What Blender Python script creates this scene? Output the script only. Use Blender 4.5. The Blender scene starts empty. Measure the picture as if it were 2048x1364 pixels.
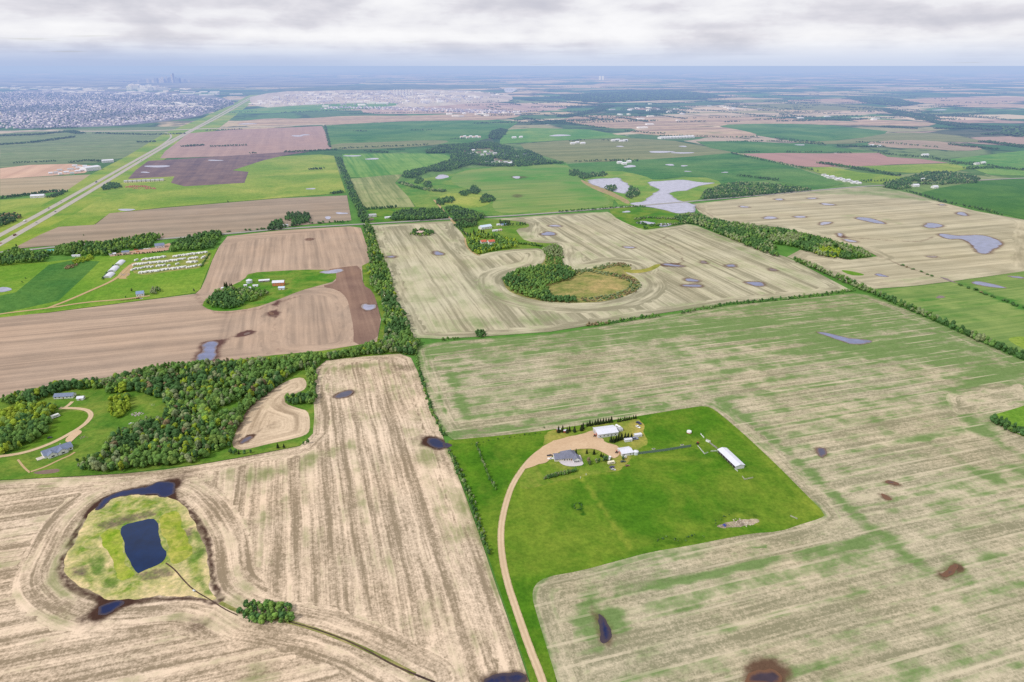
import bpy, math, random
import numpy as np
from mathutils import Vector, Matrix
from mathutils.geometry import delaunay_2d_cdt, tessellate_polygon
random.seed(7); RNG = np.random.default_rng(7)
SC = bpy.context.scene
COL = SC.collection
R = math.radians
F, CX, CY, HC = 1365.33, 1024.0, 682.0, 360.0          # lens in photo pixels, height of the drone
PITCH = math.atan((CY - 131.5) / F)
SP, CP = math.sin(PITCH), math.cos(PITCH)

def G(px, py):
    """point of the flat ground seen at a photo pixel"""
    up = CY - py
    dz = -F * SP + up * CP
    dz = min(dz, -4.0)
    t = HC / -dz
    return ((px - CX) * t, (F * CP + up * SP) * t)

def GP(pts): return np.array([G(*p) for p in pts], float)
def depth(x, y): return y * CP + HC * SP                # distance along the lens axis for a ground point

# ------------------------------------------------------------------ camera
cd = bpy.data.cameras.new('camera'); cam = bpy.data.objects.new('camera', cd); COL.objects.link(cam)
cam.location = (0, 0, HC); cam.rotation_euler = (R(90) - PITCH, 0, 0)
cd.sensor_width = 36.0; cd.lens = 36.0 * F / 2048.0
cd.clip_start = 1.0; cd.clip_end = 600000.0
SC.camera = cam

# ------------------------------------------------------------------ object helpers
def tag(o, label=None, cat=None, group=None, kind=None):
    if label: o['label'] = label
    if cat: o['category'] = cat
    if group: o['group'] = group
    if kind: o['kind'] = kind
    return o

def link(name, me, parent=None, mat=None):
    o = bpy.data.objects.new(name, me); COL.objects.link(o)
    if parent is not None: o.parent = parent
    if mat is not None and me is not None: me.materials.append(mat)
    return o

def empty(name, loc, rz=0.0):
    o = bpy.data.objects.new(name, None); COL.objects.link(o)
    o.location = loc; o.rotation_euler = (0, 0, rz); o.empty_display_size = 1.0
    return o

def mesh_np(name, V, Fs, smooth=False):
    """V (n,3), Fs (m,k) same-size faces"""
    me = bpy.data.meshes.new(name)
    V = np.asarray(V, np.float32); Fs = np.asarray(Fs, np.int32)
    k = Fs.shape[1]
    me.vertices.add(len(V)); me.vertices.foreach_set('co', V.ravel())
    me.loops.add(Fs.size); me.loops.foreach_set('vertex_index', Fs.ravel())
    me.polygons.add(len(Fs)); me.polygons.foreach_set('loop_start', np.arange(0, Fs.size, k, dtype=np.int32))
    me.polygons.foreach_set('loop_total', np.full(len(Fs), k, np.int32))
    if smooth: me.polygons.foreach_set('use_smooth', np.ones(len(Fs), bool))
    me.update(calc_edges=True)
    return me

class MB:
    """collects shapes into one mesh"""
    def __init__(s): s.v = []; s.f = []
    def add(s, vs, fs):
        b = len(s.v); s.v += [tuple(v) for v in vs]; s.f += [[b + i for i in f] for f in fs]; return s
    def box(s, cx, cy, z0, lx, ly, lz, rz=0.0, taper=1.0):
        c, n = math.cos(rz), math.sin(rz); vs = []
        for k, z in ((1.0, z0), (taper, z0 + lz)):
            for sx, sy in ((-1, -1), (1, -1), (1, 1), (-1, 1)):
                x, y = sx * lx / 2 * k, sy * ly / 2 * k
                vs.append((cx + x * c - y * n, cy + x * n + y * c, z))
        return s.add(vs, [(3, 2, 1, 0), (4, 5, 6, 7), (0, 1, 5, 4), (1, 2, 6, 5), (2, 3, 7, 6), (3, 0, 4, 7)])
    def cyl(s, cx, cy, z0, r, h, n=14, r2=None, axis='z'):
        r2 = r if r2 is None else r2; vs = []
        for rr, z in ((r, 0), (r2, h)):
            for i in range(n):
                a = 2 * math.pi * i / n
                p = (rr * math.cos(a), rr * math.sin(a), z)
                if axis == 'y': p = (p[0], p[2] - h / 2, p[1])
                if axis == 'x': p = (p[2] - h / 2, p[0], p[1])
                vs.append((cx + p[0], cy + p[1], z0 + p[2]))
        fs = [(i, (i + 1) % n, n + (i + 1) % n, n + i) for i in range(n)]
        fs += [tuple(range(n))[::-1], tuple(range(n, 2 * n))]
        return s.add(vs, fs)
    def prism(s, prof, x0, x1):
        """profile (y,z) swept along x"""
        n = len(prof)
        vs = [(x0, y, z) for y, z in prof] + [(x1, y, z) for y, z in prof]
        fs = [(i, (i + 1) % n, n + (i + 1) % n, n + i) for i in range(n)]
        return s.add(vs, fs + [tuple(range(n))[::-1], tuple(range(n, 2 * n))])
    def mesh(s, name):
        me = bpy.data.meshes.new(name); me.from_pydata(s.v, [], s.f); me.update(); return me
    def build(s, name, mat, parent=None):
        return link(name, s.mesh(name), parent, mat)

# ------------------------------------------------------------------ node helpers
class NT:
    def __init__(s, name, world=False):
        if world:
            s.m = bpy.data.worlds.new(name)
        else:
            s.m = bpy.data.materials.new(name)
        s.m.use_nodes = True; s.t = s.m.node_tree; s.t.nodes.clear()
    def n(s, typ, **kw):
        x = s.t.nodes.new(typ)
        for k, v in kw.items(): setattr(x, k, v)
        return x
    def put(s, sock, v):
        if v is None: return
        if hasattr(v, 'is_linked'): s.t.links.new(v, sock)
        elif isinstance(v, (tuple, list)):
            if sock.type == 'RGBA' and len(v) == 3: v = (*v, 1.0)
            sock.default_value = v
        else: sock.default_value = v
    def math(s, op, a, b=None, c=None, clamp=False):
        x = s.n('ShaderNodeMath', operation=op, use_clamp=clamp)
        for i, v in enumerate((a, b, c)): s.put(x.inputs[i], v)
        return x.outputs[0]
    def mul(s, a, b): return s.math('MULTIPLY', a, b)
    def addm(s, a, b): return s.math('ADD', a, b)
    def rng(s, v, lo, hi, a=0.0, b=1.0, smooth=False):
        x = s.n('ShaderNodeMapRange', interpolation_type='SMOOTHSTEP' if smooth else 'LINEAR')
        x.clamp = True
        for i, q in enumerate((v, lo, hi, a, b)): s.put(x.inputs[i], q)
        return x.outputs[0]
    def mix(s, f, a, b, typ='MIX'):
        x = s.n('ShaderNodeMix', data_type='RGBA', blend_type=typ); x.clamp_factor = True
        s.put(x.inputs[0], f); s.put(x.inputs[6], a); s.put(x.inputs[7], b); return x.outputs[2]
    def mixf(s, f, a, b):
        x = s.n('ShaderNodeMix', data_type='FLOAT'); x.clamp_factor = True
        s.put(x.inputs[0], f); s.put(x.inputs[2], a); s.put(x.inputs[3], b); return x.outputs[0]
    def comb(s, a, b, c=0.0):
        x = s.n('ShaderNodeCombineXYZ')
        for i, v in enumerate((a, b, c)): s.put(x.inputs[i], v)
        return x.outputs[0]
    def noise(s, vec, scale=1.0, detail=2.0, rough=0.55, dist=0.0, dims='3D'):
        x = s.n('ShaderNodeTexNoise', noise_dimensions=dims)
        s.put(x.inputs['Vector'], vec); x.inputs['Scale'].default_value = scale
        x.inputs['Detail'].default_value = detail; x.inputs['Roughness'].default_value = rough
        x.inputs['Distortion'].default_value = dist
        return x.outputs['Fac']
    def attr(s, name, out='Fac'):
        x = s.n('ShaderNodeAttribute', attribute_name=name); return x.outputs[out]
    def ramp(s, v, stops, const=False):
        x = s.n('ShaderNodeValToRGB'); e = x.color_ramp.elements
        if const: x.color_ramp.interpolation = 'CONSTANT'
        while len(e) < len(stops): e.new(0.5)
        for q, (p, c) in zip(e, stops): q.position = p; q.color = (*c, 1.0)
        s.put(x.inputs[0], v); return x.outputs[0]
    def pos(s):
        return s.n('ShaderNodeNewGeometry').outputs['Position']
    def rot_uv(s, ang):
        """coordinates across (u) and along (v) the direction at ang from north"""
        p = s.n('ShaderNodeSeparateXYZ'); s.put(p.inputs[0], s.pos())
        c, n = math.cos(ang), math.sin(ang)
        u = s.addm(s.mul(p.outputs[0], c), s.mul(p.outputs[1], n))
        v = s.addm(s.mul(p.outputs[0], -n), s.mul(p.outputs[1], c))
        return u, v
    def out(s, col, rough=0.9, spec=0.15, metal=0.0, bump=None, bstr=0.3, bdist=0.5, ior=None):
        b = s.n('ShaderNodeBsdfPrincipled'); o = s.n('ShaderNodeOutputMaterial')
        s.put(b.inputs['Base Color'], col); s.put(b.inputs['Roughness'], rough)
        b.inputs['Specular IOR Level'].default_value = spec; b.inputs['Metallic'].default_value = metal
        if ior: b.inputs['IOR'].default_value = ior
        if bump is not None:
            bn = s.n('ShaderNodeBump'); bn.inputs['Strength'].default_value = bstr; bn.inputs['Distance'].default_value = bdist
            s.put(bn.inputs['Height'], bump); s.t.links.new(bn.outputs[0], b.inputs['Normal'])
        s.t.links.new(b.outputs[0], o.inputs[0]); return s.m

def lin(r, g, b, k=1.0):
    f = lambda c: ((c / 255 + 0.055) / 1.055) ** 2.4 if c > 10 else c / 255 / 12.92
    return tuple(f(c) * k for c in (r, g, b))

EXPO = 1 / 1.25        # photo colour -> base colour (what a flat white sheet would send back is about 1.25)
def P(r, g, b): return lin(r, g, b, EXPO)

NS = R(16.8)           # the township grid is turned this much from the view axis

def m_field(name, light, dark, green, mud=P(95, 70, 62), w=3.2, ang=NS, streak=0.55, blotch=0.35, fine=0.3,
            gbias=0.0, gblotch=1.0, gstreak=0.5, gscale=1 / 70, contrast=1.0, tram=0.0):
    t = NT(name); u, v = t.rot_uv(ang); ps = t.pos()
    wob = t.mul(t.addm(t.noise(ps, 1 / 90, 2), -0.5), 5.0)
    uu = t.addm(u, wob)
    u2, v2 = t.rot_uv(ang + R(90)); uu2 = t.addm(u2, wob)
    wa = t.attr('alt'); con = t.attr('con'); wc = t.rng(t.addm(t.attr('wc'), t.mul(t.addm(t.noise(ps, 1 / 25, 2), -0.5), 0.2)), 0.45, 0.55)
    def lines(a, b, ww, ln): return t.noise(t.comb(t.mul(a, 1 / ww), t.mul(b, 1 / (ww * ln)), 0.0), 1.0, 2.5, 0.6)
    def cl(ww):
        sp = t.n('ShaderNodeSeparateXYZ'); t.put(sp.inputs[0], ps)
        return t.noise(t.comb(t.mul(con, 1 / ww), t.mul(sp.outputs[0], 1 / 90), t.mul(sp.outputs[1], 1 / 90)), 1.0, 2.5, 0.6)
    def sel(ww, ln):
        a = lines(uu, v, ww, ln)
        a = t.mixf(wa, a, lines(uu2, v2, ww, ln))
        return t.mixf(wc, a, cl(ww))
    s1 = t.rng(sel(w, 34), 0.34, 0.66); s2 = t.rng(sel(w * 3.6, 40), 0.38, 0.62)
    bl = t.rng(t.noise(ps, 1 / 55, 6, 0.62), 0.3, 0.7)
    fi = t.rng(t.addm(t.mul(t.noise(ps, 1 / 4.0, 4, 0.75), 0.55), t.mul(t.noise(ps, 1 / 1.3, 2, 0.7), 0.45)), 0.36, 0.64)
    k = t.addm(t.addm(t.mul(t.addm(s1, -0.5), streak * 0.75), t.mul(t.addm(s2, -0.5), streak * 1.05)),
               t.addm(t.mul(t.addm(bl, -0.5), blotch), t.mul(t.addm(fi, -0.5), fine)))
    k = t.math('MULTIPLY_ADD', k, contrast, 0.5, clamp=True)
    base = t.mix(k, dark, light)
    tint = t.noise(ps, 1 / 140, 3)
    base = t.mix(t.rng(tint, 0.4, 0.7), base, t.mix(1.0, base, (1.0, 0.97, 0.94), 'MULTIPLY'))
    gn = t.addm(t.mul(t.addm(t.rng(t.noise(ps, gscale, 7, 0.65), 0.25, 0.75), -0.5), gblotch),
                t.mul(t.addm(s2, -0.5), gstreak))
    gn = t.addm(gn, t.mul(t.addm(fi, -0.5), 0.25))
    gf = t.rng(t.addm(t.addm(gn, t.attr('green')), gbias), 0.0, 1.0, 0.0, 0.92, True)
    gcol = t.mix(t.addm(t.mul(fi, 0.6), t.mul(s1, 0.25)), tuple(c * 0.72 for c in green), tuple(c * 1.15 for c in green))
    col = t.mix(gf, base, gcol)
    if tram:
        tr = t.math('FRACT', t.mul(u, 1 / tram)); tr = t.math('LESS_THAN', tr, 2.2 / tram)
        col = t.mix(t.mul(tr, t.mul(t.rng(t.noise(ps, 1 / 60, 3), 0.42, 0.62), 0.6)), col, light)
    mf = t.rng(t.addm(t.attr('mud'), t.mul(t.addm(t.noise(ps, 1 / 9, 6, 0.7), -0.5), 0.7)), 0.3, 0.85, 0, 1, True)
    col = t.mix(mf, col, t.mix(fi, tuple(c * 0.7 for c in mud), mud))
    return t.out(col, 0.95, 0.05, bump=t.addm(fi, s1), bstr=0.25, bdist=0.4)

def m_grass(name, a, b, c, scale=1 / 40, streak=0.0, ang=NS, fine=0.5, mud=P(150, 125, 95), sw=6):
    """a main, b darker, c yellowish"""
    t = NT(name); ps = t.pos(); u, v = t.rot_uv(ang)
    n1 = t.rng(t.noise(ps, scale, 6, 0.62), 0.3, 0.7); n2 = t.rng(t.noise(ps, scale * 0.45, 6, 0.68, 0.5), 0.42, 0.68)
    n3 = t.rng(t.addm(t.mul(t.noise(ps, 1 / 3.4, 5, 0.75), 0.6), t.mul(t.noise(ps, 1 / 11, 4, 0.7), 0.4)), 0.4, 0.6)
    st = t.rng(t.noise(t.comb(t.mul(u, 1 / sw), t.mul(v, 1 / (sw * 27))), 1, 4), 0.35, 0.65)
    st2 = t.rng(t.noise(t.comb(t.mul(u, 1 / 160), t.mul(v, 1 / 6)), 1, 3), 0.35, 0.65)
    k = t.addm(t.mul(n1, 1 - streak), t.mul(st, streak))
    col = t.mix(k, b, a)
    col = t.mix(t.math('ADD', t.mul(n2, 0.75), t.attr('dry'), clamp=True), col, c)
    col = t.mix(t.mul(n3, fine), t.mix(1.0, col, (0.74, 0.78, 0.7), 'MULTIPLY'), t.mix(1.0, col, (1.34, 1.24, 1.2), 'MULTIPLY'))
    mf = t.rng(t.addm(t.attr('mud'), t.mul(t.addm(t.noise(ps, 1 / 6, 6, 0.7), -0.5), 0.8)), 0.3, 0.8, 0, 1, True)
    col = t.mix(mf, col, mud)
    gr = t.rng(t.addm(t.attr('green'), t.mul(t.addm(t.noise(ps, 1 / 12, 6, 0.7), -0.5), 0.9)), 0.3, 0.8, 0, 1, True)
    col = t.mix(gr, col, t.mix(n3, tuple(x * 0.55 for x in b), tuple(x * 0.95 for x in b)))
    return t.out(col, 0.95, 0.05, bump=t.addm(n3, t.mul(n1, 0.5)), bstr=0.35, bdist=0.5)

def m_flat(name, col, rough=0.7, var=0.15, scale=0.6, spec=0.3, metal=0.0):
    t = NT(name); tc = t.n('ShaderNodeTexCoord').outputs['Object']
    n = t.rng(t.noise(tc, scale, 4, 0.6), 0.3, 0.7)
    c = t.mix(n, tuple(x * (1 - var) for x in col), tuple(min(1, x * (1 + var * 0.6)) for x in col))
    return t.out(c, rough, spec, metal)

def m_dirt(name, col, dark, scale=1 / 3, rut=False):
    t = NT(name); ps = t.pos()
    n = t.rng(t.noise(ps, scale, 5, 0.7), 0.3, 0.7); n2 = t.rng(t.noise(ps, 1 / 22, 4, 0.6), 0.3, 0.7)
    c = t.mix(t.addm(t.mul(n, 0.5), t.mul(n2, 0.5)), dark, col)
    if rut:
        a = t.attr('across')
        w = t.rng(t.math('ABSOLUTE', t.addm(t.math('ABSOLUTE', a), -0.48)), 0.0, 0.3)
        c = t.mix(t.mul(w, 0.6), c, tuple(x * 0.9 for x in dark))
        e = t.rng(t.addm(t.math('ABSOLUTE', a), t.mul(t.addm(t.noise(ps, 1 / 2.5, 3), -0.5), 0.9)), 0.8, 1.05)
        c = t.mix(t.mul(e, 0.6), c, P(120, 130, 60))
    return t.out(c, 0.95, 0.05, bump=n, bstr=0.2)

def m_water(name, col, rough=0.06, muddy=None):
    t = NT(name); ps = t.pos()
    n = t.noise(ps, 1 / 1.3, 3, 0.6); n2 = t.rng(t.noise(ps, 1 / 14, 4, 0.6), 0.3, 0.7)
    c = t.mix(n2, tuple(x * 0.7 for x in col), tuple(x * 1.2 for x in col))
    e = t.rng(t.addm(t.attr('edge'), t.mul(t.addm(t.noise(ps, 1 / 4, 5, 0.7), -0.5), 0.7)), 0.15, 0.75, 0, 1, True)
    if muddy: c = t.mix(e, muddy, c)
    rg = t.mixf(e, 0.5, rough)
    return t.out(c, rg if muddy else rough, 0.5, bump=n, bstr=0.03, bdist=0.1, ior=1.33)

# ------------------------------------------------------------------ flat sheets with per-vertex masks
def chaikin(p, it=2, closed=True):
    p = np.asarray(p, float)
    for _ in range(it):
        if closed:
            q = np.roll(p, -1, 0)
            a = p * 0.75 + q * 0.25; b = p * 0.25 + q * 0.75
            p = np.stack([a, b], 1).reshape(-1, 2)
        else:
            a = p[:-1] * 0.75 + p[1:] * 0.25; b = p[:-1] * 0.25 + p[1:] * 0.75
            p = np.vstack([p[:1], np.stack([a, b], 1).reshape(-1, 2), p[-1:]])
    return p

def dist_seg(Q, poly, closed=True):
    """distance of points Q to the outline poly"""
    a = poly; b = np.roll(poly, -1, 0)
    if not closed: a, b = poly[:-1], poly[1:]
    d = np.full(len(Q), 1e12)
    for p, q in zip(a, b):
        e = q - p; L = e @ e
        t = np.clip(((Q - p) @ e) / max(L, 1e-9), 0, 1)
        r = Q - p - t[:, None] * e
        d = np.minimum(d, (r * r).sum(1))
    return np.sqrt(d)

def inside(Q, poly):
    x, y = Q[:, 0], Q[:, 1]; c = np.zeros(len(Q), bool)
    x0, y0 = poly[:, 0], poly[:, 1]; x1, y1 = np.roll(x0, -1), np.roll(y0, -1)
    for a, b, cx_, d in zip(x0, y0, x1, y1):
        if b == d: continue
        k = ((b > y) != (d > y)) & (x < (cx_ - a) * (y - b) / (d - b) + a)
        c ^= k
    return c

def sdf(Q, poly): return np.where(inside(Q, poly), 1, -1) * dist_seg(Q, poly)
def sstep(x, a, b):
    t = np.clip((x - a) / (b - a), 0, 1); return t * t * (3 - 2 * t)

def resample(p, step):
    out = []
    for a, b in zip(p, np.roll(p, -1, 0)):
        n = max(1, int(np.hypot(*(b - a)) / step))
        for i in range(n): out.append(a + (b - a) * i / n)
    return np.array(out)

def wiggle(p, amp, sc):
    """natural wander of an outline"""
    q = p.copy()
    for k, (f, a) in enumerate(((1, 1), (2.3, 0.6), (5.1, 0.35))):
        q[:, 0] += amp * a * np.sin(p[:, 1] * f / sc + k * 1.7 + p[:, 0] * 0.31 * f / sc)
        q[:, 1] += amp * a * np.sin(p[:, 0] * f / sc + k * 2.9 + p[:, 1] * 0.27 * f / sc)
    return q

SHEETS = [0]
def sheet(name, poly, z, mat, step=8.0, smooth=2, attrs=None, wig=0.0, kind='structure', px=True, wsc=15.0):
    """a flat piece of ground cut to an outline (photo pixels, or metres with px=False)"""
    W = GP(poly) if px else np.asarray(poly, float)
    if smooth: W = chaikin(W, smooth)
    W = resample(W, step)
    if wig: W = wiggle(W, wig, wsc)
    lo, hi = W.min(0), W.max(0)
    nx, ny = [max(2, int(k)) for k in (hi - lo) / step]
    gx, gy = np.meshgrid(np.linspace(lo[0], hi[0], nx), np.linspace(lo[1], hi[1], ny))
    Q = np.stack([gx.ravel(), gy.ravel()], 1)
    Q += RNG.uniform(-0.2, 0.2, Q.shape) * step
    Q = Q[inside(Q, W)]
    if len(Q): Q = Q[dist_seg(Q, W) > step * 0.45]
    allp = np.vstack([W, Q]) if len(Q) else W
    nb = len(W)
    SHEETS[0] += 1; z += 0.0006 * SHEETS[0]
    org = allp.mean(0)
    pts = [Vector((float(a), float(b))) for a, b in (allp - org)]
    vo, eo, fo, _, _, _ = delaunay_2d_cdt(pts, [], [list(range(nb))], 1, 1e-4)
    V = np.array([(v.x, v.y) for v in vo]) + org
    fs = [f for f in fo if len(f) == 3]
    me = mesh_np(name, np.column_stack([V, np.full(len(V), z)]), fs)
    n = np.array([p.normal.z for p in me.polygons[:1]])
    if len(n) and n[0] < 0: me.flip_normals()
    for k, fn in (attrs or {}).items():
        a = me.attributes.new(k, 'FLOAT', 'POINT'); a.data.foreach_set('value', np.asarray(fn(V, W), np.float32))
    o = link(name, me, None, mat); o['kind'] = kind
    return o

def strip(name, line, width, z, mat, px=True, smooth=2, kind='structure', wend=None):
    """a road or path of a width in metres along a centre line"""
    L = GP(line) if px else np.asarray(line, float)
    if smooth: L = chaikin(L, smooth, False)
    d = np.gradient(L, axis=0); d /= np.linalg.norm(d, axis=1)[:, None]
    nrm = np.column_stack([-d[:, 1], d[:, 0]])
    wv = np.linspace(width, wend or width, len(L))[:, None] / 2
    rows = [L + nrm * wv * k for k in (-1, -0.5, 0, 0.5, 1)]
    n = len(L); V = np.vstack(rows); fs = []
    for r in range(4):
        for i in range(n - 1): fs.append((r * n + i, (r + 1) * n + i, (r + 1) * n + i + 1, r * n + i + 1))
    me = mesh_np(name, np.column_stack([V, np.full(len(V), z)]), fs)
    if me.polygons[0].normal.z < 0: me.flip_normals()
    a = me.attributes.new('across', 'FLOAT', 'POINT')
    a.data.foreach_set('value', np.repeat(np.array((-1, -0.5, 0, 0.5, 1), np.float32), n))
    o = link(name, me, None, mat); o['kind'] = kind
    return o

def ell(px, py, rx, ry, rot=0.0, n=14, irr=0.18):
    """irregular oval in photo pixels"""
    out = []
    ph = random.uniform(0, 6.28)
    for i in range(n):
        a = 2 * math.pi * i / n
        k = 1 + irr * math.sin(2 * a + ph) + irr * 0.7 * math.sin(3 * a + 2 * ph)
        x, y = rx * k * math.cos(a), ry * k * math.sin(a)
        c, s = math.cos(R(rot)), math.sin(R(rot))
        out.append((px + x * c - y * s, py + x * s + y * c))
    return out
# ================================================================== sky, light, haze
SUN_EL, SUN_AZ = 44.0, 236.0            # sun high behind the camera, a little to the left (degrees; azimuth clockwise from view direction)
w = NT('World', world=True); SC.world = w.m
sky = w.n('ShaderNodeTexSky', sky_type='NISHITA'); sky.sun_disc = False
sky.sun_elevation = R(SUN_EL); sky.sun_rotation = R(SUN_AZ)
tc = w.n('ShaderNodeTexCoord').outputs['Generated']
sp = w.n('ShaderNodeSeparateXYZ'); w.put(sp.inputs[0], tc)
dz = w.math('MAXIMUM', sp.outputs[2], 0.0)
inv = w.math('DIVIDE', 1.0, w.addm(dz, 0.022))
pv = w.comb(w.mul(sp.outputs[0], inv), w.mul(w.mul(sp.outputs[1], inv), 1.0), 3.7)
pv2 = w.comb(w.mul(sp.outputs[0], inv), w.mul(w.mul(sp.outputs[1], inv), 1.0), 9.2)
big = w.noise(pv, 0.105, 2.5, 0.5, 0.3)
puff = w.noise(pv2, 0.34, 8, 0.6, 0.4)
fineC = w.noise(w.comb(w.mul(sp.outputs[0], 8.5), w.mul(sp.outputs[1], 8.5), w.mul(dz, 25.0)), 1.0, 6, 0.54, 0.12)
k = w.addm(w.addm(w.mul(w.addm(big, -0.5), 1.5), w.mul(w.addm(puff, -0.5), 0.5)), w.mul(w.addm(fineC, -0.5), 1.9))
k = w.addm(k, 0.64)
# the cloud deck has a greyer band some four degrees up and a brighter, puffier one below it
band = w.math('MULTIPLY', w.rng(dz, 0.036, 0.052, 0, 1, True), w.rng(dz, 0.07, 0.115, 1, 0, True))
k = w.addm(k, w.mul(band, -0.24))
k = w.addm(k, w.mul(w.mul(w.rng(dz, 0.018, 0.032, 0, 1, True), w.rng(dz, 0.034, 0.05, 1, 0, True)), 0.12))
ccol = w.ramp(k, [(0.0, lin(198, 199, 211)), (0.3, lin(212, 212, 221)), (0.5, lin(226, 225, 232)), (0.62, lin(236, 236, 241)), (0.8, lin(244, 244, 247)), (1.0, lin(250, 250, 252))])
hz = w.rng(dz, 0.0, 0.036, 1, 0, True)
lft = w.rng(sp.outputs[0], -0.55, 0.15, 1, 0, True)
hcol = w.mix(lft, lin(204, 215, 237), lin(176, 193, 227))
ccol = w.mix(w.mul(hz, 0.95), ccol, hcol)
cover = w.rng(w.noise(pv2, 0.2, 5, 0.6), 0.28, 0.34)      # small blue openings
skyc = w.n('ShaderNodeVectorMath', operation='SCALE'); w.put(skyc.inputs[0], sky.outputs[0]); skyc.inputs['Scale'].default_value = 0.10
col = w.mix(w.mixf(cover, 0.75, 1.0), skyc.outputs[0], ccol)
bg = w.n('ShaderNodeBackground'); w.put(bg.inputs[0], col); bg.inputs[1].default_value = 1.0
wo = w.n('ShaderNodeOutputWorld'); w.t.links.new(bg.outputs[0], wo.inputs[0])

sd = bpy.data.lights.new('sun', 'SUN'); sd.energy = 2.7; sd.angle = R(6); sd.color = (1.0, 0.955, 0.88)
so = bpy.data.objects.new('sun', sd); COL.objects.link(so)
az = R(SUN_AZ); el = R(SUN_EL)
sv = Vector((math.sin(az) * math.cos(el), math.cos(az) * math.cos(el), math.sin(el)))
so.rotation_euler = sv.to_track_quat('Z', 'Y').to_euler(); so.location = (0, -300, 900)

SC.view_settings.view_transform = 'Standard'; SC.view_settings.look = 'None'
SC.view_settings.exposure = 0; SC.view_settings.gamma = 1
SC.cycles.max_bounces = 5; SC.cycles.diffuse_bounces = 2; SC.cycles.glossy_bounces = 2
SC.cycles.transparent_max_bounces = 6; SC.cycles.volume_bounces = 0
SC.cycles.use_denoising = False

# blue haze lying over the far plain: a real slab of air that dims and adds light evenly
hm = NT('haze')
sg = (1 / 18000.0, 1 / 15000.0, 1 / 9500.0); hc_ = lin(176, 195, 229)
ab = hm.n('ShaderNodeVolumeAbsorption'); hm.put(ab.inputs['Color'], (1 - sg[0] / sg[2], 1 - sg[1] / sg[2], 0.0)); ab.inputs['Density'].default_value = sg[2]
em = hm.n('ShaderNodeEmission'); hm.put(em.inputs[0], tuple(q * s_ / sg[2] for q, s_ in zip(hc_, sg))); em.inputs[1].default_value = sg[2]
ad = hm.n('ShaderNodeAddShader'); hm.t.links.new(ab.outputs[0], ad.inputs[0]); hm.t.links.new(em.outputs[0], ad.inputs[1])
ho = hm.n('ShaderNodeOutputMaterial'); hm.t.links.new(ad.outputs[0], ho.inputs['Volume'])
hb = MB(); hb.box(0, 151500, -20, 420000, 300000, 320)
haze = hb.build('haze', hm.m); haze['kind'] = 'stuff'; haze['label'] = 'thin blue haze over the distant plain'

# ================================================================== the base ground out to the horizon
gt = NT('plain'); u, v = gt.rot_uv(NS); ps = gt.pos()
uw = gt.addm(u, gt.mul(gt.addm(gt.noise(ps, 1 / 900, 3), -0.5), 260)); vw = gt.addm(v, gt.mul(gt.addm(gt.noise(gt.comb(v, u), 1 / 900, 3), -0.5), 260))
vo_ = gt.n('ShaderNodeTexVoronoi', distance='CHEBYCHEV', feature='F1'); gt.put(vo_.inputs['Vector'], gt.comb(gt.mul(uw, 1 / 800), gt.mul(vw, 1 / 800)))
vo_.inputs['Scale'].default_value = 1.0; vo_.inputs['Randomness'].default_value = 0.75
cr = gt.n('ShaderNodeSeparateColor'); gt.put(cr.inputs[0], vo_.outputs['Color'])
pal = gt.ramp(cr.outputs[0], [(0.0, P(96, 140, 84)), (0.18, P(130, 150, 104)), (0.30, P(78, 124, 78)), (0.42, P(168, 166, 130)), (0.52, P(206, 188, 160)), (0.60, P(96, 132, 84)), (0.76, P(186, 162, 150)), (0.84, P(78, 124, 70)), (0.95, P(222, 202, 178))], True)
fi = gt.noise(gt.comb(gt.mul(u, 1 / 30), gt.mul(v, 1 / 80)), 1, 6, 0.65)
v2 = gt.n('ShaderNodeTexVoronoi', distance='CHEBYCHEV', feature='F1'); gt.put(v2.inputs['Vector'], gt.comb(gt.mul(uw, 1 / 1300), gt.mul(vw, 1 / 420))); v2.inputs['Scale'].default_value = 1.0; v2.inputs['Randomness'].default_value = 0.9
c2 = gt.n('ShaderNodeSeparateColor'); gt.put(c2.inputs[0], v2.outputs['Color'])
pal = gt.mix(gt.mul(gt.math('GREATER_THAN', c2.outputs[0], 0.74), 0.85), pal, gt.mix(c2.outputs[1], P(232, 212, 190), P(206, 184, 172)))
pal = gt.mix(gt.mul(gt.math('LESS_THAN', c2.outputs[0], 0.16), 0.8), pal, P(58, 96, 66))
pal = gt.mix(gt.rng(fi, 0.3, 0.7), gt.mix(1.0, pal, (0.72, 0.76, 0.74), 'MULTIPLY'), pal)
ed = gt.n('ShaderNodeTexVoronoi', distance='CHEBYCHEV', feature='F2'); gt.put(ed.inputs['Vector'], gt.comb(gt.mul(uw, 1 / 800), gt.mul(vw, 1 / 800)))
ed.inputs['Scale'].default_value = 1.0; ed.inputs['Randomness'].default_value = 0.75
edge = gt.math('SUBTRACT', ed.outputs['Distance'], vo_.outputs['Distance'])
edge = gt.rng(gt.addm(edge, gt.mul(gt.addm(gt.noise(ps, 1 / 110, 4), -0.5), 0.28)), 0.0, 0.06, 1, 0)
wood = gt.rng(gt.noise(ps, 1 / 1500, 7, 0.68), 0.565, 0.61, 0, 1)
wood2 = gt.rng(gt.noise(ps, 1 / 260, 5, 0.65), 0.60, 0.64, 0, 1)
wd = gt.math('MAXIMUM', gt.math('MAXIMUM', gt.mul(edge, 0.8), wood), wood2)
colg = gt.mix(gt.mul(wd, 0.9), pal, gt.mix(gt.rng(gt.noise(ps, 1 / 25, 3), 0.35, 0.65), P(38, 66, 52), P(60, 92, 66)))
sv_ = gt.n('ShaderNodeTexVoronoi', feature='F1'); gt.put(sv_.inputs['Vector'], gt.comb(gt.mul(u, 1 / 110), gt.mul(v, 1 / 150))); sv_.inputs['Scale'].default_value = 1.0
dots = gt.math('LESS_THAN', sv_.outputs['Distance'], 0.12)
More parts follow.
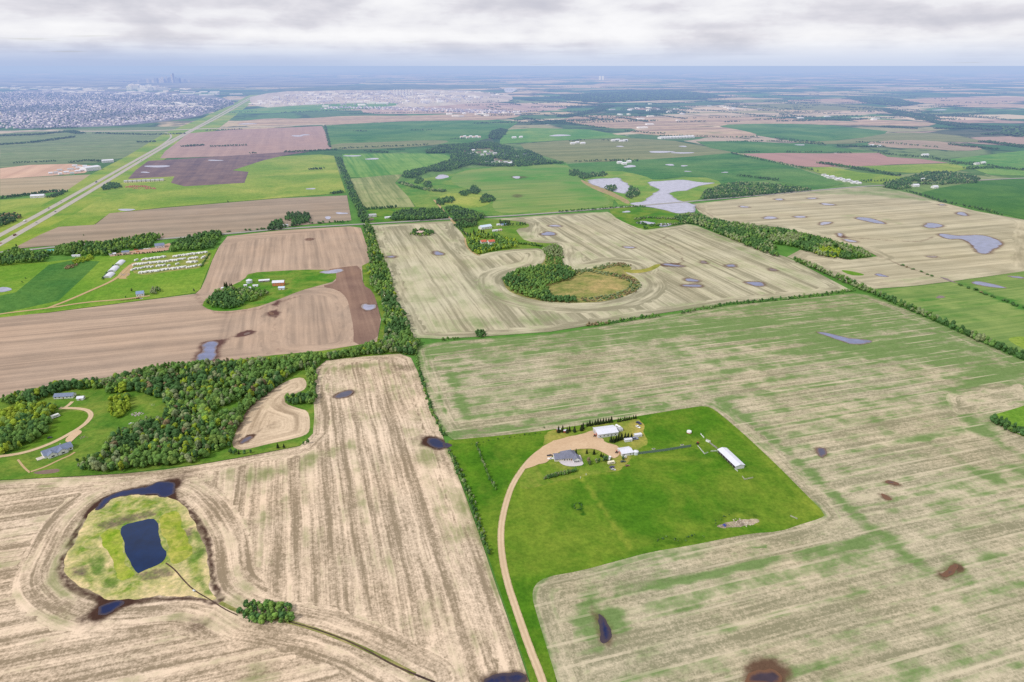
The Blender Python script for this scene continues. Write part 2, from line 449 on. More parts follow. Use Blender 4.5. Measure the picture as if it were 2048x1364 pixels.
dots = gt.mul(dots, gt.rng(gt.noise(ps, 1 / 2600, 3), 0.52, 0.58))
colg = gt.mix(gt.mul(dots, 0.9), colg, P(225, 222, 226))
near = gt.n('ShaderNodeVectorMath', operation='LENGTH'); gt.put(near.inputs[0], ps)
colg = gt.mix(gt.rng(near.outputs['Value'], 2300, 3800), gt.mix(gt.rng(fi, 0.3, 0.7), P(72, 122, 52), P(104, 148, 70)), colg)
m_plain = gt.out(colg, 0.95, 0.05)
rad = [0, 60, 120, 200, 300, 420, 560, 740, 960, 1250, 1600, 2050, 2650, 3400, 4400, 5700, 7400, 9600, 12500, 16000, 21000, 28000, 40000, 60000, 95000, 150000, 250000]
nA = 72; V = [(0, 0, 0)]; fs = []
for r_ in rad[1:]:
    for i in range(nA): V.append((r_ * math.cos(2 * math.pi * i / nA), r_ * math.sin(2 * math.pi * i / nA), 0))
me = bpy.data.meshes.new('ground')
for i in range(nA): fs.append((0, 1 + i, 1 + (i + 1) % nA))
for j in range(len(rad) - 2):
    a, b = 1 + j * nA, 1 + (j + 1) * nA
    for i in range(nA): fs.append((a + i, b + i, b + (i + 1) % nA, a + (i + 1) % nA))
me.from_pydata(V, [], fs); me.update()
link('ground', me, None, m_plain)['kind'] = 'structure'

# ================================================================== ponds (photo pixel outlines), needed by the fields for their muddy rims
DUG = [(241, 1056), (262, 1046), (305, 1038), (314, 1042), (318, 1065), (325, 1093), (333, 1108), (328, 1124), (310, 1133), (290, 1142), (272, 1149), (262, 1127), (250, 1105), (247, 1082)]
ISLE = [(190, 1020), (215, 1000), (245, 992), (290, 989), (330, 992), (355, 1005), (383, 1035), (395, 1055), (412, 1085), (415, 1125), (418, 1160), (428, 1186), (440, 1205), (400, 1192), (350, 1192), (300, 1198), (240, 1200), (205, 1196), (160, 1178), (128, 1150), (130, 1128), (140, 1105), (155, 1072), (168, 1045)]
DUGMUD_T = [(188, 1020), (200, 1004), (225, 990), (262, 978), (300, 972), (318, 965), (345, 964), (356, 974), (342, 992), (325, 998), (306, 990), (270, 989), (240, 995), (215, 1006), (198, 1022)]
DUGMUD_B = [(196, 1214), (210, 1208), (228, 1204), (246, 1205), (248, 1211), (232, 1220), (215, 1230), (198, 1232), (192, 1222)]
PONDS = {   # name: (outline, material key)
 'f10a': ([(664, 794), (680, 786), (700, 780), (708, 783), (706, 790), (690, 796), (672, 797)], 'dusk'),
 'f10b': ([(856, 878), (870, 876), (884, 880), (896, 890), (888, 898), (872, 899), (860, 894), (853, 886)], 'navy'),
 'f10d': ([(884, 888), (894, 886), (906, 888), (901, 895), (890, 898)], 'navy'),
 'f10c': ([(962, 1356), (1000, 1350), (1050, 1345), (1056, 1364), (1040, 1372), (970, 1372)], 'navy'),
 'poc': ([(478, 886), (488, 876), (500, 872), (505, 878), (492, 886), (481, 890)], 'dusk'),
 'f5a': ([(404, 690), (414, 684), (430, 683), (438, 686), (434, 697), (430, 704), (434, 712), (428, 722), (410, 724), (392, 722), (396, 710), (406, 702)], 'slate'),
 'f5b': ([(486, 668), (498, 664), (500, 668), (488, 672)], 'dusk'),
 'f8a': ([(1626, 664), (1650, 665), (1674, 671), (1700, 678), (1735, 679), (1748, 684), (1726, 690), (1700, 689), (1680, 682), (1655, 673)], 'slate'),
 'f8b': ([(1632, 899), (1640, 895), (1652, 896), (1652, 908), (1648, 917), (1640, 915), (1630, 906)], 'dusk'),
 'f8c': ([(1768, 962), (1780, 962), (1797, 968), (1800, 972), (1784, 970), (1770, 967)], 'mire'),
 'f8d': ([(1760, 987), (1770, 988), (1782, 998), (1778, 1002), (1766, 999)], 'mire'),
 'f8e': ([(1882, 1148), (1896, 1136), (1912, 1130), (1920, 1134), (1908, 1148), (1890, 1156)], 'mire'),
 'f8f': ([(1194, 1228), (1206, 1238), (1220, 1258), (1224, 1280), (1218, 1290), (1206, 1290), (1200, 1270), (1196, 1248)], 'navy'),
 'f8g': ([(1496, 1356), (1512, 1342), (1535, 1336), (1550, 1340), (1562, 1352), (1568, 1372), (1490, 1372)], 'mire'),
 'f4a': (ell(665, 543.5, 21, 4.6, -4), 'pale'), 'f4b': (ell(737, 615, 13, 8, -10, irr=.25), 'pale'), 'f4c': (ell(620, 479, 6, 1.6), 'mire'), 'f5c': (ell(543, 628, 5, 3.4), 'mire'),
}
for i, (x, y, a, b) in enumerate([(1097, 468, 15, 3.8), (783, 514, 8, 2.4), (876, 507, 10, 4), (1110, 452, 13, 2), (1408, 525, 6, 2.6), (1462, 532, 10, 3.2), (1545, 540, 7, 2.2), (1383, 561, 14, 3.4), (1385, 572, 19, 3.2), (1511, 568, 22, 3.6), (1346, 531, 20, 2.6), (1258, 495, 11, 2.2)]):
    PONDS['f6%d' % i] = (ell(x, y, a, b, 4), 'slate' if i not in (3, 11) else 'pale')
PONDS['f7a'] = ([(1874, 468), (1890, 468), (1906, 471), (1922, 472), (1950, 470), (1966, 471), (1986, 476), (2007, 486), (1998, 495), (1982, 501), (1980, 508), (1955, 508), (1946, 492), (1928, 479), (1912, 478), (1900, 479), (1884, 475)], 'slate')
for i, (x, y, a, b, r_) in enumerate([(1866, 451.5, 21, 4.6, 5), (1924, 428, 12, 3.2, 5), (1540, 436, 15, 2.6, 3), (1600, 434, 12, 2.2, 3), (1740, 441, 30, 3.6, 9), (1650, 447, 12, 3.2, -12), (1558, 399, 10, 1.6, 0), (1624, 397, 9, 1.7, 0), (1655, 409, 13, 2, 4), (1488, 414, 9, 1.8, 3), (1865, 514, 9, 1.8, 3), (1680, 470, 7, 3, 10), (1700, 482, 12, 3, 8), (1884, 410, 7, 1.2, 4)]):
    PONDS['f7%d' % i] = (ell(x, y, a, b, r_), 'slate' if i in (0, 1, 4) else 'pale')
for i, (x, y, a, b, r_) in enumerate([(1975, 570, 38, 3.6, 11), (2034, 555, 16, 2.2, 8), (1881, 594.5, 9, 2.4, 3), (1895, 560, 16, 1.6, 18), (1762, 551, 14, 2.6, 8)]):
    PONDS['f11%d' % i] = (ell(x, y, a, b, r_), 'slate')
def pg(*ks): return [chaikin(GP(PONDS[k][0]), 2) for k in ks]
def pkeys(pre): return [k for k in PONDS if k.startswith(pre)]

def near_poly(polys, r, amt=1.0):
    def f(V, W):
        o = np.zeros(len(V))
        for p in polys:
            lo, hi = p.min(0) - r, p.max(0) + r
            k = ((V > lo) & (V < hi)).all(1)
            if k.any():
                d = np.maximum(-sdf(V[k], p), 0); o[k] = np.maximum(o[k], amt * np.clip(1 - d / r, 0, 1))
        return o
    return f
def near_line(lines, r, amt=1.0, px=True):
    Ls = [GP(l) if px else np.asarray(l) for l in lines]
    def f(V, W):
        o = np.zeros(len(V))
        for p in Ls: o = np.maximum(o, amt * np.clip(1.25 - dist_seg(V, p, False) / r, 0, 1))
        return o
    return f
def in_poly(polys, soft, amt=1.0):
    Ps = [GP(p) for p in polys]
    def f(V, W):
        o = np.zeros(len(V))
        for p in Ps: o = np.maximum(o, amt * sstep(sdf(V, p), -soft, soft))
        return o
    return f
def plus(*fs): return lambda V, W: sum(f(V, W) for f in fs)
def rim(r, amt=1.0): return lambda V, W: amt * np.clip(1 - dist_seg(V, W) / r, 0, 1)
def con_edge(V, W): return dist_seg(V, W)
def head(r): return lambda V, W: np.where(dist_seg(V, W) < r, 1.0, 0.0)

# ================================================================== field materials
STUB_N = m_field('stubble_near', P(240, 218, 193), P(150, 135, 113), P(142, 148, 98), P(80, 58, 50), w=2.6, streak=0.8, blotch=0.4, fine=0.9, gbias=-0.02, gblotch=1.25, gstreak=0.7, gscale=1 / 38, contrast=1.0)
STUB_R = m_field('stubble_right', P(216, 203, 176), P(144, 141, 114), P(112, 143, 80), P(112, 88, 72), w=3.0, ang=NS + R(90), streak=0.6, blotch=0.5, fine=0.85, gbias=0.17, gblotch=1.35, gstreak=0.9, gscale=1 / 26, contrast=1.05, tram=19)
STUB_C = m_field('stubble_centre', P(206, 199, 172), P(150, 146, 122), P(128, 150, 94), P(118, 98, 84), w=5.0, streak=1.0, blotch=0.35, fine=0.45, gbias=0.0, gblotch=1.0, gstreak=0.6)
STUB_F = m_field('stubble_far_right', P(206, 197, 170), P(160, 154, 130), P(120, 150, 92), P(120, 95, 85), w=8, ang=NS + R(90), streak=0.7, blotch=0.3, fine=0.2, gbias=-0.2, gblotch=1.0, gstreak=0.5)
TILL_L = m_field('tilled_left', P(198, 174, 154), P(158, 140, 126), P(140, 140, 95), P(108, 80, 76), w=5, ang=NS + R(90), streak=0.6, blotch=0.35, fine=0.3, gbias=-0.6, gblotch=0.6)
TILL_M = m_field('tilled_mid', P(190, 166, 144), P(158, 138, 120), P(140, 140, 95), P(104, 76, 70), w=6, streak=0.6, blotch=0.35, fine=0.25, gbias=-0.6, gblotch=0.6)
TILL_D = m_field('tilled_dark', P(158, 131, 116), P(124, 100, 92), P(120, 120, 80), P(80, 60, 60), w=6, streak=0.4, blotch=0.6, fine=0.3, gbias=-0.6)
GREYST = m_field('grey_stubble', P(178, 160, 142), P(146, 134, 120), P(120, 130, 90), P(120, 100, 95), w=9, ang=NS + R(90), streak=0.5, blotch=0.4, fine=0.2, gbias=-0.5)
ROSE = m_field('rose_soil', P(184, 158, 150), P(160, 137, 134), P(120, 130, 90), P(130, 110, 110), w=12, streak=0.35, blotch=0.6, fine=0.2, gbias=-0.6)
DARKSOIL = m_field('dark_soil', P(142, 122, 118), P(104, 92, 100), P(120, 130, 90), P(90, 80, 90), w=12, streak=0.3, blotch=0.8, fine=0.2, gbias=-0.6)
OLIVE = m_field('olive_crop', P(146, 150, 108), P(112, 126, 86), P(86, 132, 72), P(150, 130, 115), w=14, ang=NS + R(90), streak=0.5, blotch=0.5, fine=0.2, gbias=-0.2)
SAND = m_field('pale_soil', P(204, 182, 158), P(158, 140, 126), P(104, 134, 84), P(140, 110, 110), w=24, ang=NS + R(90), streak=0.8, blotch=0.9, fine=0.3, gbias=-0.05, gblotch=1.3, gscale=1 / 150)
CROP_S = m_field('sprouting_crop', P(168, 172, 122), P(122, 138, 88), P(82, 138, 62), P(150, 130, 110), w=7, streak=0.9, blotch=0.4, fine=0.2, gbias=0.0, gblotch=1.2)
CROP_G = m_field('green_crop', P(116, 158, 82), P(76, 128, 58), P(66, 134, 46), P(160, 130, 100), w=9, ang=NS + R(90), streak=0.5, blotch=0.6, fine=0.2, gbias=0.1, gblotch=1.2)
CROP_R = m_field('right_crop', P(150, 168, 100), P(106, 138, 76), P(72, 132, 56), P(150, 130, 110), w=6, ang=NS + R(90), streak=0.7, blotch=0.6, fine=0.25, gbias=0.12, gblotch=1.3, gstreak=0.9)
PAST = m_grass('farm_pasture', P(88, 134, 34), P(66, 114, 30), P(130, 150, 56), 1 / 30, 0.1, fine=0.85)
LAWN = m_grass('farmyard_lawn', P(118, 148, 52), P(92, 132, 42), P(178, 166, 92), 1 / 24, fine=.8)
VERGE = m_grass('verge', P(98, 150, 48), P(66, 122, 38), P(150, 162, 70), 1 / 30)
HWYG = m_grass('highway_verge', P(138, 172, 66), P(100, 146, 58), P(190, 190, 96), 1 / 110, 0.3)
BRIGHT = m_grass('bright_meadow', P(114, 156, 56), P(88, 136, 48), P(142, 168, 72), 1 / 60, 0.35, fine=.9)
DEEP = m_grass('deep_crop', P(76, 126, 64), P(58, 108, 54), P(98, 140, 68), 1 / 60, 0.4, fine=.9, sw=9)
FARG = m_grass('far_green_crop', P(82, 136, 70), P(54, 106, 58), P(118, 152, 90), 1 / 140, 0.55, NS + R(90), 0.9, sw=26)
FARL = m_grass('far_light_crop', P(102, 156, 78), P(72, 130, 64), P(144, 170, 96), 1 / 120, 0.55, NS + R(90), 0.9, sw=20)
YELG = m_grass('yellow_meadow', P(138, 166, 70), P(100, 142, 58), P(184, 186, 102), 1 / 130, 0.4, NS + R(90), 0.9, sw=16)
MARSH = m_grass('marsh_grass', P(150, 162, 74), P(98, 140, 52), P(220, 202, 158), 1 / 6, 0.0, fine=1.0, mud=P(104, 88, 86))
SCRUBG = m_grass('wetland_grass', P(146, 150, 88), P(104, 122, 66), P(184, 164, 116), 1 / 14, fine=.9, mud=P(120, 100, 80))
WOODF = m_grass('wood_floor', P(74, 118, 48), P(46, 88, 34), P(110, 142, 52), 1 / 14)
GRAVEL = m_dirt('gravel_road', P(232, 210, 178), P(204, 178, 146), rut=True)
YARD = m_dirt('gravel_yard', P(224, 196, 164), P(196, 166, 134))
TRACK = m_dirt('farm_track', P(214, 190, 150), P(188, 160, 122), rut=True)
ASPH = m_dirt('asphalt', P(196, 190, 180), P(172, 166, 158))
ASPH2 = m_dirt('asphalt_road', P(176, 174, 168), P(152, 150, 146))
DITCH = m_dirt('wet_ditch', P(112, 92, 78), P(50, 42, 46), 1 / 4)
W_NAVY = m_water('pond_navy', P(6, 40, 84), 0.05)
W_DUSK = m_water('pond_dusk', P(86, 86, 108), 0.08, P(118, 96, 88))
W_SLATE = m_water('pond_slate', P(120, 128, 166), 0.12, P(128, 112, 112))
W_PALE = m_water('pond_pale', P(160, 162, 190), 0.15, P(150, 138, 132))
W_MIRE = m_water('pond_mire', P(66, 54, 66), 0.2, P(116, 82, 60))
W_DEEPN = m_water('pond_deep_blue', P(14, 34, 84), 0.05, P(70, 60, 70))
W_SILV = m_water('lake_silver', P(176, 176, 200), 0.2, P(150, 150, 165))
WM = dict(navy=W_DEEPN, dusk=W_DUSK, slate=W_SLATE, pale=W_PALE, mire=W_MIRE)

# ================================================================== the fields, far ones first
Z = 0.30
def fld(name, poly, mat, z, step, **kw): return sheet(name, poly, z, mat, step, **kw)
# --- beyond the highway interchange
fld('suburb_land', [(0, 182), (120, 178), (300, 183), (420, 190), (480, 205), (430, 222), (395, 234), (330, 243), (240, 252), (150, 255), (0, 259)], m_field('suburb_ground', P(160, 160, 166), P(96, 104, 124), P(70, 100, 86), w=40, streak=0.5, blotch=0.9, fine=0.8, gbias=0.15, gblotch=1.6, gscale=1 / 160), 0.6, 150, smooth=1)
fld('industry_land', [(500, 190), (620, 178), (760, 182), (900, 180), (1010, 186), (1030, 196), (1010, 206), (860, 213), (700, 216), (560, 219), (500, 210)], m_field('industry_ground', P(214, 206, 198), P(170, 160, 156), P(110, 140, 100), w=60, streak=0.6, blotch=0.9, fine=0.7, gbias=-0.15, gblotch=1.3, gscale=1 / 220), 0.6, 150, smooth=1)
fld('pale_field', [(470, 244), (540, 236), (600, 238), (700, 231), (820, 232), (930, 227), (1035, 226), (1045, 232), (1000, 240), (900, 241), (780, 243), (690, 249), (560, 252), (480, 250)], SAND, 0.65, 60, smooth=1)
fld('construction_field', [(720, 219), (860, 214), (960, 205), (1080, 208), (1150, 214), (1080, 224), (960, 226), (840, 228), (730, 228)], m_field('construction_ground', P(200, 180, 170), P(160, 142, 142), P(120, 140, 110), w=50, streak=0.6, blotch=1, gbias=-0.3), 0.62, 90, smooth=1)
fld('green_field', [(800, 205), (640, 208), (480, 219), (440, 226), (520, 228), (640, 222), (790, 213)], FARL, 0.7, 90, smooth=1)
fld('rose_field', [(1117, 240), (1160, 231), (1230, 231), (1345, 235), (1420, 231), (1519, 234), (1640, 240), (1770, 246), (1790, 252), (1680, 250), (1530, 248), (1440, 252), (1250, 259), (1180, 252)], SAND, 0.66, 60, smooth=1)
fld('pale_field', [(1249, 262), (1330, 256), (1440, 253), (1490, 262), (1522, 271), (1450, 276), (1360, 272), (1290, 270)], SAND, 0.68, 50, smooth=1)
fld('green_field', [(1430, 250), (1530, 247), (1650, 249), (1730, 258), (1790, 264), (1700, 280), (1600, 284), (1530, 274), (1470, 262)], FARG, 0.66, 60, smooth=1)
fld('green_field', [(1560, 284), (1690, 272), (1790, 264), (1900, 268), (1980, 285), (1900, 284), (1780, 280), (1680, 290)], OLIVE, 0.64, 60, smooth=1)
fld('pale_field', [(1670, 236), (1780, 240), (1880, 246), (1850, 254), (1760, 250)], SAND, 0.7, 60, smooth=1)
fld('pale_field', [(1720, 286), (1800, 279), (1900, 284), (1976, 297), (1930, 303), (1850, 297), (1780, 296)], m_field('dull_soil', P(182, 164, 146), P(150, 138, 122), P(120, 140, 90), w=16, gbias=-0.3), 0.7, 50, smooth=1)
for pl in ([(1690, 194), (1780, 196), (1840, 208), (1800, 214), (1720, 204)], [(2000, 256), (2060, 252), (2060, 276), (2010, 272)], [(1120, 190), (1330, 180), (1400, 186), (1460, 196), (1330, 200), (1200, 206), (1130, 200)], [(520, 178), (800, 168), (1000, 172), (1000, 178), (760, 178), (560, 184)]):
    fld('valley_wood_land', pl, m_grass('valley_wood', P(84, 118, 80), P(46, 78, 58), P(150, 156, 112), 1 / 130, fine=0.8), 0.72, 90, wig=18, wsc=260)
fld('town_wood_land', [(-40, 153), (300, 151), (700, 155), (740, 161), (700, 172), (500, 174), (300, 176), (-40, 178)], m_field('far_town_wood', P(190, 186, 184), P(92, 108, 100), P(46, 76, 64), w=90, ang=NS + R(90), streak=0.8, blotch=0.6, fine=0.4, gbias=0.32, gblotch=2.0, gscale=1 / 900), 0.72, 300, smooth=1)
fld('pale_field', [(1450, 212), (1560, 206), (1700, 208), (1800, 218), (1760, 222), (1600, 220), (1500, 218)], OLIVE, 0.66, 90, smooth=1)
fld('pale_field', [(1530, 202), (1700, 196), (1850, 200), (2060, 192), (2060, 204), (1900, 208), (1720, 205)], SAND, 0.64, 110, smooth=1)
fld('pale_field', [(1840, 203), (2060, 208), (2060, 216), (1900, 214)], SAND, 0.7, 110, smooth=1)
# --- left of and along the highway
fld('green_field', [(0, 268), (150, 258), (380, 252), (372, 263), (330, 270), (270, 312), (190, 326), (0, 336)], m_field('olive_left', P(140, 154, 112), P(104, 126, 88), P(90, 138, 78), w=14, ang=NS + R(90), streak=0.6, blotch=0.6, gbias=0.05), 0.5, 35, smooth=0)
fld('pale_field', [(0, 337), (60, 330), (140, 328), (190, 332), (170, 346), (100, 352), (0, 358)], m_field('pink_soil', P(222, 190, 166), P(190, 158, 138), P(120, 140, 90), w=14, streak=.4, gbias=-0.5), 0.55, 25, smooth=0)
fld('pale_field', [(0, 358), (100, 353), (185, 349), (160, 380), (60, 388), (0, 392)], m_field('tan_soil', P(186, 170, 142), P(156, 146, 120), P(120, 140, 90), w=10, ang=NS + R(90), gbias=-0.3), 0.52, 20, smooth=0)
fld('green_field', [(0, 400), (60, 396), (150, 388), (122, 410), (70, 442), (30, 466), (0, 480)], YELG, 0.54, 16, smooth=0)
fld('highway_verge_land', [(-60, 520), (-60, 470), (30, 440), (118, 392), (180, 350), (255, 312), (330, 266), (405, 236), (470, 205), (500, 190), (520, 190), (500, 208), (470, 232), (430, 262), (398, 276), (360, 300), (320, 325), (275, 358), (240, 382), (200, 412), (150, 440), (80, 470), (20, 500), (0, 515)], HWYG, 0.58, 16, smooth=0)
fld('rose_field', [(376, 267), (470, 259), (560, 256), (644, 252), (652, 268), (663, 298), (600, 303), (560, 306), (444, 313), (320, 317), (330, 303), (350, 288)], ROSE, 0.60, 22, smooth=0)
fld('green_field', [(256, 358), (349, 353), (342, 366), (369, 372), (489, 366), (497, 344), (465, 341), (523, 322), (560, 313), (640, 309), (668, 312), (678, 345), (692, 386), (560, 396), (440, 406), (330, 415), (219, 427), (188, 450), (100, 455), (45, 482), (90, 458), (150, 428), (200, 398), (225, 378)], YELG, 0.62, 14, smooth=0, attrs=dict(green=near_line([[(300, 412), (450, 398), (600, 385), (680, 380)], [(130, 432), (200, 412)]], 40, 0.35)))
fld('dark_field', [(297, 322), (444, 313), (560, 305), (622, 303), (560, 313), (523, 322), (465, 341), (497, 344), (489, 366), (369, 373), (342, 366), (349, 353), (256, 358), (272, 340)], DARKSOIL, 0.66, 16, smooth=0, attrs=dict(mud=in_poly([[(256, 360), (280, 325), (420, 322), (380, 345), (350, 352)]], 40, 0.35)))
fld('grey_field', [(694, 391), (703, 441), (640, 447), (560, 455), (455, 467), (340, 476), (240, 484), (70, 494), (10, 500), (82, 456), (191, 449), (219, 427), (330, 416), (440, 407), (560, 397)], GREYST, 0.56, 12, smooth=0)
# --- green country right of the long treeline
fld('green_field', [(648, 251), (720, 247), (860, 241), (985, 239), (1040, 243), (1020, 256), (985, 275), (930, 288), (870, 290), (760, 298), (663, 299)], FARG, 0.45, 30, smooth=0, attrs=dict(dry=in_poly([[(655, 288), (760, 284), (870, 278), (930, 280), (930, 300), (663, 306)]], 60, 0.25)))
fld('olive_field', [(655, 288), (760, 284), (860, 280), (905, 282), (870, 291), (760, 298), (663, 300)], OLIVE, 0.47, 30, smooth=1)
fld('green_field', [(1010, 260), (1070, 256), (1180, 259), (1262, 275), (1200, 277), (1100, 282), (1000, 288), (1000, 275)], FARL, 0.47, 30, smooth=0)
fld('olive_field', [(1040, 288), (1140, 280), (1260, 276), (1350, 282), (1420, 295), (1480, 305), (1400, 312), (1310, 318), (1226, 323), (1130, 325), (1088, 312), (1050, 300)], OLIVE, 0.46, 25, smooth=0)
fld('green_field', [(1392, 283), (1480, 282), (1600, 288), (1680, 296), (1750, 303), (1640, 305), (1480, 307), (1420, 296)], FARG, 0.48, 25, smooth=0)
fld('green_field', [(1128, 328), (1226, 323), (1360, 315), (1462, 306), (1530, 318), (1600, 338), (1690, 368), (1630, 378), (1540, 360), (1450, 366), (1430, 372), (1370, 352), (1300, 362), (1240, 352), (1170, 352), (1135, 345)], FARG, 0.48, 20, smooth=0)
fld('rose_field', [(1485, 308), (1560, 306), (1645, 307), (1758, 306), (1775, 314), (1840, 318), (1897, 326), (1820, 328), (1724, 332), (1638, 334), (1601, 333), (1540, 320)], m_field('rose_right', P(186, 150, 144), P(160, 132, 126), P(120, 130, 90), w=12, streak=.3, gbias=-0.5), 0.5, 18, smooth=0)
fld('green_field', [(1724, 333), (1897, 327), (1950, 335), (1900, 345), (1820, 346), (1760, 342)], YELG, 0.5, 18, smooth=0)
fld('green_field', [(1601, 336), (1660, 334), (1720, 345), (1790, 352), (1830, 358), (1760, 368), (1700, 362), (1650, 350)], YELG, 0.49, 18, smooth=0)
fld('green_field', [(1900, 318), (2060, 300), (2060, 352), (1980, 350), (1940, 336), (1905, 328)], FARL, 0.5, 20, smooth=0)
fld('green_field', [(1835, 388), (1880, 376), (1963, 362), (2060, 356), (2060, 442), (2015, 430), (1950, 415), (1880, 402)], m_grass('deep_right_crop', P(82, 132, 66), P(66, 114, 58), P(104, 146, 72), 1 / 70, 0.6), 0.5, 16, smooth=0)
fld('green_field', [(684, 308), (770, 307), (851, 307), (902, 310), (899, 325), (850, 342), (806, 353), (740, 356), (694, 354)], m_field('striped_crop', P(132, 168, 88), P(86, 140, 64), P(74, 140, 58), w=11, streak=1.0, gbias=0.1, gblotch=0.9), 0.5, 14, smooth=0)
fld('stubble_field', [(698, 358), (780, 350), (805, 349), (790, 366), (817, 394), (830, 414), (780, 416), (724, 416), (708, 390)], CROP_S, 0.5, 12, smooth=0)
fld('green_field', [(783, 366), (830, 360), (905, 348), (940, 336), (1040, 331), (1131, 325), (1150, 345), (1175, 365), (1228, 398), (1225, 415), (1117, 424), (1005, 432), (960, 430), (880, 418), (832, 414), (817, 394)], m_grass('green_sward', P(100, 150, 70), P(72, 126, 56), P(154, 168, 90), 1 / 70, 0.35, NS + R(90), .9, sw=14), 0.48, 14, smooth=0)
fld('crop_field', [(988, 394), (960, 384), (905, 370), (902, 352), (940, 338), (1040, 333), (1131, 327), (1150, 347), (1175, 368), (1222, 400), (1215, 413), (1117, 421), (1010, 428), (984, 420)], m_field('sward_streaks', P(156, 166, 100), P(110, 146, 78), P(84, 150, 62), w=8, ang=NS + R(90), streak=0.7, blotch=0.5, gbias=0.22, gblotch=1.1, gscale=1 / 110), 0.52, 12, smooth=1, attrs=dict(green=in_poly([[(905, 352), (1131, 326), (1222, 400), (1180, 405), (1100, 362), (960, 366)]], 60, 0.35), mud=near_poly([GP(ell(1038, 355, 12, 3)), GP(ell(1035, 392, 8, 2.5))], 30, .6)))
fld('yellow_field', [(885, 388), (940, 385), (985, 396), (978, 412), (930, 418), (895, 410), (870, 402)], YELG, 0.55, 9, smooth=2)
fld('lake_meadow', [(1230, 340), (1290, 352), (1310, 362), (1400, 352), (1450, 366), (1420, 380), (1400, 398), (1380, 408), (1240, 414), (1228, 398), (1180, 370), (1160, 352)], m_grass('lake_meadow', P(130, 170, 76), P(96, 146, 62), P(176, 180, 100), 1 / 50), 0.5, 12, smooth=1)
fld('sandy_land', [(1160, 358), (1178, 366), (1215, 380), (1240, 392), (1262, 404), (1255, 410), (1232, 396), (1190, 380), (1165, 366)], m_grass('sandy_bank', P(196, 172, 140), P(170, 146, 118), P(150, 160, 90), 1 / 12), 0.54, 8, smooth=2)
fld('marsh_land', [(1215, 414), (1300, 415), (1345, 422), (1400, 428), (1395, 440), (1370, 448), (1320, 455), (1285, 460), (1250, 446), (1225, 432)], VERGE, 0.5, 9, smooth=1)
fld('green_field', [(736, 420), (780, 416), (832, 415), (882, 418), (899, 436), (800, 442), (738, 446)], VERGE, 0.46, 10, smooth=0)
# --- the pale field with the round wetland
F6 = [(742, 451), (895, 442), (1000, 437), (1115, 429), (1215, 424), (1290, 460), (1345, 453), (1375, 448), (1394, 452), (1430, 466), (1500, 492), (1575, 515), (1592, 523), (1700, 580), (1640, 588), (1461, 606), (1322, 627), (1173, 652), (1100, 664), (970, 673), (880, 678), (826, 676), (808, 638), (790, 602), (768, 540), (752, 490)]
RING = [(1004, 552), (1009, 575), (1026, 588), (1060, 598), (1090, 604), (1150, 607), (1210, 604), (1261, 590), (1283, 574), (1275, 556), (1245, 545), (1270, 537), (1240, 525), (1200, 534), (1155, 543), (1124, 533), (1118, 505), (1092, 505), (1088, 530), (1040, 540)]
ringW = chaikin(GP(RING), 2)
FARMG = chaikin(GP([(905, 436), (1010, 436), (1060, 444), (1060, 456), (1050, 480), (1090, 486), (1120, 486), (1124, 512), (1092, 514), (1088, 497), (1040, 498), (990, 504), (950, 513), (930, 490)]), 1)
def c6(V, W): return np.minimum(np.minimum(np.maximum(-sdf(V, ringW), 0), dist_seg(V, W)), np.maximum(-sdf(V, FARMG), 0))
fld('stubble_field', F6, STUB_C, 0.44, 8, smooth=0, attrs=dict(con=c6, wc=lambda V, W: np.where((-sdf(V, ringW) < 48) | (dist_seg(V, W) < 24) | (-sdf(V, FARMG) < 26), 1.0, 0.0),
    green=plus(rim(14, 0.4), near_line([[(1040, 600), (1080, 630), (1140, 640)], [(960, 560), (985, 600), (1010, 625)], [(1400, 610), (1340, 612)], [(1560, 540), (1450, 480), (1380, 455)], [(930, 640), (1000, 645), (1100, 640)]], 22, 0.38), near_line([[(900, 450), (1000, 445), (1040, 470)], [(820, 480), (880, 470)]], 40, 0.25)),
    mud=plus(near_poly(pg(*pkeys('f6')), 14, 0.8), near_line([[(1338, 470), (1318, 482), (1345, 495), (1362, 510), (1366, 525), (1330, 532), (1300, 528)]], 7, 0.6), near_line([[(1186, 650), (1100, 662)]], 6, .4))))
fld('farm_land', [(905, 438), (1000, 438), (1056, 446), (1060, 455), (1030, 458), (1040, 472), (1050, 482), (1088, 487), (1120, 487), (1122, 512), (1094, 513), (1088, 497), (1040, 498), (990, 503), (950, 512), (930, 490), (928, 470), (905, 448)], m_grass('farm_green', P(112, 152, 62), P(84, 130, 48), P(150, 164, 84), 1 / 26), 0.5, 8, smooth=1)
fld('wetland_land', RING, SCRUBG, 0.5, 6, smooth=2, attrs=dict(mud=in_poly([[(1180, 562), (1220, 560), (1245, 568), (1230, 580), (1185, 585)]], 12, 0.3), dry=in_poly([[(1180, 560), (1240, 560), (1240, 580), (1180, 585)]], 15, 0.5)))
fld('yellow_field', [(1240, 540), (1290, 540), (1312, 528), (1325, 530), (1300, 544), (1262, 548)], m_grass('reed_strip', P(170, 168, 84), P(130, 142, 70), P(190, 176, 100), 1 / 12), 0.52, 6)
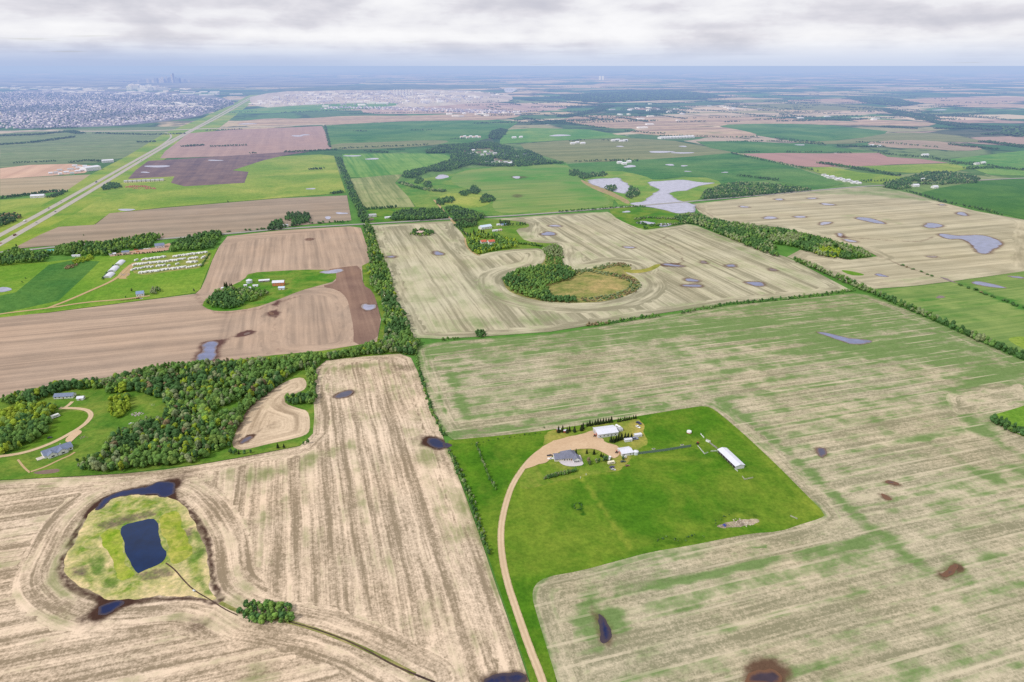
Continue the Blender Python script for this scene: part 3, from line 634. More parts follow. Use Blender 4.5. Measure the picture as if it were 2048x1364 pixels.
# --- pale field at upper right
fld('stubble_field', [(1386, 408), (1519, 393), (1587, 383), (1724, 374), (1765, 374), (1826, 388), (1878, 403), (1950, 422), (2060, 442), (2060, 541), (1990, 551), (1911, 562), (1830, 572), (1750, 578), (1706, 572), (1592, 520), (1574, 514), (1600, 500), (1700, 520), (1755, 513), (1724, 497), (1640, 474), (1560, 455), (1461, 446), (1420, 438), (1396, 422)], STUB_F, 0.44, 9, smooth=0,
    attrs=dict(con=con_edge, wc=head(30), green=plus(in_poly([[(1560, 386), (1765, 372), (1890, 404), (1800, 398), (1700, 390)]], 40, 0.75), rim(12, 0.4), near_line([[(1410, 432), (1440, 440), (1500, 450)], [(1690, 440), (1700, 430), (1780, 440), (1800, 450)], [(1840, 455), (1880, 462)], [(1780, 560), (1900, 556)], [(1680, 535), (1740, 545), (1800, 545)]], 16, 0.35)),
        mud=plus(near_poly(pg(*pkeys('f7')), 16, 0.75), near_line([[(1680, 474), (1740, 478), (1790, 482), (1840, 484), (1868, 474)], [(1386, 412), (1410, 425), (1425, 434)], [(1740, 505), (1800, 530), (1880, 558)]], 8, 0.6))))
fld('green_patch_land', [(1678, 540), (1700, 542), (1730, 549), (1725, 552), (1700, 551)], BRIGHT, 0.5, 8)
fld('green_field', [(1735, 582), (1830, 573), (1911, 563), (2060, 541), (2060, 715), (1960, 672), (1860, 630), (1780, 598)], CROP_R, 0.46, 8, smooth=0, attrs=dict(mud=near_poly(pg(*pkeys('f11')), 9, 0.6), green=near_line([[(1911, 563), (1980, 590), (2060, 620)]], 12, .5)))
fld('yellow_field', [(2010, 676), (2060, 672), (2060, 705), (2030, 690)], YELG, 0.5, 8)
# --- left farms
fld('green_field', [(-40, 530), (100, 524), (216, 511), (330, 506), (427, 500), (437, 494), (428, 512), (412, 548), (400, 580), (391, 586), (244, 606), (98, 625), (-40, 640)], BRIGHT, 0.46, 8, smooth=0, attrs=dict(dry=rim(9, 0.35)))
fld('green_field', [(-40, 596), (0, 592), (32, 585), (98, 530), (144, 521), (200, 523), (160, 562), (117, 602), (0, 628), (-40, 634)], DEEP, 0.5, 9, smooth=0)
fld('camper_lot', [(262, 545), (270, 530), (300, 514), (410, 504), (424, 502), (415, 535), (340, 543), (290, 552)], m_grass('worn_lot', P(146, 162, 80), P(118, 146, 62), P(190, 172, 124), 1 / 14), 0.5, 7, smooth=1)
fld('dirt_yard', [(214, 514), (240, 505), (310, 496), (345, 484), (345, 494), (336, 502), (280, 508), (235, 512)], m_dirt('red_yard', P(206, 172, 148), P(176, 140, 122)), 0.5, 6, smooth=1)
fld('dirt_yard', [(232, 558), (240, 545), (262, 527), (276, 524), (268, 532), (258, 545), (262, 549), (250, 556), (258, 558)], TRACK, 0.55, 6, smooth=1)
F5 = [(-40, 637), (98, 626), (244, 607), (391, 588), (402, 578), (412, 556), (425, 520), (438, 494), (455, 473), (560, 461), (700, 453), (722, 456), (730, 481), (745, 522), (724, 532), (726, 570), (747, 584), (757, 618), (762, 640), (754, 684), (644, 702), (546, 712), (500, 722), (440, 726), (317, 737), (213, 757), (98, 772), (0, 800), (-40, 808)]
RECT = [(558, 590), (600, 584), (660, 582), (690, 590), (700, 620), (706, 655), (704, 685), (690, 694), (620, 701), (560, 704), (548, 690), (549, 650), (554, 610)]
rectW = chaikin(GP(RECT), 2)
fld('tilled_field', F5, TILL_L, 0.44, 9, smooth=0, attrs=dict(alt=in_poly([[(391, 588), (440, 490), (720, 450), (745, 523), (722, 532), (500, 545), (440, 585)], [(450, 620), (560, 585), (700, 590), (720, 690), (540, 712), (440, 690)]], 12, 1.0), con=lambda V, W: np.minimum(dist_seg(V, W), np.abs(sdf(V, rectW))), wc=lambda V, W: np.where((np.abs(sdf(V, rectW)) < 20), 1.0, 0.0),
    mud=plus(near_poly(pg(*pkeys('f5'), 'f4c'), 15, 0.85), near_line([RECT + RECT[:1]], 7, 0.45), near_line([[(430, 690), (460, 676), (500, 664)], [(391, 588), (405, 610), (440, 628), (520, 618), (600, 592)]], 9, 0.55), near_line([[(-40, 640), (98, 629), (244, 610)]], 10, .3))))
fld('dark_tilled_field', [(650, 540), (690, 534), (722, 531), (725, 570), (746, 582), (757, 618), (762, 640), (754, 683), (706, 692), (708, 660), (700, 620), (694, 596), (676, 580), (640, 573), (672, 566), (672, 548)], TILL_D, 0.48, 6, smooth=1, attrs=dict(mud=near_poly(pg('f4b'), 14, .6)))
fld('farm_land', [(498, 546), (560, 542), (634, 539), (672, 543), (673, 562), (640, 571), (600, 582), (556, 600), (507, 617), (449, 624), (420, 621), (400, 609), (430, 588), (462, 572), (488, 560)], m_grass('farm_meadow', P(98, 150, 54), P(70, 126, 42), P(160, 166, 84), 1 / 22), 0.5, 6, smooth=1)
# --- left foreground stubble with the dugout
F10 = [(625, 760), (633, 738), (652, 722), (720, 714), (800, 708), (822, 716), (836, 745), (856, 800), (885, 872), (930, 990), (960, 1075), (990, 1165), (1030, 1280), (1062, 1375), (1062, 1480), (-300, 1480), (-300, 968), (0, 962), (130, 955), (250, 948), (330, 940), (400, 930), (470, 918), (600, 893), (626, 868), (629, 830)]
isleW = chaikin(GP(ISLE), 2)
TAILW = GP([(440, 1200), (500, 1238), (560, 1248), (640, 1264), (720, 1292), (790, 1330), (850, 1362)])
def c10(V, W): return np.minimum(np.maximum(-sdf(V, isleW), 0), np.minimum(dist_seg(V, W), dist_seg(V, TAILW, False)))
def w10(V, W): return np.where((-sdf(V, isleW) < 34) | (dist_seg(V, W) < 17) | (dist_seg(V, TAILW, False) < 22), 1.0, 0.0)
fld('stubble_field', F10, STUB_N, 0.44, 4.6, smooth=0, attrs=dict(con=c10, wc=w10, alt=in_poly([[(-300, 940), (300, 935), (210, 1000), (120, 1100), (110, 1180), (180, 1230), (420, 1250), (700, 1340), (760, 1480), (-300, 1480)]], 6, 1.0),
    green=plus(near_line([[(660, 740), (760, 728), (820, 735)], [(855, 890), (862, 925)], [(500, 950), (600, 935), (690, 890)], [(20, 985), (90, 975)], [(190, 1010), (140, 1090), (100, 1180), (140, 1230)], [(980, 1180), (930, 1020)]], 11, 0.36), in_poly([[(640, 730), (820, 715), (850, 800), (760, 780), (660, 790)]], 14, 0.16), rim(6, 0.35)),
    mud=plus(near_poly(pg('f10a', 'f10b', 'f10c', 'f10d'), 7.5, 0.8), near_poly([chaikin(GP(DUGMUD_T), 1), chaikin(GP(DUGMUD_B), 1)], 9, 0.75), lambda V, W: 0.74 * np.clip(1.5 - np.abs(-sdf(V, isleW) - 2.2) / 3.6, 0, 1), near_poly([GP([(820, 878), (850, 870), (858, 885), (840, 890)]), GP([(790, 730), (825, 732), (822, 742), (795, 742)]), GP([(345, 950), (390, 940), (385, 955), (350, 965)]), GP([(360, 1240), (420, 1238), (415, 1262), (380, 1260)]), GP([(150, 1238), (190, 1235), (185, 1262), (160, 1250)])], 12, 0.5))))
fld('dugout_bank_land', ISLE, MARSH, 0.50, 2.2, smooth=2, wig=1.2, wsc=9, attrs=dict(
    mud=plus(near_poly([GP([(196, 1050), (225, 1040), (300, 1024), (312, 1030), (260, 1044), (215, 1058)]), GP([(148, 1138), (170, 1132), (172, 1150), (150, 1150)]), GP([(275, 1150), (330, 1138), (345, 1150), (290, 1160)]), GP([(368, 1062), (382, 1058), (380, 1080)])], 7, 0.58), rim(3, .2)),
    green=plus(near_poly([GP([(212, 1160), (235, 1158), (232, 1176), (212, 1175)]), GP([(388, 1060), (408, 1080), (412, 1110), (380, 1130), (378, 1122), (398, 1100)]), GP([(180, 1118), (205, 1110), (208, 1150), (190, 1150)]), GP([(400, 1160), (425, 1190), (412, 1186)])], 6, 0.6)),
    dry=plus(rim(9, 0.55), near_poly([GP([(205, 1085), (225, 1080), (225, 1128), (210, 1130)]), GP([(300, 1165), (370, 1150), (380, 1185), (310, 1190)])], 9, 0.5))))
fld('green_bank_land', [(196, 1064), (238, 1058), (246, 1084), (256, 1120), (268, 1152), (245, 1160), (228, 1150), (232, 1118), (205, 1095)], m_grass('bank_green', P(146, 172, 50), P(112, 150, 42), P(196, 190, 104), 1 / 8, fine=.9), 0.53, 2.2, wig=1.5, wsc=7)
fld('green_bank_land', [(320, 1032), (345, 1022), (366, 1040), (388, 1105), (358, 1130), (338, 1118), (330, 1090), (322, 1060)], m_grass('bank_green_east', P(156, 170, 62), P(122, 150, 52), P(206, 192, 116), 1 / 8, fine=.9), 0.53, 2.2, wig=1.2, wsc=7)
# --- little pocket field, meadow and wood floor at left
fld('meadow_land', [(-40, 800), (0, 797), (110, 770), (213, 756), (320, 737), (440, 724), (546, 711), (644, 702), (754, 684), (765, 640), (752, 600), (728, 570), (724, 532), (748, 520), (735, 460), (750, 470), (770, 530), (792, 600), (812, 640), (828, 676), (836, 690), (832, 712), (800, 707), (652, 721), (633, 738), (625, 762), (629, 830), (626, 868), (600, 892), (470, 917), (400, 929), (250, 947), (130, 954), (0, 961), (-40, 966)], m_grass('left_meadow', P(104, 144, 54), P(76, 120, 44), P(146, 156, 74), 1 / 20, fine=.8), 0.46, 7, smooth=0)
fld('stubble_field', [(463, 893), (470, 868), (484, 838), (500, 812), (530, 790), (560, 770), (585, 758), (605, 755), (614, 765), (612, 778), (596, 786), (570, 796), (570, 808), (598, 818), (615, 822), (620, 838), (620, 862), (610, 872), (580, 880), (540, 888), (500, 898), (480, 902)], m_field('pocket_stubble', P(230, 208, 180), P(170, 150, 126), P(128, 140, 80), P(98, 74, 62), w=3, streak=0.65, blotch=0.4, fine=0.5, gbias=-0.25), 0.52, 4, smooth=1, attrs=dict(con=con_edge, wc=lambda V, W: np.full(len(V), 1.0), mud=plus(near_poly(pg('poc'), 6, .8), near_line([[(500, 875), (530, 855), (565, 840)], [(480, 860), (500, 815), (560, 775)]], 5, .5), rim(4, .35)), green=near_line([[(600, 830), (600, 865)], [(520, 830), (545, 800)]], 6, .3)))
fld('lawn', [(20, 905), (64, 890), (100, 862), (112, 830), (150, 822), (172, 826), (180, 840), (160, 856), (120, 876), (60, 898)], m_grass('mown_lawn', P(96, 138, 40), P(78, 122, 34), P(120, 150, 56), 1 / 18), 0.5, 5, smooth=1)
fld('bare_land', [(62, 946), (95, 940), (120, 938), (118, 946), (80, 950)], m_dirt('disturbed_soil', P(150, 128, 116), P(110, 96, 92)), 0.5, 3, smooth=1)
# --- the big right-hand field and the acreage
F8 = [(832, 695), (850, 690), (880, 684), (970, 678), (1100, 669), (1173, 658), (1322, 632), (1461, 611), (1640, 594), (1706, 586), (1735, 590), (1780, 606), (1860, 640), (1960, 684), (2060, 728), (2500, 900), (2500, 1480), (1150, 1480), (1118, 1375), (1090, 1290), (1066, 1215), (1062, 1190), (1070, 1170), (1090, 1156), (1100, 1100), (930, 885), (905, 879), (888, 866), (872, 838), (856, 790), (840, 735)]
ACRE = [(893, 882), (910, 880), (1000, 872), (1090, 862), (1180, 848), (1300, 829), (1380, 816), (1410, 812), (1428, 819), (1460, 845), (1500, 880), (1560, 937), (1610, 988), (1652, 1030), (1640, 1038), (1600, 1050), (1560, 1064), (1500, 1068), (1440, 1080), (1380, 1092), (1300, 1105), (1230, 1124), (1160, 1143), (1090, 1155), (1068, 1172), (1064, 1195), (1072, 1225), (1090, 1285), (1118, 1375), (1118, 1480), (1068, 1480), (1066, 1375), (1034, 1280), (994, 1165), (964, 1075), (934, 990), (905, 920)]
acreW = chaikin(GP(ACRE), 1)
EDGE_T = GP([(888, 866), (905, 879), (1000, 870), (1180, 846), (1400, 806), (1440, 800), (1700, 1020), (1745, 1062), (1740, 1080), (1700, 1090), (1500, 1128), (1300, 1170), (1200, 1178)])
def c8(V, W): return np.minimum(dist_seg(V, W), np.maximum(-sdf(V, acreW), 0))
fld('stubble_field', F8, STUB_R, 0.44, 6.5, smooth=0, attrs=dict(con=c8, wc=lambda V, W: np.where((dist_seg(V, W) < 20) | (-sdf(V, acreW) < 16), 1.0, 0.0),
    green=plus(in_poly([[(832, 690), (1173, 652), (1461, 606), (1706, 582), (1860, 636), (2100, 740), (2060, 800), (1900, 740), (1780, 715), (1640, 715), (1560, 680), (1400, 672), (1200, 696), (1000, 712), (840, 720)]], 40, 0.62), in_poly([[(832, 700), (1100, 690), (1500, 640), (1900, 690), (2100, 800), (1900, 860), (1560, 830), (1400, 830), (900, 880), (850, 800)]], 60, 0.18),
        near_line([[(1440, 800), (1560, 890), (1700, 1020), (1742, 1062), (1725, 1085), (1560, 1112), (1400, 1150), (1300, 1170), (1240, 1182)], [(905, 870), (1000, 862), (1180, 838), (1330, 812)], [(898, 740), (915, 790), (935, 835)]], 7, 0.75), near_line([[(1700, 690), (1640, 665)], [(1620, 680), (1700, 700), (1760, 700)], [(1930, 830), (1960, 860), (2048, 920)], [(1880, 800), (1900, 790), (1960, 760), (2040, 740)], [(1180, 1180), (1160, 1240), (1195, 1300)], [(1225, 1230), (1240, 1280)], [(1850, 880), (1990, 960)], [(1760, 1060), (1800, 1100), (1880, 1160), (1925, 1150)]], 9, 0.62),
        in_poly([[(1240, 1180), (1700, 1100), (1800, 1120), (2500, 1200), (2500, 1480), (1130, 1480), (1070, 1220)]], 40, -0.38), rim(5, .4)),
    mud=plus(near_poly(pg('f8b', 'f8c', 'f8d', 'f8e', 'f8f'), 8, 0.72), near_poly(pg('f8g'), 11, 0.75), near_poly([GP([(1500, 1330), (1515, 1300), (1545, 1292), (1570, 1315), (1580, 1345), (1550, 1345)])], 10, 0.42), near_poly(pg('f8a'), 7, .6), near_line([[(1182, 1195), (1190, 1225)], [(1915, 1135), (1960, 1118), (2060, 1110)], [(1760, 1105), (1830, 1140), (1880, 1155)]], 4.5, 0.42))))
fld('worn_field', [(1884, 804), (1900, 790), (1935, 786), (1980, 774), (2060, 766), (2060, 800), (2030, 816), (1990, 818), (1960, 828), (1905, 826), (1890, 818)], STUB_R, 0.48, 5, smooth=2, wig=4, wsc=22, attrs=dict(con=con_edge, wc=lambda V, W: np.full(len(V), 1.0), green=lambda V, W: 0.35 * np.clip(1 - dist_seg(V, W) / 9, 0, 1) - 0.32))
fld('meadow_land', [(1976, 832), (2010, 824), (2060, 808), (2060, 880), (2010, 858)], BRIGHT, 0.5, 6, smooth=1)
fld('pasture_land', ACRE, PAST, 0.49, 4, smooth=1, attrs=dict(
    dry=plus(in_poly([[(1000, 1080), (1060, 1000), (1180, 1010), (1250, 1090), (1150, 1130), (1010, 1150)]], 25, 0.28), in_poly([[(1500, 900), (1560, 940), (1640, 1020), (1600, 1040), (1520, 960)]], 15, 0.25), near_line([[(1150, 945), (1178, 978), (1220, 1040), (1262, 1098)]], 2.2, 0.85), near_line([[(1058, 975), (1130, 962), (1180, 948), (1235, 946)]], 2.0, 0.6), near_line([[(1200, 905), (1300, 915), (1420, 920)], [(1420, 812), (1520, 905), (1640, 1030)]], 5, 0.4), in_poly([[(1130, 1150), (1200, 1100), (1340, 1070), (1420, 1040), (1400, 1065), (1240, 1120)]], 12, 0.3), near_line([[(1440, 1048), (1460, 1030), (1500, 1030), (1515, 1048)]], 4, .5)),
    green=plus(near_poly([GP([(1306, 1082), (1330, 1072), (1370, 1080), (1350, 1090), (1310, 1094)]), GP([(1425, 1050), (1440, 1034), (1450, 1040), (1435, 1056)]), GP([(1370, 1078), (1395, 1068), (1410, 1078)]), GP([(1460, 1022), (1500, 1020), (1520, 1035), (1512, 1040), (1495, 1028), (1462, 1030)])], 9, 0.55), near_line([[(1145, 1018), (1148, 1008), (1160, 1005), (1166, 1012), (1158, 1022), (1172, 1032), (1160, 1028)]], 2.4, 0.95)),
    mud=near_poly([GP(ell(1480, 1048, 30, 8, -6))], 6, 0.0)))
fld('rubble_land', ell(1478, 1048, 34, 8.5, -6, irr=.25), m_field('rubble_heap', P(206, 190, 168), P(130, 122, 108), P(100, 132, 52), w=1.5, streak=.6, blotch=.8, fine=.9, gbias=-.05, gscale=1 / 8), 0.53, 2, wig=.8, wsc=5)
fld('lawn', [(1085, 866), (1130, 856), (1188, 850), (1275, 836), (1288, 850), (1286, 862), (1294, 876), (1298, 890), (1280, 896), (1262, 916), (1256, 928), (1235, 945), (1180, 950), (1130, 962), (1060, 978), (1036, 976), (1044, 948), (1056, 932), (1072, 905), (1090, 888)], LAWN, 0.52, 3, smooth=1, wig=.8, wsc=9, attrs=dict(dry=near_poly([GP([(1236, 925), (1245, 905), (1255, 925), (1225, 950)]), GP([(1270, 850), (1285, 845), (1290, 890), (1275, 890)])], 8, .5)))

# ================================================================== water
for k, (pl, key) in PONDS.items():
    o = sheet('pond_water', pl, 0.58, WM[key], 5 if depth(*G(*pl[0])) > 900 else 2.2, 2, dict(edge=lambda V, W: np.clip(dist_seg(V, W) / (3.5 if key in ('dusk', 'slate', 'pale') else 5), 0, 1)), wig=0.8, wsc=6)
sheet('dugout_water', DUG, 0.58, W_NAVY, 3, 1, wig=0.5, wsc=5)
sheet('flooded_water', DUGMUD_T, 0.55, W_DEEPN, 2, 1, dict(edge=lambda V, W: np.clip(dist_seg(V, W) / 3.0, 0, 1) * 0.9), wig=1.0, wsc=6)
sheet('flooded_water', DUGMUD_B, 0.55, W_DEEPN, 2, 1, dict(edge=lambda V, W: np.clip(dist_seg(V, W) / 3.5, 0, 1)), wig=1.0, wsc=5)
LK = dict(edge=lambda V, W: np.clip(dist_seg(V, W) / 6, 0, 1))
sheet('lake_water', [(1172, 363), (1186, 358), (1215, 357), (1240, 355), (1258, 370), (1259, 384), (1248, 388), (1228, 382), (1213, 378), (1190, 374)], 0.6, W_SILV, 10, 1, LK, wig=5, wsc=40)
sheet('lake_water', [(1297, 366), (1312, 363), (1348, 360), (1368, 359), (1399, 365), (1430, 366), (1432, 368), (1399, 371), (1380, 378), (1368, 382), (1350, 384), (1343, 388), (1352, 398), (1374, 406), (1390, 412), (1394, 424), (1370, 427), (1350, 425), (1325, 419), (1302, 414), (1261, 411), (1264, 406), (1281, 403), (1300, 394), (1316, 383), (1312, 377), (1299, 372)], 0.6, W_SILV, 10, 1, LK, wig=5, wsc=40)
for x, y, a, b in [(884, 354, 14, 4), (745, 318, 13, 1.6), (705, 312, 16, 1.4), (1033, 355, 9, 2), (1322, 304, 30, 1.6), (1365, 306, 20, 1.6), (1120, 271, 22, 1.6), (1260, 333, 12, 2.4), (1340, 330, 10, 1.4), (253, 420, 20, 1.8), (315, 333, 22, 2.4), (290, 345, 9, 1.2), (430, 321, 14, 1.2), (622, 378, 9, 1.4), (656, 436, 7, 2.6), (683, 427, 11, 2), (1253, 424, 8, 1.6), (1290, 446, 18, 3), (1330, 450, 16, 3), (595, 272, 14, 1.2), (610, 270, 10, 1), (1366, 293, 9, 1), (1366, 186, 18, 1.6), (1020, 180, 15, 4), (8, 580, 16, 4.5), (495, 248, 20, 1), (1880, 220, 14, 1), (1600, 290, 12, .8), (1240, 293, 8, 1), (1450, 345, 7, .8), (1368, 332, 8, 1), (1375, 343, 7, .8)]:
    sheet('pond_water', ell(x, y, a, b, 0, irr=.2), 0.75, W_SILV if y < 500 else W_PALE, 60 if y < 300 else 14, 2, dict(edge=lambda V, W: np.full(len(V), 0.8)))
# the ditch that drains the dugout
strip('ditch_path', [(332, 1127), (350, 1140), (366, 1160), (388, 1182), (420, 1200), (450, 1220), (476, 1232)], 1.2, 0.56, DITCH, wend=0.8)
strip('ditch_path', [(566, 1242), (600, 1250), (640, 1262), (690, 1280), (735, 1302), (780, 1328), (820, 1346), (870, 1366)], 0.8, 0.56, DITCH, wend=1.6)
strip('grass_path', [(440, 1206), (480, 1226), (570, 1242), (640, 1262), (735, 1300), (830, 1350)], 3.2, 0.5, m_grass('ditch_grass', P(140, 148, 78), P(104, 118, 62), P(200, 180, 136), 1 / 5))

# ================================================================== roads
strip('highway_road', [(-40, 492), (0, 471), (95, 420), (191, 366), (273, 320), (359, 272), (398, 252), (430, 234), (470, 212), (500, 195)], 17, 0.85, ASPH, smooth=1)
strip('highway_road', [(-40, 512), (0, 489), (95, 434), (191, 377), (273, 327), (376, 266), (412, 248), (440, 233), (478, 211), (505, 195)], 17, 0.85, ASPH, smooth=1)
strip('ramp_road', [(262, 327), (300, 306), (330, 286), (344, 274), (340, 268), (330, 265)], 10, 0.8, ASPH)
strip('crossing_road', [(-40, 263), (100, 262), (205, 263), (330, 261), (398, 258), (520, 254), (650, 249)], 55, 0.95, m_dirt('pale_road', P(205, 196, 180), P(185, 176, 160)))
strip('range_road', [(-40, 516), (0, 504), (60, 500), (110, 494), (342, 477), (455, 468), (560, 458), (700, 450), (736, 448), (820, 443), (899, 438), (1005, 433), (1117, 425), (1240, 415), (1348, 406), (1519, 391), (1640, 380), (1724, 373), (1765, 371), (1880, 366), (1963, 360), (2060, 356)], 13, 0.80, ASPH2, smooth=1)
strip('dirt_road', [(868, 400), (882, 416), (902, 440), (920, 458), (943, 477)], 6, 0.74, TRACK)
strip('dirt_road', [(930, 476), (932, 492), (945, 506), (960, 512)], 4, 0.72, TRACK)
strip('gravel_road', [(-40, 637), (0, 628), (98, 617), (170, 605), (240, 600), (300, 592)], 6, 0.7, TRACK)
strip('gravel_road', [(98, 616), (140, 600), (190, 578), (222, 564), (240, 552), (262, 530)], 6.5, 0.74, TRACK)
strip('gravel_road', [(1107, 1440), (1086, 1364), (1060, 1300), (1035, 1228), (1014, 1165), (1003, 1110), (1001, 1062), (1008, 1020), (1022, 975), (1040, 945), (1058, 922), (1078, 904), (1100, 892)], 5.6, 0.7, GRAVEL)
sheet('gravel_yard', [(1044, 942), (1056, 922), (1074, 902), (1101, 885), (1129, 876), (1163, 870), (1178, 863), (1190, 862), (1194, 877), (1206, 878), (1209, 886), (1231, 891), (1240, 897), (1240, 909), (1232, 917), (1222, 917), (1211, 908), (1192, 899), (1160, 899), (1141, 902), (1112, 906), (1096, 926), (1081, 928), (1064, 934)], 0.72, YARD, 3, 1, wig=.5, wsc=6)
strip('gravel_road', [(-40, 918), (0, 914), (36, 909), (64, 902), (92, 892), (117, 881), (140, 868), (158, 858), (174, 846), (184, 832), (178, 822), (160, 818), (138, 817), (119, 817)], 5.2, 0.7, GRAVEL)
strip('gravel_road', [(130, 816), (138, 811), (145, 804)], 4, 0.71, GRAVEL)
sheet('gravel_yard', [(128, 882), (145, 866), (158, 860), (166, 865), (154, 874), (140, 888)], 0.68, YARD, 3, 1)
strip('dirt_path', [(60, 945), (90, 935), (120, 920), (140, 912), (150, 905)], 2.5, 0.6, TRACK)
strip('dirt_path', [(36, 920), (48, 936), (60, 946)], 2.0, 0.6, TRACK)
strip('dirt_path', [(1430, 880), (1460, 900)], 1.5, 0.6, TRACK) if False else None
sheet('concrete_pavement', [(1096, 921), (1108, 919), (1117, 923), (1123, 930), (1136, 934), (1152, 934), (1168, 931), (1164, 922), (1157, 911), (1150, 908), (1120, 910)], 0.76, m_dirt('concrete', P(222, 216, 220), P(204, 198, 204)), 3, 1)
# ================================================================== trees
import bmesh
def PJ(x, y, z=0.0):
    d = y * CP + (HC - z) * SP
    return CX + F * x / d, CY - F * (y * SP - (HC - z) * CP) / d
def ico(sub):
    bm = bmesh.new(); bmesh.ops.create_icosphere(bm, subdivisions=sub, radius=1.0)
    V = np.array([v.co[:] for v in bm.verts]); Fc = np.array([[v.index for v in f.verts] for f in bm.faces]); bm.free(); return V, Fc
ICO = {s: ico(s) for s in (1, 2)}
def crown_tpl(nl, sub, leaves, seed, shape='round'):
    """unit crown: height 1, ground at 0; lumps of foliage with loose leaf faces"""
    r = np.random.default_rng(seed); Vs, Fs, n = [], [], 0
    for i in range(nl):
        a = r.uniform(0, 6.28); q = (i + 0.5) / nl
        zc = 0.30 + 0.52 * q if nl > 1 else 0.52
        spread = 0.30 * (1 - 0.75 * max(0, (zc - 0.45) / 0.5)) if nl > 1 else 0
        rr = spread * math.sqrt(r.uniform(0.25, 1)); R0 = (r.uniform(0.16, 0.25) if nl > 3 else r.uniform(0.24, 0.32)) if nl > 1 else 0.42
        if shape == 'tall': rr *= 0.65; R0 *= 0.85
        V, Fc = ICO[sub]
        k = 1 + r.uniform(-0.28, 0.28, len(V))[:, None]
        W = V * k * R0 * np.array([1, 1, 0.92]) + np.array([rr * math.cos(a), rr * math.sin(a), zc])
        W[:, 2] = np.maximum(W[:, 2], 0.06)
        Vs.append(W); Fs.append(Fc + n); n += len(W)
        for _ in range(leaves // nl):
            d = r.normal(size=3); d /= np.linalg.norm(d); d[2] = abs(d[2]) * 0.9 + d[2] * 0.1
            c = np.array([rr * math.cos(a), rr * math.sin(a), zc]) + d * R0 * r.uniform(0.95, 1.3)
            t1 = r.normal(size=3); t1 /= np.linalg.norm(t1); s = r.uniform(0.025, 0.055)
            t2 = np.cross(t1, r.normal(size=3)); t2 /= np.linalg.norm(t2)
            Vs.append(np.array([c - t1 * s, c + t1 * s, c + t2 * s * 1.6])); Fs.append(np.array([[0, 1, 2]]) + n); n += 3
    return np.vstack(Vs), np.vstack(Fs)
def spruce_tpl(seed, tiers=8, spokes=9):
    r = np.random.default_rng(seed); V, Fc = [], []
    for t in range(tiers):
        z1 = 0.10 + 0.86 * (t + 1.25) / (tiers + 0.4); z0 = 0.07 + 0.80 * t / tiers
        rad = 0.21 * (1 - t / (tiers + 0.35)) ** 0.85
        b = len(V); V.append((0, 0, min(z1, 1.0))); V.append((0, 0, z0 + 0.05))
        for i in range(spokes * 2):
            a = math.pi * i / spokes + t * 0.4; k = (1.0 if i % 2 == 0 else 0.55) * r.uniform(0.75, 1.15)
            V.append((rad * k * math.cos(a), rad * k * math.sin(a), z0 + r.uniform(-0.02, 0.03) + (0.02 if i % 2 else 0)))
        m = spokes * 2
        for i in range(m):
            Fc.append((b, b + 2 + i, b + 2 + (i + 1) % m)); Fc.append((b + 1, b + 2 + (i + 1) % m, b + 2 + i))
    return np.array(V), np.array(Fc)

def m_leaf(name, use_attr):
    t = NT(name); ps = t.pos()
    if use_attr: base = t.attr('tint', 'Color')
    else: base = t.n('ShaderNodeObjectInfo').outputs['Color']
    n = t.rng(t.noise(ps, 1 / 1.1, 3, 0.7), 0.3, 0.7)
    n2 = t.rng(t.noise(ps, 1 / 4.5, 2, 0.6), 0.35, 0.65)
    c = t.mix(n, t.mix(1.0, base, (0.55, 0.6, 0.6), 'MULTIPLY'), t.mix(1.0, base, (1.4, 1.35, 1.15), 'MULTIPLY'))
    c = t.mix(t.mul(n2, 0.45), c, t.mix(1.0, c, (1.3, 1.12, 0.8), 'MULTIPLY'))
    return t.out(c, 0.85, 0.1)
LEAF_O, LEAF_A = m_leaf('leaves', False), m_leaf('far_leaves', True)
BARK = m_flat('bark', (0.12, 0.09, 0.07), 0.9)
PALC = dict(D=(0.060, 0.135, 0.052), M=(0.105, 0.205, 0.060), Y=(0.210, 0.300, 0.038), L=(0.155, 0.265, 0.070), G=(0.185, 0.240, 0.138), B=(0.20, 0.165, 0.110), S=(0.062, 0.095, 0.050), F=(0.055, 0.110, 0.060))
CNAME = dict(D='dark green', M='mid green', Y='yellow-green', L='light green', G='grey-green', B='brownish', S='dark', F='dark green')
CROWN0 = [crown_tpl(10, 2, 200, s, 'tall' if s % 2 else 'round') for s in (1, 2, 3, 4, 5)]
CROWN1 = [crown_tpl(4, 2, 24, s) for s in (11, 12, 13, 14)]
CROWN2 = [crown_tpl(2, 1, 4, s) for s in (21, 22, 23, 24)]
SPRUCE0 = [spruce_tpl(s) for s in (1, 2, 3)]
trunk_mb = MB(); trunk_mb.cyl(0, 0, 0, 0.028, 0.55, 7, 0.012); TRUNK = trunk_mb.mesh('trunk'); TRUNK.materials.append(BARK)
CM = []
for i, (V, Fc) in enumerate(CROWN0):
    me = mesh_np('crown', V, Fc); me.materials.append(LEAF_O); CM.append(me)
SM = []
for V, Fc in SPRUCE0:
    me = mesh_np('crown', V, Fc); me.materials.append(LEAF_O); SM.append(me)

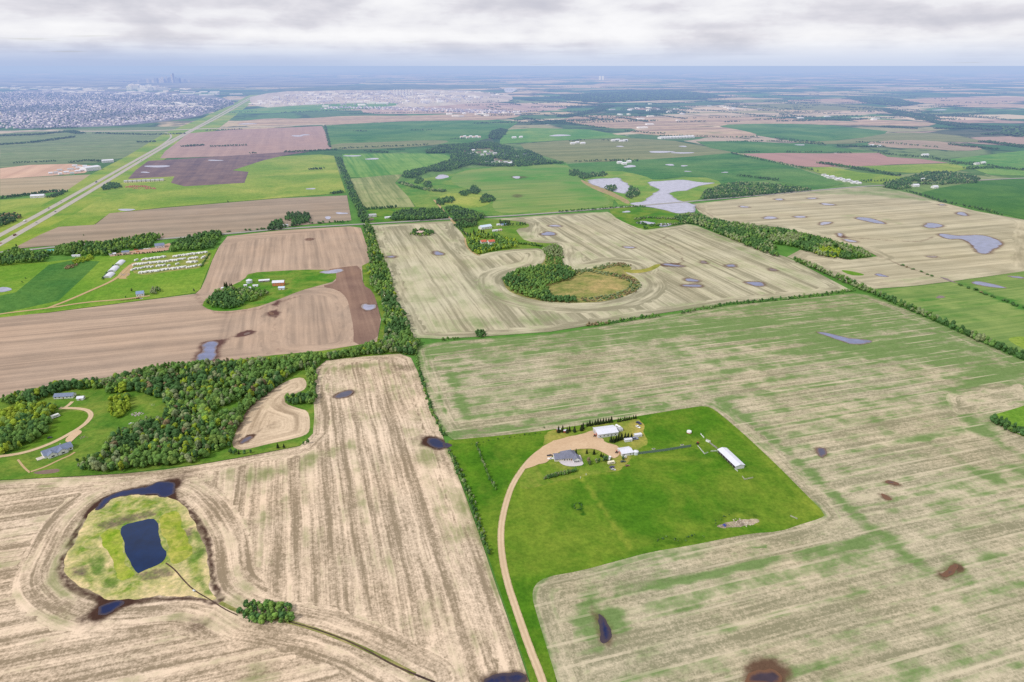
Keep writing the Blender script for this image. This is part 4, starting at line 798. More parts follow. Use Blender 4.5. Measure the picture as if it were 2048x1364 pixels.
TREES = []     # (size in picture, x, y, h, w, colour key, label place, group, kind)
def vis(x, y, h):
    px, py = PJ(x, y, h * 0.5); return -12 < px < 2060 and py < 1380
def put(x, y, h, wd, c, place, group, kind='tree'):
    if vis(x, y, h): TREES.append((h * wd ** 0.5 / depth(x, y), x, y, h, wd, c, place, group, kind))
def pick(mix, x, y, sc=22.0):
    """tree colours come in patches"""
    ks = sorted(mix, key=lambda k: -mix[k]); ks = ks[:1] + ks[2:] + ks[1:2]; tot = sum(mix.values())
    n = 0.5 + 0.28 * math.sin(x / sc + 1.3 * math.sin(y / sc * 0.8)) + 0.28 * math.sin(y / sc * 1.1 + 0.9 * math.sin(x / sc * 1.2) + 2.0) + random.uniform(-0.42, 0.42)
    n = min(max(n, 0), 0.999) * tot; a = 0
    for k in ks:
        a += mix[k]
        if n <= a: return k
    return ks[-1]
def grove(poly, sp_, h, mix, place, group, holes=(), wk=0.85, both=True, kind='tree'):
    Pp = np.array(poly, float); W = GP(poly); lo, hi = W.min(0), W.max(0)
    dd = depth(*(W.mean(0))); sp_ = max(sp_, dd / 330)
    y = lo[1]; row = 0
    Hs = [np.array(q, float) for q in holes]
    while y < hi[1]:
        x = lo[0] + (row % 2) * sp_ / 2
        while x < hi[0]:
            qx, qy = x + random.uniform(-.38, .38) * sp_, y + random.uniform(-.38, .38) * sp_
            hh = random.uniform(*h)
            a = np.array([PJ(qx, qy), PJ(qx, qy, hh * 0.9)])
            ok = inside(a, Pp)
            if random.random() > .07 and (ok.all() if both else ok[0]) and not any(inside(a[:1], q)[0] for q in Hs):
                put(qx, qy, hh, random.uniform(wk * .62, wk * 1.35) * max(1, sp_ / (hh * 0.75)), pick(mix, qx, qy), place, group, kind)
            x += sp_
        y += sp_ * 0.87; row += 1
def belt(line, width, sp_, h, mix, place, group, wk=0.85, kind='tree', dens=1.0):
    L = GP(line); dd = depth(*(L.mean(0))); sp_ = max(sp_, dd / 330)
    seg = np.linalg.norm(np.diff(L, axis=0), axis=1)
    for a, b, l in zip(L[:-1], L[1:], seg):
        nrm = np.array([-(b - a)[1], (b - a)[0]]) / l
        for i in range(max(1, int(l / sp_))):
            for j in range(max(1, int(width / sp_))):
                if random.random() > dens: continue
                p = a + (b - a) * ((i + random.uniform(-.3, .3)) * sp_ / l) + nrm * ((j + .5) * sp_ - width / 2 + random.uniform(-.35, .35) * sp_ if width > sp_ else random.uniform(-.3, .3) * width)
                hh = random.uniform(*h)
                put(p[0], p[1], hh, random.uniform(wk * .8, wk * 1.2) * max(1, sp_ / (hh * 0.75)), pick(mix, *p), place, group, kind)
MIXW = dict(D=3, M=3.4, G=1.7, L=1.8, Y=1.0, B=.35)
# ---- the big wood at the left
CLEAR = [[(215, 790), (262, 783), (330, 800), (326, 830), (287, 834), (262, 850), (224, 858), (210, 830)], [(112, 786), (150, 782), (185, 780), (214, 782), (214, 830), (190, 860), (110, 860)], [(416, 832), (440, 817), (490, 799), (502, 806), (470, 823), (432, 839)]]
grove([(0, 790), (60, 775), (106, 762), (213, 752), (319, 725), (404, 720), (470, 716), (559, 712), (600, 703), (644, 702), (640, 736), (595, 742), (571, 762), (551, 776), (546, 784), (498, 818), (480, 850), (463, 882), (459, 894), (424, 913), (400, 924), (320, 933), (266, 942), (213, 947), (170, 943), (140, 934), (139, 920), (174, 911), (204, 900), (208, 884), (221, 871), (223, 857), (262, 848), (287, 833), (325, 829), (332, 808), (325, 799), (266, 784), (215, 792), (213, 779), (177, 782), (120, 786), (70, 806), (0, 812)], 4.6, (4.5, 12.5), MIXW, 'in the big wood beyond the farmyard', 'trees of the big wood', CLEAR)
grove([(217, 792), (240, 783), (262, 786), (266, 800), (262, 820), (238, 838), (222, 840)], 5.2, (6, 9), dict(Y=3, L=2, M=1), 'in the small clump between two clearings', 'trees of the clump between the clearings')
grove([(0, 818), (36, 804), (70, 800), (115, 808), (120, 818), (104, 832), (100, 850), (85, 873), (64, 890), (38, 901), (0, 912), (-20, 912)], 5.2, (8, 12), dict(D=1.6, M=2, L=2, Y=4), 'in the grove enclosed by the curved drive', 'trees of the grove by the curved drive')
grove([(560, 793), (578, 782), (600, 784), (632, 780), (634, 808), (606, 814), (576, 812)], 5.0, (7, 9), dict(D=4, M=3, L=1), 'in the dark clump above the pocket field', 'trees of the clump above the pocket field')
grove([(612, 735), (632, 722), (634, 760), (630, 800), (618, 792)], 5, (6, 9), dict(M=2, L=2, D=1), 'in the strip beside the pocket field', 'trees of the strip by the pocket field')
grove([(640, 722), (652, 704), (700, 696), (760, 676), (820, 672), (846, 676), (834, 696), (826, 712), (790, 708), (720, 713), (660, 722)], 4.8, (6, 11), dict(D=3, M=3, G=1.5, L=1.5, Y=.5), 'in the belt joining the wood to the long treeline', 'trees of the joining belt')
grove([(470, 1214), (478, 1204), (500, 1199), (530, 1196), (572, 1200), (584, 1212), (584, 1240), (572, 1253), (540, 1252), (505, 1248), (480, 1238)], 3.6, (4.6, 6.6), dict(M=4, L=2, D=2), 'in the bushy clump by the ditch', 'trees of the clump by the ditch', wk=.95)
# ---- long treeline going away
grove([(768, 690), (771, 640), (763, 600), (742, 575), (735, 530), (740, 520), (732, 480), (726, 452), (733, 440), (744, 452), (756, 492), (774, 526), (788, 578), (802, 612), (818, 645), (828, 676), (846, 680), (836, 697), (800, 700)], 5.4, (6, 12), dict(D=4, M=3, G=1, L=1.0, Y=.6), 'in the long treeline between the fields', 'trees of the long treeline')
belt([(730, 446), (720, 420), (706, 392), (696, 366), (684, 338), (676, 318)], 22, 7, (8, 13), dict(D=3, F=2, M=1), 'in the far part of the long treeline', 'trees of the far treeline')
belt([(650, 252), (660, 296)], 10, 9, (6, 9), dict(D=2, F=2), 'along the edge of the far rose field', 'far hedge trees')
belt([(830, 696), (838, 735), (852, 786), (868, 832), (884, 862), (893, 880)], 5, 4.2, (2.5, 5), dict(D=2, M=3, L=1.5), 'in the thin hedge between the two near fields', 'shrubs of the thin hedge', kind='shrub')
# ---- round wetland
grove([(1003, 552), (1030, 536), (1058, 530), (1100, 524), (1130, 526), (1152, 538), (1150, 556), (1120, 566), (1092, 574), (1108, 588), (1152, 590), (1150, 608), (1100, 606), (1060, 597), (1026, 586), (1007, 570)], 6.0, (7, 10.5), dict(D=4, M=3, L=1.0), 'in the dark half of the ring around the round wetland', 'trees of the wetland ring', holes=[[(1090, 574), (1120, 566), (1150, 558), (1150, 590), (1108, 588)]])
grove([(1086, 494), (1106, 486), (1126, 490), (1126, 512), (1108, 516), (1088, 512)], 5.5, (6, 9), dict(G=3, M=1), 'in the grey-green clump north of the wetland', 'trees of the clump north of the wetland')
belt([(1112, 515), (1110, 530)], 40, 6, (3, 5), dict(D=1, M=2), 'in the neck of bushes above the wetland', 'bushes of the wetland neck', kind='shrub')
for ln in ([(1151, 546), (1170, 540), (1200, 545), (1240, 552), (1264, 560), (1276, 570), (1266, 582), (1240, 592), (1200, 600), (1158, 602)], [(1192, 538), (1215, 531), (1238, 528), (1262, 535)]):
    belt(ln, 26, 5.5, (2.2, 4), dict(B=4, G=2, D=1), 'in the brownish scrub around the wetland', 'scrub of the wetland ring', kind='shrub')
# ---- farms in the middle
grove([(932, 478), (940, 468), (955, 462), (1000, 468), (1036, 478), (1036, 496), (990, 502), (955, 511), (938, 500)], 6, (7, 10), dict(M=2, L=2, Y=1.5, D=2), 'around the red-roofed farm', 'trees of the red-roofed farm', holes=[[(958, 478), (992, 478), (992, 494), (958, 494)]])
belt([(1036, 489), (1060, 490), (1088, 495)], 12, 6, (4, 7), dict(D=2, M=1), 'in the hedge leading to the wetland', 'hedge trees by the wetland')
belt([(912, 452), (930, 468), (945, 486)], 8, 6, (6, 10), dict(D=2, F=1), 'along the farm lane', 'trees along the farm lane')
grove([(905, 436), (960, 434), (1020, 440), (1018, 452), (985, 450), (920, 458)], 6.5, (7, 10), dict(S=3, D=2), 'sheltering the white farmhouse', 'trees of the white farmhouse', holes=[[(955, 440), (1000, 440), (1000, 462), (955, 462)]])
belt([(1010, 452), (1034, 451), (1056, 450)], 4, 6.5, (7, 9), dict(D=1, F=1), 'in the straight row east of the white farmhouse', 'trees of the straight farm row')
grove([(775, 442), (785, 424), (808, 416), (850, 414), (882, 414), (895, 428), (897, 438), (840, 442)], 6.5, (8, 12), dict(D=3, F=2, M=2), 'in the wood north of the range road', 'trees of the wood by the range road')
grove([(885, 412), (910, 408), (940, 418), (966, 424), (968, 440), (930, 444), (908, 444), (902, 432)], 6.5, (8, 12), dict(D=3, F=2, M=2), 'in the wood east of the dirt road', 'trees of the wood by the dirt road')
belt([(722, 420), (760, 418), (797, 416)], 14, 7, (7, 10), dict(D=2, F=2), 'behind the roadside farmhouse', 'trees of the roadside farmhouse')
grove([(818, 470), (822, 458), (845, 454), (866, 460), (872, 468), (850, 474)], 6.5, (6, 9), dict(D=2, M=2, L=1), 'in the islet of trees in the pale field', 'trees of the islet in the pale field', holes=[[(834, 462), (848, 462), (848, 470), (834, 470)]])
# ---- village in the woods and creek
VH = [[(936, 300), (980, 298), (1000, 312), (960, 316)], [(985, 318), (1020, 322), (1030, 330), (990, 330)]]
grove([(860, 296), (880, 288), (919, 286), (981, 282), (1025, 292), (1030, 300), (1056, 298), (1080, 308), (1092, 318), (1128, 322), (1128, 328), (1080, 330), (1039, 334), (988, 334), (943, 330), (899, 343), (858, 344), (827, 358), (803, 356), (806, 341), (861, 330), (902, 316), (899, 306), (852, 308), (850, 298)], 9, (8, 13), dict(D=3, F=4, M=1), 'in the wooded village', 'trees of the wooded village', holes=VH)
belt([(802, 366), (830, 375), (862, 382), (896, 384)], 30, 8, (6, 9), dict(D=2, G=2, F=1), 'along the creek below the village', 'trees along the creek')
for p in [(838, 362), (855, 371), (948, 380), (975, 396), (970, 402), (980, 400), (950, 384), (930, 388), (890, 402), (880, 406), (900, 402)]:
    grove(ell(p[0], p[1], 9, 6), 7, (6, 9), dict(D=2, F=2, M=1), 'in a small clump beside the creek', 'trees of the small creek clumps', both=False)
grove([(975, 278), (980, 262), (1000, 255), (1018, 258), (1010, 270), (1000, 279)], 11, (8, 12), dict(D=1, F=3), 'in the wood north of the village', 'far wood trees')
for ln, wd in (([(680, 298), (740, 295), (800, 293), (860, 290)], 12), ([(730, 303), (778, 306)], 20), ([(1050, 250), (1120, 246), (1160, 250), (1220, 258)], 26), ([(1030, 242), (1060, 238), (1120, 244)], 40), ([(708, 263), (738, 263)], 14), ([(824, 261), (866, 261)], 14), ([(902, 279), (940, 278)], 14), ([(1140, 283), (1170, 280)], 16), ([(1205, 281), (1260, 284)], 10), ([(1320, 272), (1395, 273), (1460, 276), (1520, 274)], 16), ([(1250, 262), (1300, 267), (1335, 268)], 24),
               ([(1455, 284), (1540, 283), (1600, 285), (1660, 292)], 14), ([(1550, 277), (1620, 284), (1655, 290)], 14), ([(1675, 292), (1720, 294), (1770, 294)], 40), ([(1712, 285), (1780, 287), (1880, 296)], 16), ([(1150, 324), (1220, 322), (1260, 321)], 12), ([(1220, 322), (1280, 323)], 18),
               ([(1461, 307), (1520, 304)], 14), ([(1568, 305), (1650, 305)], 10), ([(1675, 306), (1710, 307)], 12), ([(1465, 308), (1520, 320), (1601, 336), (1640, 345)], 12), ([(1758, 307), (1800, 312), (1860, 316), (1908, 325), (1950, 332)], 24), ([(1640, 327), (1680, 333), (1740, 342), (1799, 353)], 34), ([(1930, 338), (1990, 336), (2060, 342)], 34), ([(1900, 330), (1950, 326), (2000, 336)], 14),
               ([(1768, 371), (1820, 384), (1880, 404), (1890, 406)], 12), ([(1880, 403), (1940, 416), (2014, 433)], 10), ([(1770, 368), (1830, 370), (1960, 366)], 16), ([(1720, 364), (1800, 362), (1850, 350)], 12)):
    belt(ln, wd, 7, (6, 11), dict(D=2, F=3, M=1), 'in a field hedge on the plain', 'hedge trees on the plain', dens=.9)
grove([(1768, 376), (1770, 364), (1800, 356), (1850, 342), (1900, 340), (1960, 352), (1960, 362), (1900, 368), (1830, 378), (1790, 380)], 9, (7, 11), dict(D=3, F=3, G=1), 'in the wood at the far road corner', 'trees of the wood at the road corner', holes=[[(1820, 364), (1880, 364), (1880, 378), (1820, 378)]])
grove([(1396, 400), (1410, 378), (1440, 368), (1478, 362), (1530, 364), (1600, 372), (1628, 376), (1634, 381), (1580, 386), (1519, 391), (1440, 398)], 8, (8, 12), dict(D=3, F=2, G=1.5, M=1), 'in the wood east of the silver lake', 'trees of the wood by the lake')
belt([(1478, 352), (1510, 356), (1560, 362)], 20, 8, (7, 10), dict(D=2, F=2), 'behind the lake wood', 'trees behind the lake wood')
for p in ((1148, 347, 12, 5), (1168, 353, 14, 6), (1190, 351, 9, 4), (1222, 378, 10, 6), (1266, 388, 14, 9), (1262, 378, 6, 4), (1204, 350, 10, 4)):
    grove(ell(*p), 7, (6, 10), dict(D=3, F=1, G=1), 'beside the smaller silver lake', 'trees by the smaller lake', both=False)
belt([(1120, 424), (1200, 418), (1240, 415), (1300, 414)], 10, 7, (4, 8), dict(D=2, M=2), 'along the range road by the lake', 'roadside trees by the lake')
for ln in ([(1272, 440), (1290, 436), (1330, 438), (1370, 440)], [(1276, 446), (1300, 452), (1340, 450), (1376, 446)]):
    belt(ln, 16, 6, (4, 7), dict(G=2, D=2, M=1), 'around the reedy pond', 'bushes of the reedy pond', kind='shrub')
belt([(1290, 458), (1296, 456)], 10, 5, (5, 8), dict(D=1), 'on the near side of the reedy pond', 'trees of the reedy pond')
# ---- right
grove([(1345, 432), (1370, 424), (1400, 425), (1420, 434), (1461, 441), (1520, 448), (1587, 458), (1656, 475), (1724, 494), (1756, 510), (1740, 515), (1690, 520), (1632, 511), (1587, 494), (1529, 487), (1556, 500), (1574, 513), (1570, 518), (1540, 512), (1495, 494), (1433, 467), (1392, 450), (1360, 446)], 6.6, (8, 13), dict(D=3, M=1.5, G=2.5, L=.5), 'in the long wood between the pale fields', 'trees of the long wood', holes=[[(1632, 500), (1670, 496), (1690, 506), (1680, 514), (1640, 510)]])
grove([(1628, 508), (1632, 492), (1655, 488), (1680, 496), (1692, 512), (1670, 518), (1640, 512)], 6, (6, 8), dict(Y=3, L=1), 'in the bright end of the long wood', 'bright trees of the long wood')
belt([(1594, 523), (1630, 538), (1670, 555), (1712, 574), (1780, 602), (1850, 632), (1920, 664), (1990, 694), (2070, 728)], 15, 6, (7, 11.5), dict(D=3, M=2, G=2.5), 'in the treeline along the big right field', 'trees of the right treeline')
belt([(1362, 627), (1400, 620), (1461, 609), (1560, 600), (1640, 592), (1716, 580)], 8, 5.4, (4.5, 8), dict(D=3, M=2, G=2), 'in the hedge below the pale field', 'trees of the hedge below the pale field')
belt([(1240, 643), (1280, 638), (1322, 633)], 9, 5, (5.5, 9), dict(D=2, M=1), 'in the dark hedge at the field corner', 'trees of the dark field hedge')
belt([(1176, 652), (1205, 649), (1240, 645)], 9, 4.5, (3, 5.5), dict(B=2, D=1, M=1), 'in the brownish hedge at the field corner', 'shrubs of the brownish hedge', kind='shrub')
belt([(884, 681), (905, 679), (925, 677)], 7, 4, (3, 6), dict(Y=1, M=2), 'in the low bushes at the crossing of the hedges', 'bushes at the hedge crossing', kind='shrub')
grove([(950, 676), (953, 664), (970, 664), (972, 676)], 4, (5, 6), dict(D=1), 'in the small dark clump at the field edge', 'trees of the small field-edge clump', both=False)
belt([(1920, 570), (1960, 586), (2000, 600), (2060, 622)], 8, 7, (3, 5), dict(D=3, B=1), 'in the broken hedge across the right crop', 'shrubs of the broken hedge', kind='shrub', dens=.8)
belt([(1800, 530), (1840, 544), (1870, 556)], 4, 7, (2, 4), dict(D=2, B=1), 'along the ditch in the pale right field', 'shrubs along the field ditch', kind='shrub', dens=.7)
grove([(1974, 836), (1990, 826), (2010, 832), (2040, 848), (2060, 866), (2060, 880), (2020, 866), (1990, 852)], 5, (6, 8.5), dict(D=3, M=1), 'beside the roof at the edge of the right field', 'trees of the yard at the right field')
# ---- left middle
grove([(-10, 534), (-10, 505), (33, 492), (40, 496), (66, 500), (100, 500), (116, 488), (158, 480), (200, 482), (241, 474), (266, 470), (299, 464), (340, 466), (314, 482), (307, 496), (249, 500), (232, 508), (216, 513), (160, 512), (130, 512), (96, 512), (92, 524)], 7, (8, 13), dict(D=3, F=1, M=3, L=2), 'in the grove along the range road', 'trees of the grove along the range road', holes=[[(48, 498), (66, 498), (66, 508), (48, 508)], [(92, 498), (112, 498), (112, 508), (92, 508)]])
grove([(335, 506), (338, 490), (350, 478), (380, 468), (400, 462), (440, 458), (449, 462), (440, 478), (427, 498), (390, 502)], 7, (8, 13), dict(D=3, M=3, F=1), 'in the grove east of the blue-roofed workshop', 'trees of the grove by the workshop')
belt([(232, 512), (280, 508), (336, 503)], 4, 4.5, (3, 4), dict(S=2, D=1), 'in the clipped hedge of the workshop yard', 'hedge of the workshop yard', kind='shrub')
grove([(145, 526), (155, 517), (180, 512), (190, 516), (170, 526), (150, 530)], 6, (4, 6), dict(Y=2, L=1), 'in the yellow-green thicket on the meadow', 'bushes of the meadow thicket', both=False, kind='shrub')
grove([(128, 540), (135, 533), (152, 528), (156, 532), (138, 540)], 5, (3, 5), dict(D=1, B=1), 'in the dark bushes on the meadow', 'dark bushes of the meadow', both=False, kind='shrub')
belt([(204, 560), (215, 548), (232, 530)], 6, 5, (3, 5), dict(D=2, M=1), 'behind the white hoop sheds', 'hedge behind the hoop sheds', kind='shrub')
belt([(404, 534), (412, 520), (420, 506)], 3, 4.5, (2.5, 4), dict(D=1), 'along the end of the camper lot', 'hedge at the camper lot', kind='shrub')
grove([(298, 588), (302, 574), (315, 570), (324, 578), (318, 590)], 5.5, (6, 8), dict(G=2, M=1), 'beside the blue-roofed barn house', 'trees by the blue-roofed barn house')
for p in ((263, 584, 7), (252, 596, 4), (387, 584, 6), (45, 566, 4), (52, 558, 4), (34, 494, 7), (481, 603, 3), (167, 472, 4), (456, 405, 6)):
    x, y = G(p[0], p[1]); put(x, y, p[2], 0.9, 'S' if p[2] > 5 else 'D', 'standing alone in the meadows by the camper lot', 'lone trees of the meadows')
grove([(408, 606), (414, 590), (430, 578), (455, 572), (500, 575), (537, 578), (541, 590), (498, 607), (468, 618), (444, 620), (415, 613)], 5.6, (7, 10), dict(D=3, M=2, L=1.5, G=1), 'in the oval grove at the white barn', 'trees of the oval grove')
grove([(536, 462), (545, 446), (570, 440), (575, 430), (618, 430), (622, 442), (600, 452), (560, 460)], 7, (8, 12), dict(D=3, F=2, S=1), 'sheltering the lane-side yard', 'trees of the lane-side yard', both=False, holes=[[(566, 442), (584, 442), (584, 456), (566, 456)]])
belt([(620, 448), (660, 446), (700, 444)], 8, 8, (4, 7), dict(D=2, F=1), 'along the range road near the long treeline', 'roadside trees near the treeline')
belt([(450, 464), (490, 462), (540, 458)], 6, 9, (3, 6), dict(D=2), 'along the range road by the brown field', 'roadside trees by the brown field', dens=.5)
grove([(198, 382), (205, 368), (222, 361), (240, 366), (250, 374), (225, 380)], 9, (7, 10), dict(D=2, F=2), 'by the small yard beside the highway', 'trees of the highway yard')
grove([(-10, 460), (-10, 432), (30, 430), (45, 436), (20, 450)], 9, (8, 11), dict(D=2, F=3, B=1), 'in the dark wood left of the highway', 'trees of the wood left of the highway', both=False)
for ln, wd in (([(0, 398), (60, 390), (100, 384), (140, 385)], 22), ([(100, 396), (125, 388)], 24), ([(30, 327), (120, 323)], 14), ([(140, 326), (170, 322), (228, 324)], 22), ([(275, 285), (318, 284)], 24), ([(362, 294), (415, 291)], 30), ([(422, 294), (500, 291)], 24), ([(412, 262), (490, 259)], 20), ([(500, 308), (520, 307)], 10), ([(570, 305), (610, 303), (680, 300)], 24), ([(618, 340), (655, 338)], 18), ([(664, 388), (690, 384)], 24), ([(0, 272), (70, 270), (140, 263), (165, 268)], 70), ([(0, 290), (60, 286), (150, 274)], 45), ([(70, 258), (160, 256)], 30), ([(190, 267), (300, 270), (375, 268)], 26)):
    belt(ln, wd, 7, (6, 10), dict(D=1, F=3), 'in a far hedge beside the highway', 'hedge trees by the highway', dens=.95)
# ---- distant windbreaks
for ln, wd in (([(1410, 202), (1480, 209), (1560, 217), (1605, 221)], 18), ([(1540, 201), (1620, 208), (1700, 215), (1760, 220)], 18), ([(1280, 209), (1340, 207), (1410, 203)], 18), ([(1350, 219), (1420, 222), (1500, 221)], 30), ([(1500, 233), (1620, 234)], 26), ([(1280, 227), (1330, 224), (1380, 226)], 20), ([(1050, 200), (1150, 206), (1220, 212), (1180, 226), (1120, 234)], 130), ([(1240, 220), (1340, 214), (1400, 213)], 20), ([(1760, 218), (1830, 228), (1880, 240)], 90), ([(1780, 224), (1900, 250), (1990, 262)], 100), ([(1860, 242), (1960, 252), (2060, 256)], 60), ([(1760, 254), (1840, 258)], 60), ([(1870, 258), (1960, 256)], 60), ([(1970, 270), (2060, 262)], 70), ([(1970, 284), (2060, 296)], 80), ([(1900, 290), (2000, 300)], 40), ([(560, 226), (660, 222), (760, 217)], 20), ([(460, 226), (520, 224)], 20), ([(700, 228), (820, 226), (930, 224)], 22), ([(1690, 198), (1790, 202), (1840, 208)], 150), ([(640, 188), (900, 190)], 20)):
    belt(ln, wd, 10, (7, 12), dict(D=1, F=4), 'in a distant windbreak', 'distant windbreak trees', dens=.9)

for pl in ([(1690, 194), (1780, 196), (1840, 208), (1800, 214), (1720, 204)], [(2000, 256), (2060, 252), (2060, 276), (2010, 272)], [(1120, 190), (1330, 180), (1400, 186), (1460, 196), (1330, 200), (1200, 206), (1130, 200)]):
    grove(pl, 30, (9, 14), dict(D=2, F=4, M=1), 'in the far river valley', 'trees of the far valley', both=False)
for i in range(230):
    px, py = random.uniform(980, 2048), 150 + 95 * random.random() ** 0.8
    x, y = G(px, py); an = NS + (0 if random.random() < .25 else R(90)); L_ = random.uniform(120, 620)
    belt([PJ(x, y), PJ(x + math.cos(an + R(90)) * L_, y + math.sin(an + R(90)) * L_)], random.choice((10, 14, 30)), 12, (7, 12), dict(D=1, F=4), 'in a distant windbreak', 'distant windbreak trees', dens=.85)
# ---- the best visible 300 broadleaf trees are things, the rest one wood
def add_tree(x, y, h, wd, ck, label, group, name='broadleaf_tree', cat='tree', meshes=None, trunk=True):
    ms = meshes or CM
    r = empty(name, (x, y, 0.3), random.uniform(0, 6.28))
    tag(r, label, cat, group)
    c = link('crown', random.choice(ms), r); c.scale = (h * wd, h * wd, h)
    k = random.uniform(0.8, 1.2); b = PALC[ck]; c.color = (b[0] * k, b[1] * k * random.uniform(.93, 1.07), b[2] * k, 1)
    if trunk: t = link('trunk', TRUNK, r); t.scale = (h, h, h)
    return r
TREES.sort(key=lambda t: -t[0])
IND = [t for t in TREES if t[8] == 'tree']; SHR = [t for t in TREES if t[8] == 'shrub']
solo, rest = IND[:300], IND[300:]
sh_solo, sh_rest = SHR[:50], SHR[50:]
for s_, x, y, h, wd, ck, place, group, kind in solo:
    add_tree(x, y, h, wd, ck, '%s broadleaf tree %s' % (CNAME[ck], place), group)
for s_, x, y, h, wd, ck, place, group, kind in sh_solo:
    add_tree(x, y, h, wd, ck, '%s bushy shrub %s' % (CNAME[ck], place), group, 'shrub', 'shrub', trunk=False)
def mass(name, trees, label):
    Vs, Fs, Cs, n = [], [], [], 0
    for s_, x, y, h, wd, ck, *_ in trees:
        d = depth(x, y); T = CROWN0 if d < 1000 else CROWN1 if d < 2100 else CROWN2
        V, Fc = T[RNG.integers(len(T))]
        a = RNG.uniform(0, 6.28); c, s = math.cos(a), math.sin(a)
        W = np.column_stack([(V[:, 0] * c - V[:, 1] * s) * h * wd + x, (V[:, 0] * s + V[:, 1] * c) * h * wd + y, V[:, 2] * h + 0.2])
        Vs.append(W); Fs.append(Fc + n); n += len(W)
        b = np.array(PALC[ck]) * RNG.uniform(0.78, 1.22)
        Cs.append(np.tile(np.append(b, 1.0), (len(W), 1)))
    me = mesh_np(name, np.vstack(Vs), np.vstack(Fs))
    a = me.attributes.new('tint', 'FLOAT_COLOR', 'POINT'); a.data.foreach_set('color', np.vstack(Cs).astype(np.float32).ravel())
    o = link(name, me, None, LEAF_A); o['kind'] = 'stuff'; o['label'] = label
    print(name, len(trees), len(me.polygons))
mass('woods', rest, 'broadleaf woods, hedges and windbreaks over the plain')
mass('shrubbery', sh_rest, 'scrub and low hedge bushes between the fields')

# ---- young rows and spruces of the acreage
def row(line, n, h, ck, label, group, wd=0.8, jit=0.8, name='shrub', cat='shrub', meshes=None):
    L = chaikin(GP(line), 2, False); s = np.concatenate([[0], np.cumsum(np.linalg.norm(np.diff(L, axis=0), axis=1))])
    for q in np.linspace(0, s[-1], n):
        x = np.interp(q, s, L[:, 0]) + random.uniform(-jit, jit); y = np.interp(q, s, L[:, 1]) + random.uniform(-jit, jit)
        add_tree(x, y, random.uniform(*h), wd, random.choice(ck), label, group, name, cat, meshes, trunk=(name != 'shrub'))
row([(897, 902), (922, 957), (943, 1007), (958, 1060), (978, 1112)], 66, (2.6, 5.0), 'DDMG', 'bushy shrub in the young row along the left edge of the acreage', 'shrubs of the row along the acreage edge', 0.85, 1.2)
row([(903, 905), (930, 962), (950, 1010), (964, 1062), (982, 1108)], 38, (2.0, 4.0), 'DMG', 'small shrub in the second row along the left edge of the acreage', 'shrubs of the second row', 0.85, 1.4)
row([(952, 890), (964, 922), (978, 958), (992, 982)], 34, (3.0, 5.2), 'DMG', 'small tree in the short row on the grass west of the driveway', 'trees of the short row', 0.62, 0.7)
row([(945, 889), (990, 881), (1040, 872), (1080, 868)], 14, (1.2, 2.6), 'DM', 'low bush in the row under the acreage field edge', 'bushes of the row under the field edge', 0.8, 0.8)
row([(1090, 959), (1110, 954), (1130, 949.5), (1152, 944)], 38, (2.6, 4.6), 'DMG', 'clipped shrub in the dark hedge in front of the farmhouse', 'shrubs of the farmhouse hedge', 0.8, 0.9)
row([(1092, 957), (1112, 952), (1134, 947.5)], 14, (2.8, 4.6), 'DG', 'taller shrub at the back of the farmhouse hedge', 'back shrubs of the farmhouse hedge', 0.75, 0.7)
for pl, n_ in (([(1312, 1086), (1335, 1076), (1368, 1082)], 9), ([(1428, 1050), (1440, 1038), (1455, 1030)], 8), ([(1375, 1076), (1392, 1070), (1408, 1076)], 6)):
    row(pl, n_, (0.8, 1.9), 'DM', 'low dark bush in the damp hollow at the lower edge of the pasture', 'bushes of the damp hollow', 1.3, 2.5)
row([(1148, 1014), (1150, 1008), (1160, 1006), (1165, 1014), (1158, 1022), (1150, 1020), (1148, 1014)], 16, (0.7, 1.5), 'DF', 'low bush in the small ring of bushes in the middle of the pasture', 'bushes of the pasture ring', 1.2, 0.7)
def spr(px, py, h, label, group=None):
    x, y = G(px, py); add_tree(x, y, h, random.uniform(1.2, 1.5), 'S', label, group, 'spruce_tree', 'spruce', SM)
for i, (px, py) in enumerate([(1117, 866), (1125, 865), (1134, 867), (1139, 863), (1149, 865), (1163, 862), (1166, 858)]):
    spr(px, py, random.uniform(7, 10), 'tall dark spruce beside the red sheds north of the gravel yard', 'spruces by the red sheds')
for i in range(10):
    spr(1174 + i * 5.4, 853.5 - i * 0.9, random.uniform(6, 9), 'spruce in the shelter row behind the long white workshop', 'spruces behind the workshop')
for i in range(9):
    spr(1236 + i * 4.4, 845 - i * 0.9, random.uniform(4, 7), 'smaller spruce at the end of the shelter row', 'small spruces of the shelter row')
for px, py, h in [(1222, 885, 9), (1227, 886, 8), (1232, 884, 8.5), (1237, 882, 9), (1243, 880, 9.5), (1250, 879, 9), (1256, 878, 8), (1263, 877, 7)]:
    spr(px, py, h, 'tall spruce in the clump in front of the long white workshop', 'spruces in front of the workshop')
for px, py, h, l in [(1152, 909, 7.5, 'pointed spruce touching the roof of the grey farmhouse'), (1173.5, 908, 6.5, 'slim spruce at the edge of the gravel turning circle'), (1188, 909.5, 7, 'middle slim spruce on the round lawn'), (1202, 914, 6, 'slim spruce on the round lawn by the driveway loop'), (1206, 916, 5.5, 'short spruce at the right of the round lawn')]:
    spr(px, py, h, l)
